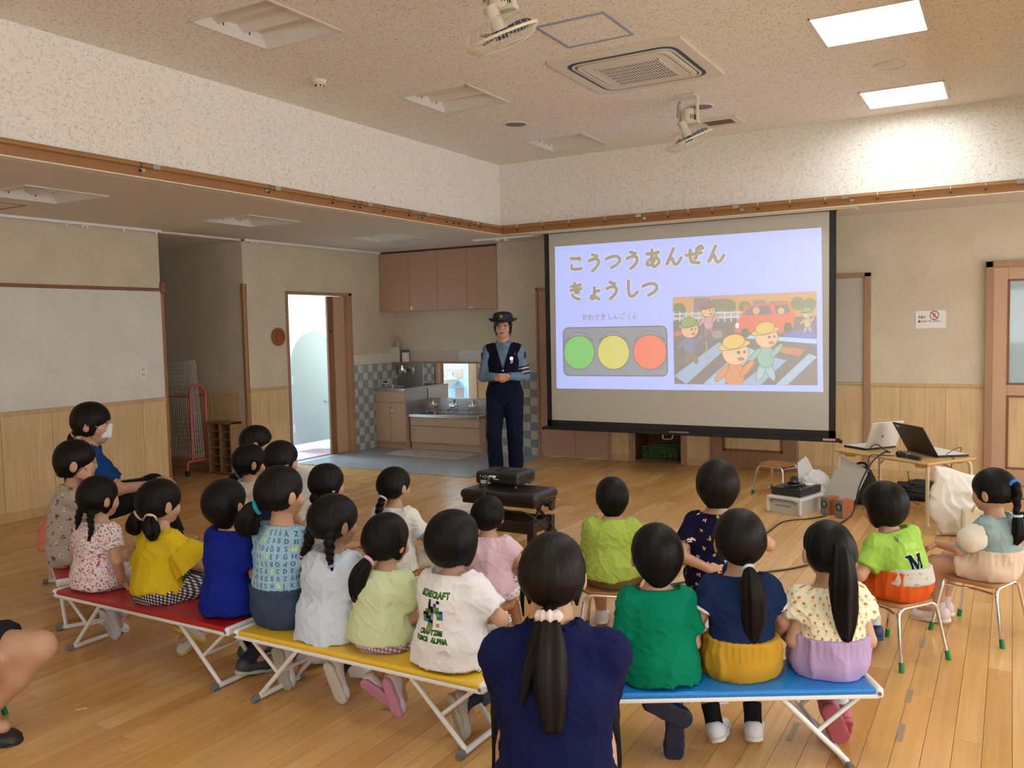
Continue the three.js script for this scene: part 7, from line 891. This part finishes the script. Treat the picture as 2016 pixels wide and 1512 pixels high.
// blue bench
const blueDir = [-0.5, -0.866], onBlue = (t, b = 0) => [-0.943 + 0.866 * t - 0.5 * b, -2.82 - 0.5 * t - 0.866 * b];
person({ label: 'boy in plain green t-shirt sitting on the blue bench', tl: 0.804, pos: onBlue(-0.113, -0.01), dir: blueDir, seat: LOW, s: 1.0, headS: 1.02, lean: [4, 8, 10], head: { yaw: 2, pitch: 2 }, armR: { h: [-0.1, LOW + 0.09, 0.14] }, armL: { h: [0.1, LOW + 0.09, 0.14] }, legL: { a: [0.015, 0.21, 0.0], toe: [-0.85, -0.4, -0.1], hint: [0.3, 1, 1] }, legR: { a: [-0.055, 0.135, 0.02], toe: [0.03, -0.96, 0.12] }, sock: cloth([0.08, 0.12, 0.22]), shoe: mat([0.012, 0.016, 0.05], 0.5), sole: mat([0.012, 0.016, 0.045], 0.6),
  hair: { ...boyHair, nape: -0.112, fat: 0.001 }, top: { m: cloth([0.0, 0.20, 0.105]), hem: 0.06, sleeve: 0.7, sr: 0.02, ease: 0.016, fold: 0.007, flare: 0.012 }, bottom: { m: cloth([0.08, 0.12, 0.22]), len: 1.5 } });
person({ label: 'girl in navy t-shirt and mustard shorts with a long ponytail on the blue bench', tl: 0.928, pos: onBlue(0.175), dir: blueDir, seat: LOW, s: 1.02, headS: 1.0, lean: [3, 6, 8], head: { yaw: 3, pitch: 2 }, armL: { h: [0.12, LOW + 0.05, 0.1], hint: [0.8, 0, -0.5] }, armR: { h: [-0.12, LOW + 0.06, 0.12], hint: [-0.8, 0, -0.5] }, legL: { a: [0.075, 0.068, 0.1], toe: [-0.35, -0.12, 0.9] }, legR: { a: [-0.065, 0.068, 0.1], toe: [-0.25, -0.12, 0.9] }, sock: cloth([0.012, 0.012, 0.014]), shoe: skinLegShoe.white, sole: mat([0.70, 0.69, 0.66], 0.6),
  hair: { m: hairBrown, bang: 0.03, nape: -0.085, side: 0.01, ear: 1, tails: [{ pts: [[0.0, -0.065, -0.082], [0.0, -0.085, -0.115], [-0.002, -0.13, -0.135], [-0.008, -0.22, -0.138], [-0.01, -0.31, -0.13], [-0.016, -0.345, -0.125]], r: [0.017, 0.016, 0.032, 0.04, 0.036, 0.018, 0.006], tie: [0.55, 0.6, 0.6], tieAt: 5, tieR: 0.006 }] },
  top: { m: cloth([0.010, 0.025, 0.085]), hem: 0.0, sleeve: 0.5, sr: 0.016, ease: 0.014, fold: 0.006, cuff: cloth([0.7, 0.7, 0.7]), cuffR: 0.047 }, bottom: { m: cloth([0.58, 0.33, 0.03]), len: 0.62, ease: 0.022, rise: 0.8, fold: 0.009, wide: 1.4 } });
person({ label: 'girl in cream tulip-print blouse and lilac shorts at the end of the blue bench', tl: 0.785, pos: onBlue(0.481), dir: blueDir, seat: LOW, s: 1.0, headS: 1.02, lean: [3, 6, 8], head: { yaw: 0, pitch: 2 }, armL: { h: [0.12, LOW + 0.09, 0.14] }, armR: { h: [-0.12, LOW + 0.09, 0.12] }, legL: { a: [0.0, 0.16, 0.03], toe: [-0.35, -0.85, 0.25] }, legR: { a: [-0.06, 0.12, 0.06], toe: [-0.1, -0.7, 0.6] }, sock: cloth([0.6, 0.6, 0.6]), sockH: 0.15, shoe: mat([0.45, 0.10, 0.13], 0.5), sole: mat([0.38, 0.085, 0.11], 0.6),
  hair: { bang: 0.03, nape: -0.06, side: 0, ear: 1, tails: [{ pts: [[0.0, 0.035, -0.1], [0.0, 0.03, -0.132], [0.004, -0.03, -0.158], [0.0, -0.13, -0.148], [-0.012, -0.22, -0.138], [-0.022, -0.285, -0.13]], r: [0.022, 0.024, 0.036, 0.044, 0.042, 0.03, 0.014] }] },
  top: { name: 'blouse', m: cloth('#ffffff', { map: tulips }), rep: 4.8, hem: 0.0, sleeve: 0.5, sr: 0.024, puff: 0.022, ease: 0.016, fold: 0.009 }, bottom: { m: cloth([0.50, 0.36, 0.60]), len: 0.66, ease: 0.022, rise: 0.85, fold: 0.009, wide: 1.4 } });
// stools in front
person({ label: 'girl in pale pink t-shirt and spotted skirt with a side ponytail on a stool', tl: 0.836, pos: [-2.054, -3.280], dir: [-0.28, -0.96], seat: STL, s: 0.88, lean: [4, 8, 12], head: { yaw: -6, pitch: 4 }, headS: 0.97, armR: { h: [-0.1, STL + 0.1, 0.12], hint: [-1, -0.3, -0.4] }, shoe: M.white,
  hair: { bang: 0.026, nape: -0.085, side: 0.02, ear: 0, fat: 0.003, tails: [{ pts: [[0.055, -0.07, -0.07], [0.068, -0.085, -0.09], [0.075, -0.12, -0.1], [0.078, -0.155, -0.098]], r: [0.014, 0.013, 0.02, 0.018, 0.004], tie: [0.28, 0.26, 0.55], tieAt: 8, tieR: 0.008 }] },
  top: { m: cloth([0.74, 0.52, 0.58]), hem: 0.03, sleeve: 0.5, sr: 0.018, ease: 0.016, fold: 0.007, puff: 0.014 }, bottom: { name: 'skirt', m: cloth('#ffffff', { map: polka }), rep: 6, len: 0.6, ease: 0.024, skirt: 1, fold: 0.008 } });
person({ label: 'girl in white t-shirt with blue cuffs and a single back braid', tl: 0.891, pos: [-2.737, -3.454], dir: [0.0, -1], seat: STL, s: 0.98, headS: 0.95, lean: [4, 8, 10], head: { yaw: -10, pitch: 3 }, tone: 0.85, armR: { h: [-0.14, STL + 0.08, 0.16], hint: [-1, -0.2, -0.4] }, armL: { h: [0.12, STL + 0.1, 0.16] }, shoe: M.white,
  hair: { bang: 0.03, nape: -0.07, side: 0.0, ear: 1, tails: [{ braid: 6, pts: [[0.0, -0.05, -0.085], [0.0, -0.075, -0.108], [0.01, -0.12, -0.122], [0.015, -0.175, -0.122], [0.015, -0.22, -0.118]], r: [0.02, 0.02, 0.023, 0.018, 0.01], tie: [0.75, 0.6, 0.55], tieAt: 8 }] },
  top: { m: cloth([0.74, 0.74, 0.70]), hem: 0.06, sleeve: 0.8, sr: 0.018, ease: 0.018, fold: 0.009, cuff: cloth([0.22, 0.36, 0.62]), cuffR: 0.043 }, bottom: { m: cloth([0.5, 0.45, 0.33]), len: 0.8, ease: 0.018 } });
person({ label: 'girl with two hair clips in a white blouse, between alphabet shirt and braid', tl: 1.000, pos: [-3.005, -3.226], dir: [0.4, -0.92], seat: STL, s: 0.98, headS: 0.97, lean: [4, 8, 10], head: { yaw: 2, pitch: 5 }, shoe: M.white, hair: { bang: 0.026, nape: -0.075, side: 0.01, ear: 0, fat: 0.003, clips: [[-0.088, 0.02, -0.015], [-0.05, 0.075, -0.06]], tails: [{ pts: [[-0.02, -0.05, -0.08], [-0.02, -0.07, -0.1], [-0.02, -0.1, -0.1]], r: [0.02, 0.024, 0.008] }] }, top: { name: 'blouse', m: cloth([0.66, 0.64, 0.60]), hem: 0.05, sleeve: 0.6, ease: 0.018, fold: 0.009, puff: 0.02 }, bottom: { m: cloth([0.3, 0.28, 0.25]), len: 0.7 } });
person({ label: 'child with one white hair clip in dark top behind the puffed white blouse', tl: 1.259, pos: [-3.452, -3.353], dir: [0.3, -0.95], seat: STL, s: 1.0, headS: 0.97, lean: [4, 8, 10], head: { yaw: -6, pitch: 4 }, shoe: M.white, hair: { bang: 0.026, nape: -0.085, side: 0.02, ear: 0, fat: 0.002, clips: [[-0.05, 0.085, 0.0]] }, top: { m: cloth([0.02, 0.025, 0.06]), hem: 0.05, sleeve: 0.6 }, bottom: { m: cloth([0.03, 0.03, 0.04]), len: 0.7 } });
person({ label: 'girl in white puffed blouse and dark denim with a low side ponytail', tl: 1.096, pos: [-3.781, -3.438], dir: [0.42, -0.9], seat: STL, s: 1.0, headS: 0.98, lean: [4, 8, 10], head: { yaw: 0, pitch: 2 }, shoe: M.white, hair: { bang: 0.028, nape: -0.08, side: 0.015, ear: 1, tails: [{ pts: [[0.01, -0.07, -0.07], [0.02, -0.085, -0.095], [0.045, -0.12, -0.11], [0.06, -0.15, -0.105]], r: [0.015, 0.018, 0.026, 0.02, 0.006], tie: [0.05, 0.2, 0.2], tieAt: 6 }] }, top: { name: 'blouse', m: cloth([0.74, 0.72, 0.66]), hem: 0.02, sleeve: 0.62, ease: 0.018, puff: 0.024, fold: 0.008 }, bottom: { m: cloth([0.02, 0.028, 0.05]), len: 0.8, ease: 0.018 } });
person({ label: 'boy seen in profile in front of the cubby shelf, rearmost of the seated children', tl: 1.168, pos: [-4.080, -3.785], dir: [0.62, -0.78], seat: STL, s: 1.06, headS: 0.97, lean: [3, 6, 8], head: { yaw: -8, pitch: 2 }, hh: 0.0035, shoe: M.white, hair: { ...boyHair, nape: -0.06, bang: 0.034 }, top: { m: cloth([0.02, 0.025, 0.06]), hem: 0.05, sleeve: 0.6 }, bottom: { m: cloth([0.03, 0.03, 0.04]), len: 0.7 } });
person({ label: 'boy in plain lime t-shirt and khaki shorts seen from behind', tl: 0.808, pos: [-1.625, -3.715], dir: [-0.36, -0.93], seat: STL, s: 1.0, headS: 0.93, lean: [8, 14, 20], head: { yaw: 2, pitch: 0 }, armR: { h: [-0.08, STL + 0.13, 0.2] }, armL: { h: [0.08, STL + 0.13, 0.2] }, shoe: M.white, hair: { ...boyHair, nape: -0.098 }, top: { m: cloth([0.40, 0.52, 0.09]), hem: 0.022, sleeve: 0.75, sr: 0.024, ease: 0.018, fold: 0.010 }, bottom: { m: cloth([0.23, 0.15, 0.065]), len: 0.75, ease: 0.022, rise: 0.35, fold: 0.007 } });
person({ label: 'boy in dark navy patterned outfit with one hand behind his back', tl: 0.916, pos: [-1.152, -3.810], dir: [-0.3, -0.95], seat: STL, s: 1.1, headS: 0.98, lean: [0, 2, 4], side: [0, 0, -1], head: { yaw: 8, pitch: 0, roll: 0 }, armL: { h: [0.035, STL + 0.14, -0.105], hint: [1, -0.3, 0.1], dir: [-0.95, -0.12, 0.1], palm: [0, -0.1, 1], curl: 0.25 }, armR: { h: [-0.10, STL + 0.2, 0.1], hint: [-1, -0.1, -0.3] }, shoe: M.white,
  hair: { m: hairBrown, ...boyHair, nape: -0.095, bang: 0.034, fat: 0.005, ear: 1, taper: 0.1 }, top: { m: cloth('#ffffff', { map: navyBlobs }), rep: 4.2, hem: 0.03, sleeve: 0.62, sr: 0.016, ease: 0.014, fold: 0.005 }, bottom: { m: cloth('#ffffff', { map: navyBlobs }), rep: 4.2, len: 0.8, ease: 0.016 } });
person({ label: 'boy in lime shirt with a large letter M and orange shorts leaning on a stool', tl: 0.746, pos: [-0.397, -4.114], dir: [-0.78, -0.62], seat: STL, s: 1.02, headS: 1.0, lean: [8, 18, 22], side: [4, 10, 8], head: { yaw: 10, pitch: 2, roll: -4 }, armL: { h: [0.15, STL + 0.07, 0.18], hint: [0.6, 0, -1], curl: 0.5 }, armR: { h: [-0.05, STL + 0.12, 0.2] }, legL: { a: [0.1, 0.075, 0.14], toe: [0, -0.12, 1] }, legR: { a: [-0.02, 0.07, 0.2], toe: [0, -0.1, 1] }, sock: cloth([0.65, 0.65, 0.63]), sockH: 0.2, shoe: mat([0.02, 0.04, 0.14], 0.5), sole: mat([0.02, 0.04, 0.14], 0.5),
  hair: { bang: 0.03, nape: -0.1, side: 0.025, ear: 0, fat: 0.004, taper: 0.05 }, top: { m: cloth('#ffffff', { map: limeShirt }), uv: onBack(0.25, 0.26, 0.225), hem: -0.005, sleeve: 0.7, sr: 0.02, ease: 0.016, fold: 0.008 }, bottom: { m: cloth([0.62, 0.10, 0.012]), len: 0.78, ease: 0.022, rise: 0.7, fold: 0.008 },
  extra: ({ o, s0, S }) => { const F = new Field(); F.ecap(add(s0, [0, 0.015, -0.01]), add(s0, [0, 0.06, -0.008]), [1, 0, 0], S(0.102) + 0.021, S(0.096) + 0.018, S(0.082) + 0.021, S(0.078) + 0.018, 0.02); F.post = (d, x, y, z) => Math.max(d, s0[1] + 0.005 - y, y - s0[1] - 0.075); mesh('undershirt', netMesh(F, 0.008, (q) => [Math.atan2(q[0], -q[2]) * 0.5, q[1] * 4.5]), cloth('#ffffff', { map: carPrint }), o); } });
person({ label: 'girl in grey-green top with white puff sleeves and beige shorts on a stool', tl: 0.697, pos: [-0.050, -4.614], dir: [-0.93, -0.375], seat: STL, s: 1.05, headS: 0.98, lean: [-2, 2, 8], head: { yaw: -4, pitch: 4 }, hh: 0.0038, armL: { h: [0.075, STL + 0.13, 0.24], hint: [0.6, -0.4, -0.6], dir: [0, -0.35, 0.9], curl: 0.25 }, armR: { h: [0.05, STL + 0.19, 0.105], hint: [-1, -0.2, 0.1], dir: [1, 0.05, -0.1], palm: [0, 0, -1], curl: 0.5 }, legL: { a: [0.06, 0.07, 0.24], toe: [0.05, -0.1, 1] }, legR: { a: [-0.05, 0.07, 0.27], toe: [0, -0.1, 1] }, sock: cloth([0.6, 0.55, 0.52]), sockH: 0.15, shoe: mat([0.68, 0.56, 0.54], 0.5), sole: mat([0.7, 0.66, 0.6], 0.6),
  hair: { bang: 0.03, nape: -0.05, side: 0.01, ear: 1, tails: [{ braid: 4, pts: [[0.01, 0.05, -0.105], [0.02, 0.03, -0.128], [0.02, -0.04, -0.128], [0.02, -0.1, -0.125]], r: [0.02, 0.02, 0.018, 0.014], tie: [0.05, 0.2, 0.6], tieAt: 6, tieR: 0.008 }, { pts: [[0.02, -0.1, -0.125], [0.02, -0.13, -0.13], [0.022, -0.19, -0.14], [0.03, -0.24, -0.13]], r: [0.014, 0.024, 0.028, 0.008], tie: [0.45, 0.62, 0.6], tieAt: 3 }, { pts: [[-0.03, -0.1, -0.12], [-0.04, -0.15, -0.125], [-0.05, -0.22, -0.135]], r: [0.014, 0.02, 0.005] }] },
  top: { m: cloth([0.27, 0.37, 0.36]), hem: 0.0, sleeve: 0.25, ease: 0.014, fold: 0.007, extra: ({ o, sh, arms, S, sm }) => { for (let i = 0; i < 2; i++) { const F = new Field(), c = lerp3(sh[i], arms[i].e, 0.42); F.cap(lerp3(sh[i], arms[i].e, 0.12), lerp3(sh[i], arms[i].e, 0.62), S(0.05), S(0.052), 0.02); F.ell(c, [S(0.057), S(0.054), S(0.057)], null, 0.03); F.post = (d, x, y, z) => d + 0.006 * n3(x * 30, y * 12, z * 30) + 0.005 * n3(x * 14 + 3, y * 14, z * 14); mesh('puff_sleeve', netMesh(F, 0.007), cloth([0.76, 0.72, 0.62]), sm); const e = lerp3(sh[i], arms[i].e, 0.8), dr = nrm(sub(arms[i].e, sh[i])), G = new Field(); G.cap(add(e, dr, -0.012), add(e, dr, 0.008), S(0.036), S(0.035), 0.01); mesh('sleeve_band', netMesh(G, 0.006), cloth([0.27, 0.37, 0.36]), sm); } } },
  bottom: { m: cloth([0.70, 0.55, 0.42]), len: 0.5, ease: 0.02, rise: 0.8, wide: 1.4, fold: 0.008 } });
// second red bench and the masked woman
person({ label: 'boy in grey printed t-shirt resting his cheek on his hand behind the floral girl', tl: 1.143, pos: [-4.379, -2.740], dir: [0.47, -0.88], seat: LOW, s: 1.06, headS: 1.06, lean: [4, 10, 12], head: { yaw: -10, pitch: 6, neck: 16 }, hh: 0.0035, armR: { hp: [-0.085, -0.05, 0.03], hint: [-0.3, -1, 0.6], dir: [0.05, 0.6, -0.8], palm: [0.9, 0.1, 0.1], curl: 1.0 }, armL: { h: [0.1, LOW + 0.12, 0.2] }, legR: { a: [-0.08, 0.075, 0.22], toe: [0, -0.1, 1] }, shoe: M.black, sole: M.black,
  hair: { ...boyHair, nape: -0.075, bang: 0.04 }, top: { m: cloth('#ffffff', { map: greyBlobs }), rep: 4, hem: 0.01, sleeve: 0.65, ease: 0.016, fold: 0.006 }, bottom: { m: cloth('#ffffff', { map: greyBlobs }), rep: 4, len: 0.85, ease: 0.018 } });
person({ label: 'child in coral shirt mostly hidden behind the boy in grey', pos: [-4.70, -2.91], dir: [0.47, -0.88], seat: LOW, s: 0.96, tl: 0.92, headS: 0.85, lean: [10, 22, 30], head: { yaw: -10, pitch: 10, neck: 34 }, armR: { h: [-0.12, LOW + 0.08, 0.06], hint: [-0.6, 0, -0.8] }, shoe: M.black, hair: { ...boyHair, nape: -0.05 }, top: { m: cloth([0.68, 0.20, 0.15]), hem: 0.04, sleeve: 1.2, sr: 0.014, ease: 0.018 }, bottom: { m: cloth([0.03, 0.035, 0.06]), len: 0.8 } });
person({ label: 'woman in blue polo shirt wearing a white face mask', adult: true, tl: 0.747, pos: [-5.317, -3.490], dir: [0.62, -0.78], seat: STL, s: 1.04, headS: 1.06, lean: [0, 4, 8], head: { yaw: -10, pitch: 5, neck: 14 }, hh: 0.0042, armR: { h: [-0.1, 0.50, 0.42], hint: [-0.8, -0.5, -0.3] }, armL: { h: [0.1, 0.50, 0.42] }, legL: { a: [0.11, 0.07, 0.55] }, legR: { a: [-0.11, 0.07, 0.55] }, shoe: M.white,
  hair: { m: hairBrown, bang: 0.03, nape: -0.07, side: 0.045, ear: 0, tails: [{ pts: [[0, -0.06, -0.085], [0, -0.075, -0.11], [0, -0.1, -0.12], [0, -0.13, -0.115]], r: [0.014, 0.016, 0.016, 0.004], tie: [0.6, 0.3, 0.26], tieAt: 6 }] },
  top: { m: cloth([0.008, 0.055, 0.22]), hem: 0.08, sleeve: 0.8, sr: 0.02, ease: 0.02, fold: 0.009, collar: 1 }, bottom: { name: 'trousers', m: cloth([0.014, 0.014, 0.016]), len: 1.9, ease: 0.018 },
  extra: ({ o, P, hs }) => { const F = new Field(); F.ecap(P(-0.03, -0.042, 0.058), P(0.03, -0.042, 0.058), [0, 1, 0], 0.041 * hs, 0.041 * hs, 0.022 * hs, 0.022 * hs, 0.01); F.ecap(P(0, -0.012, 0.088), P(0, -0.07, 0.085), [1, 0, 0], 0.026 * hs, 0.026 * hs, 0.014 * hs, 0.014 * hs, 0.02); mesh('face_mask', netMesh(F, 0.005), cloth([0.82, 0.82, 0.82]), o); for (const k of [-1, 1]) mesh('ear_loop', tube([P(k * 0.045, -0.03, 0.085), P(k * 0.068, -0.015, 0.045), P(k * 0.082, -0.005, 0.0)], 0.0016, 12, 5), M.white, o); } });
// cropped sitter at the picture edge
person({ label: 'cropped sitter in black shorts at the picture edge, only knee and shoe show', adult: true, pos: [-3.495, -1.66], dir: [0.72, -0.69], seat: STL, s: 1.0, lean: [2, 4, 6], head: { pitch: 4 }, tone: 0.92, armR: { h: [-0.2, 0.45, -0.1] }, armL: { h: [0.2, 0.45, -0.1] }, legR: { a: [-0.13, 0.075, 0.14], toe: [-0.1, -0.1, 1], hint: [-0.2, 1, 1] }, legL: { a: [-0.05, 0.075, 0.0], toe: [0, -0.1, 1], hint: [-0.9, 1, 1] }, shoe: M.black, sole: M.black, hair: { bang: 0.03, nape: -0.07 }, top: { m: cloth([0.1, 0.1, 0.12]), sleeve: 0.7, ease: 0.02 }, bottom: { m: cloth([0.014, 0.014, 0.016]), len: 0.72, ease: 0.025 } });
// police officer
person({ label: 'police officer in hat, navy vest and trousers standing with clasped hands', adult: true, s: 1.0, tl: 1.077, pos: [-4.405, -7.443], dir: [0.44, 0.90], stand: 0.83, seat: 0.5, lean: [1, -1, 1], headS: 0.95, head: { yaw: -4, pitch: 1, neck: 4 }, hh: 0.0032, hf: 0.0035, tone: 1.05, mouth: 0.0022,
  armL: { h: [0.045, 1.02, 0.185], hint: [0.55, -1, -0.35], dir: [-0.85, -0.05, 0.25], palm: [0, -0.1, -1], curl: 0.45 }, armR: { h: [-0.05, 1.015, 0.17], hint: [-0.55, -1, -0.35], dir: [0.85, 0.0, 0.22], palm: [0, 0, -1], curl: 0.5 }, legL: { a: [0.10, 0.075, 0.0], hint: [0.1, 0, 1], toe: [0.2, -0.05, 1] }, legR: { a: [-0.10, 0.075, 0.0], hint: [-0.1, 0, 1], toe: [-0.2, -0.05, 1] }, shoe: M.black, sole: M.black,
  hair: { m: hairMat, bang: 0.05, nape: -0.10, side: 0.035, ear: 0, fat: -0.008 },
  top: { m: cloth([0.15, 0.24, 0.36]), hem: 0.05, sleeve: 1.93, sr: 0.012, ease: 0.006, fold: 0.005, collar: 0.8, neck: 0.016 }, vest: { name: 'vest', m: cloth([0.006, 0.008, 0.024]), sleeve: 0, ease: 0.022, hem: 0.10, fold: 0.004, vee: 0.10, neck: 0.022, point: 1, flare: 0.006 }, bottom: { name: 'trousers', m: cloth([0.007, 0.010, 0.03]), len: 1.92, ease: 0.016, wide: 2.0, rise: 0.7, fold: 0.004 },
  extra: ({ o, P, hs, hc, Fh, s0, s1, s2, s3, S, arms, sh }) => {
    const B4 = new THREE.Matrix4().makeBasis(V(...Fh[0]), V(...Fh[1]), V(...Fh[2])).setPosition(...hc), onH = (g) => { g.scale(hs, hs, hs); g.applyMatrix4(B4); return g; }, nv = mat([0.008, 0.010, 0.028], 0.7), gold = mat([0.55, 0.40, 0.12], 0.35, { metalness: 0.8 });
    const crown = lathe([[0.096, 0.045], [0.098, 0.075], [0.095, 0.105], [0.082, 0.128], [0.05, 0.141], [0.001, 0.145]], 40); crown.scale(1, 1, 1.12); const hat = mesh('hat', onH(crown), nv, o);
    const br = lathe([[0.092, 0.05], [0.11, 0.044], [0.128, 0.048], [0.137, 0.066], [0.134, 0.07], [0.122, 0.056], [0.092, 0.06]], 48), p = br.attributes.position; for (let i = 0; i < p.count; i++) { const x = p.getX(i), y = p.getY(i), z = p.getZ(i), a = Math.abs(Math.sin(Math.atan2(x, z))); p.setXYZ(i, x, y + (a - 0.6) * Math.max(0, Math.hypot(x, z) - 0.09) * 0.7, z * (z > 0 ? 1.08 : 1.05)); } br.computeVertexNormals(); mesh('brim', onH(br), nv, hat);
    const bd2 = lathe([[0.0985, 0.058], [0.1, 0.064], [0.0995, 0.074]], 40); bd2.scale(1, 1, 1.12); mesh('hat_band', onH(bd2), M.black, hat); mesh('emblem', [onH(at(new THREE.TorusGeometry(0.014, 0.003, 8, 24), 0, 0.098, 0.112, 0, -0.2)), onH(at(new THREE.SphereGeometry(0.0075, 12, 10), 0, 0.098, 0.113)), ...[0, 1, 2, 3, 4].map((k) => onH(at(new THREE.SphereGeometry(0.0035, 8, 6), Math.sin(k * 1.2566) * 0.009, 0.098 + Math.cos(k * 1.2566) * 0.009, 0.1125)))], gold, hat);
    const rim = (k) => tube([...Array(20)].map((_, i) => { const a = i / 20 * 6.2832; return P(k * 0.032 + Math.sign(Math.cos(a)) * Math.abs(Math.cos(a)) ** 0.8 * 0.022, -0.004 + Math.sin(a) * 0.0165, 0.084 - Math.abs(Math.cos(a)) * 0.003); }), 0.0014, 60, 5, true); mesh('glasses', [rim(-1), rim(1), tube([P(-0.01, 0, 0.085), P(0, 0.003, 0.089), P(0.01, 0, 0.085)], 0.0013, 8, 5), tube([P(0.054, 0.002, 0.08), P(0.07, 0.002, 0.05), P(0.082, -0.002, 0.0)], 0.0014, 12, 5), tube([P(-0.054, 0.002, 0.08), P(-0.07, 0.002, 0.05), P(-0.082, -0.002, 0.0)], 0.0014, 12, 5)], mat([0.12, 0.07, 0.05], 0.3), o);
    const fz = 0.128, lm = mat([0.72, 0.72, 0.68], 0.3, { metalness: 0.6 }); mesh('badge', [at(new THREE.CylinderGeometry(0.018, 0.02, 0.006, 14), 0.085, s2[1] + 0.03, 0.121, 0.35, Math.PI / 2), at(rb(-0.004, 0.004, -0.04, 0, -0.002, 0.003, 0.002), 0.08, s2[1] + 0.02, 0.124), at(rb(-0.004, 0.004, -0.034, 0, -0.002, 0.003, 0.002), 0.094, s2[1] + 0.02, 0.121)], lm, o); mesh('red_pin', at(new THREE.SphereGeometry(0.008, 10, 8), 0.118, s2[1] + 0.075, 0.107), mat([0.6, 0.08, 0.05], 0.4), o);
    for (const y of [s1[1] + 0.095, s1[1] - 0.035]) mesh('vest_button', at(new THREE.CylinderGeometry(0.008, 0.009, 0.006, 14), -0.002, y, y > s1[1] ? 0.121 : 0.117, 0, Math.PI / 2), lm, o); for (let k = 0; k < 3; k++) mesh('shirt_button', at(new THREE.CylinderGeometry(0.0055, 0.0055, 0.004, 10), 0, s2[1] + 0.02 + k * 0.05, 0.111 - k * 0.006, 0, Math.PI / 2 - 0.1), M.black, o);
    const cb = cloth([0.15, 0.24, 0.36]); for (const k of [-1, 1]) { const g = extr([[0, 0], [k * 0.06, -0.008], [k * 0.052, -0.055], [k * 0.012, -0.035]], 0.005, 0.001); at(g, s3[0] + k * 0.004, s3[1] + 0.016, s3[2] + 0.078, k * 0.5, -0.45); mesh('collar_flap', g, cb, o); const ep = rb(-0.05, 0.05, -0.004, 0.006, -0.022, 0.022, 0.004); at(ep, s3[0] + k * 0.115, s3[1] - 0.005, s3[2], 0, 0, -k * 0.2); mesh('epaulette', ep, mat([0.006, 0.008, 0.024], 0.7), o); }
    const A = arms[0], sa = sh[0], e = lerp3(sa, A.e, 0.78), dr = nrm(sub(A.e, sa)), band = (t, r, l, m2, nm) => { const c2 = lerp3(sa, A.e, t); mesh(nm, rod(add(c2, dr, -l / 2), add(c2, dr, l / 2), r, r, 24), m2, o); }; band(0.78, 0.0655, 0.085, mat([0.008, 0.01, 0.02], 0.5), 'armband'); band(0.70, 0.0665, 0.008, M.white, 'armband_stripe'); band(0.84, 0.0665, 0.008, M.white, 'armband_stripe');
    for (const i of [0, 1]) { const c2 = lerp3(sh[i], arms[i].e, 0.22); const g = new THREE.SphereGeometry(0.036, 18, 12); g.scale(0.35, 1.2, 0.9); g.translate(c2[0] + (i ? -1 : 1) * 0.052, c2[1], c2[2] + 0.01); mesh('shoulder_patch', g, mat([0.01, 0.012, 0.02], 0.6), o); }
  } });
renderer.render(scene, camera);
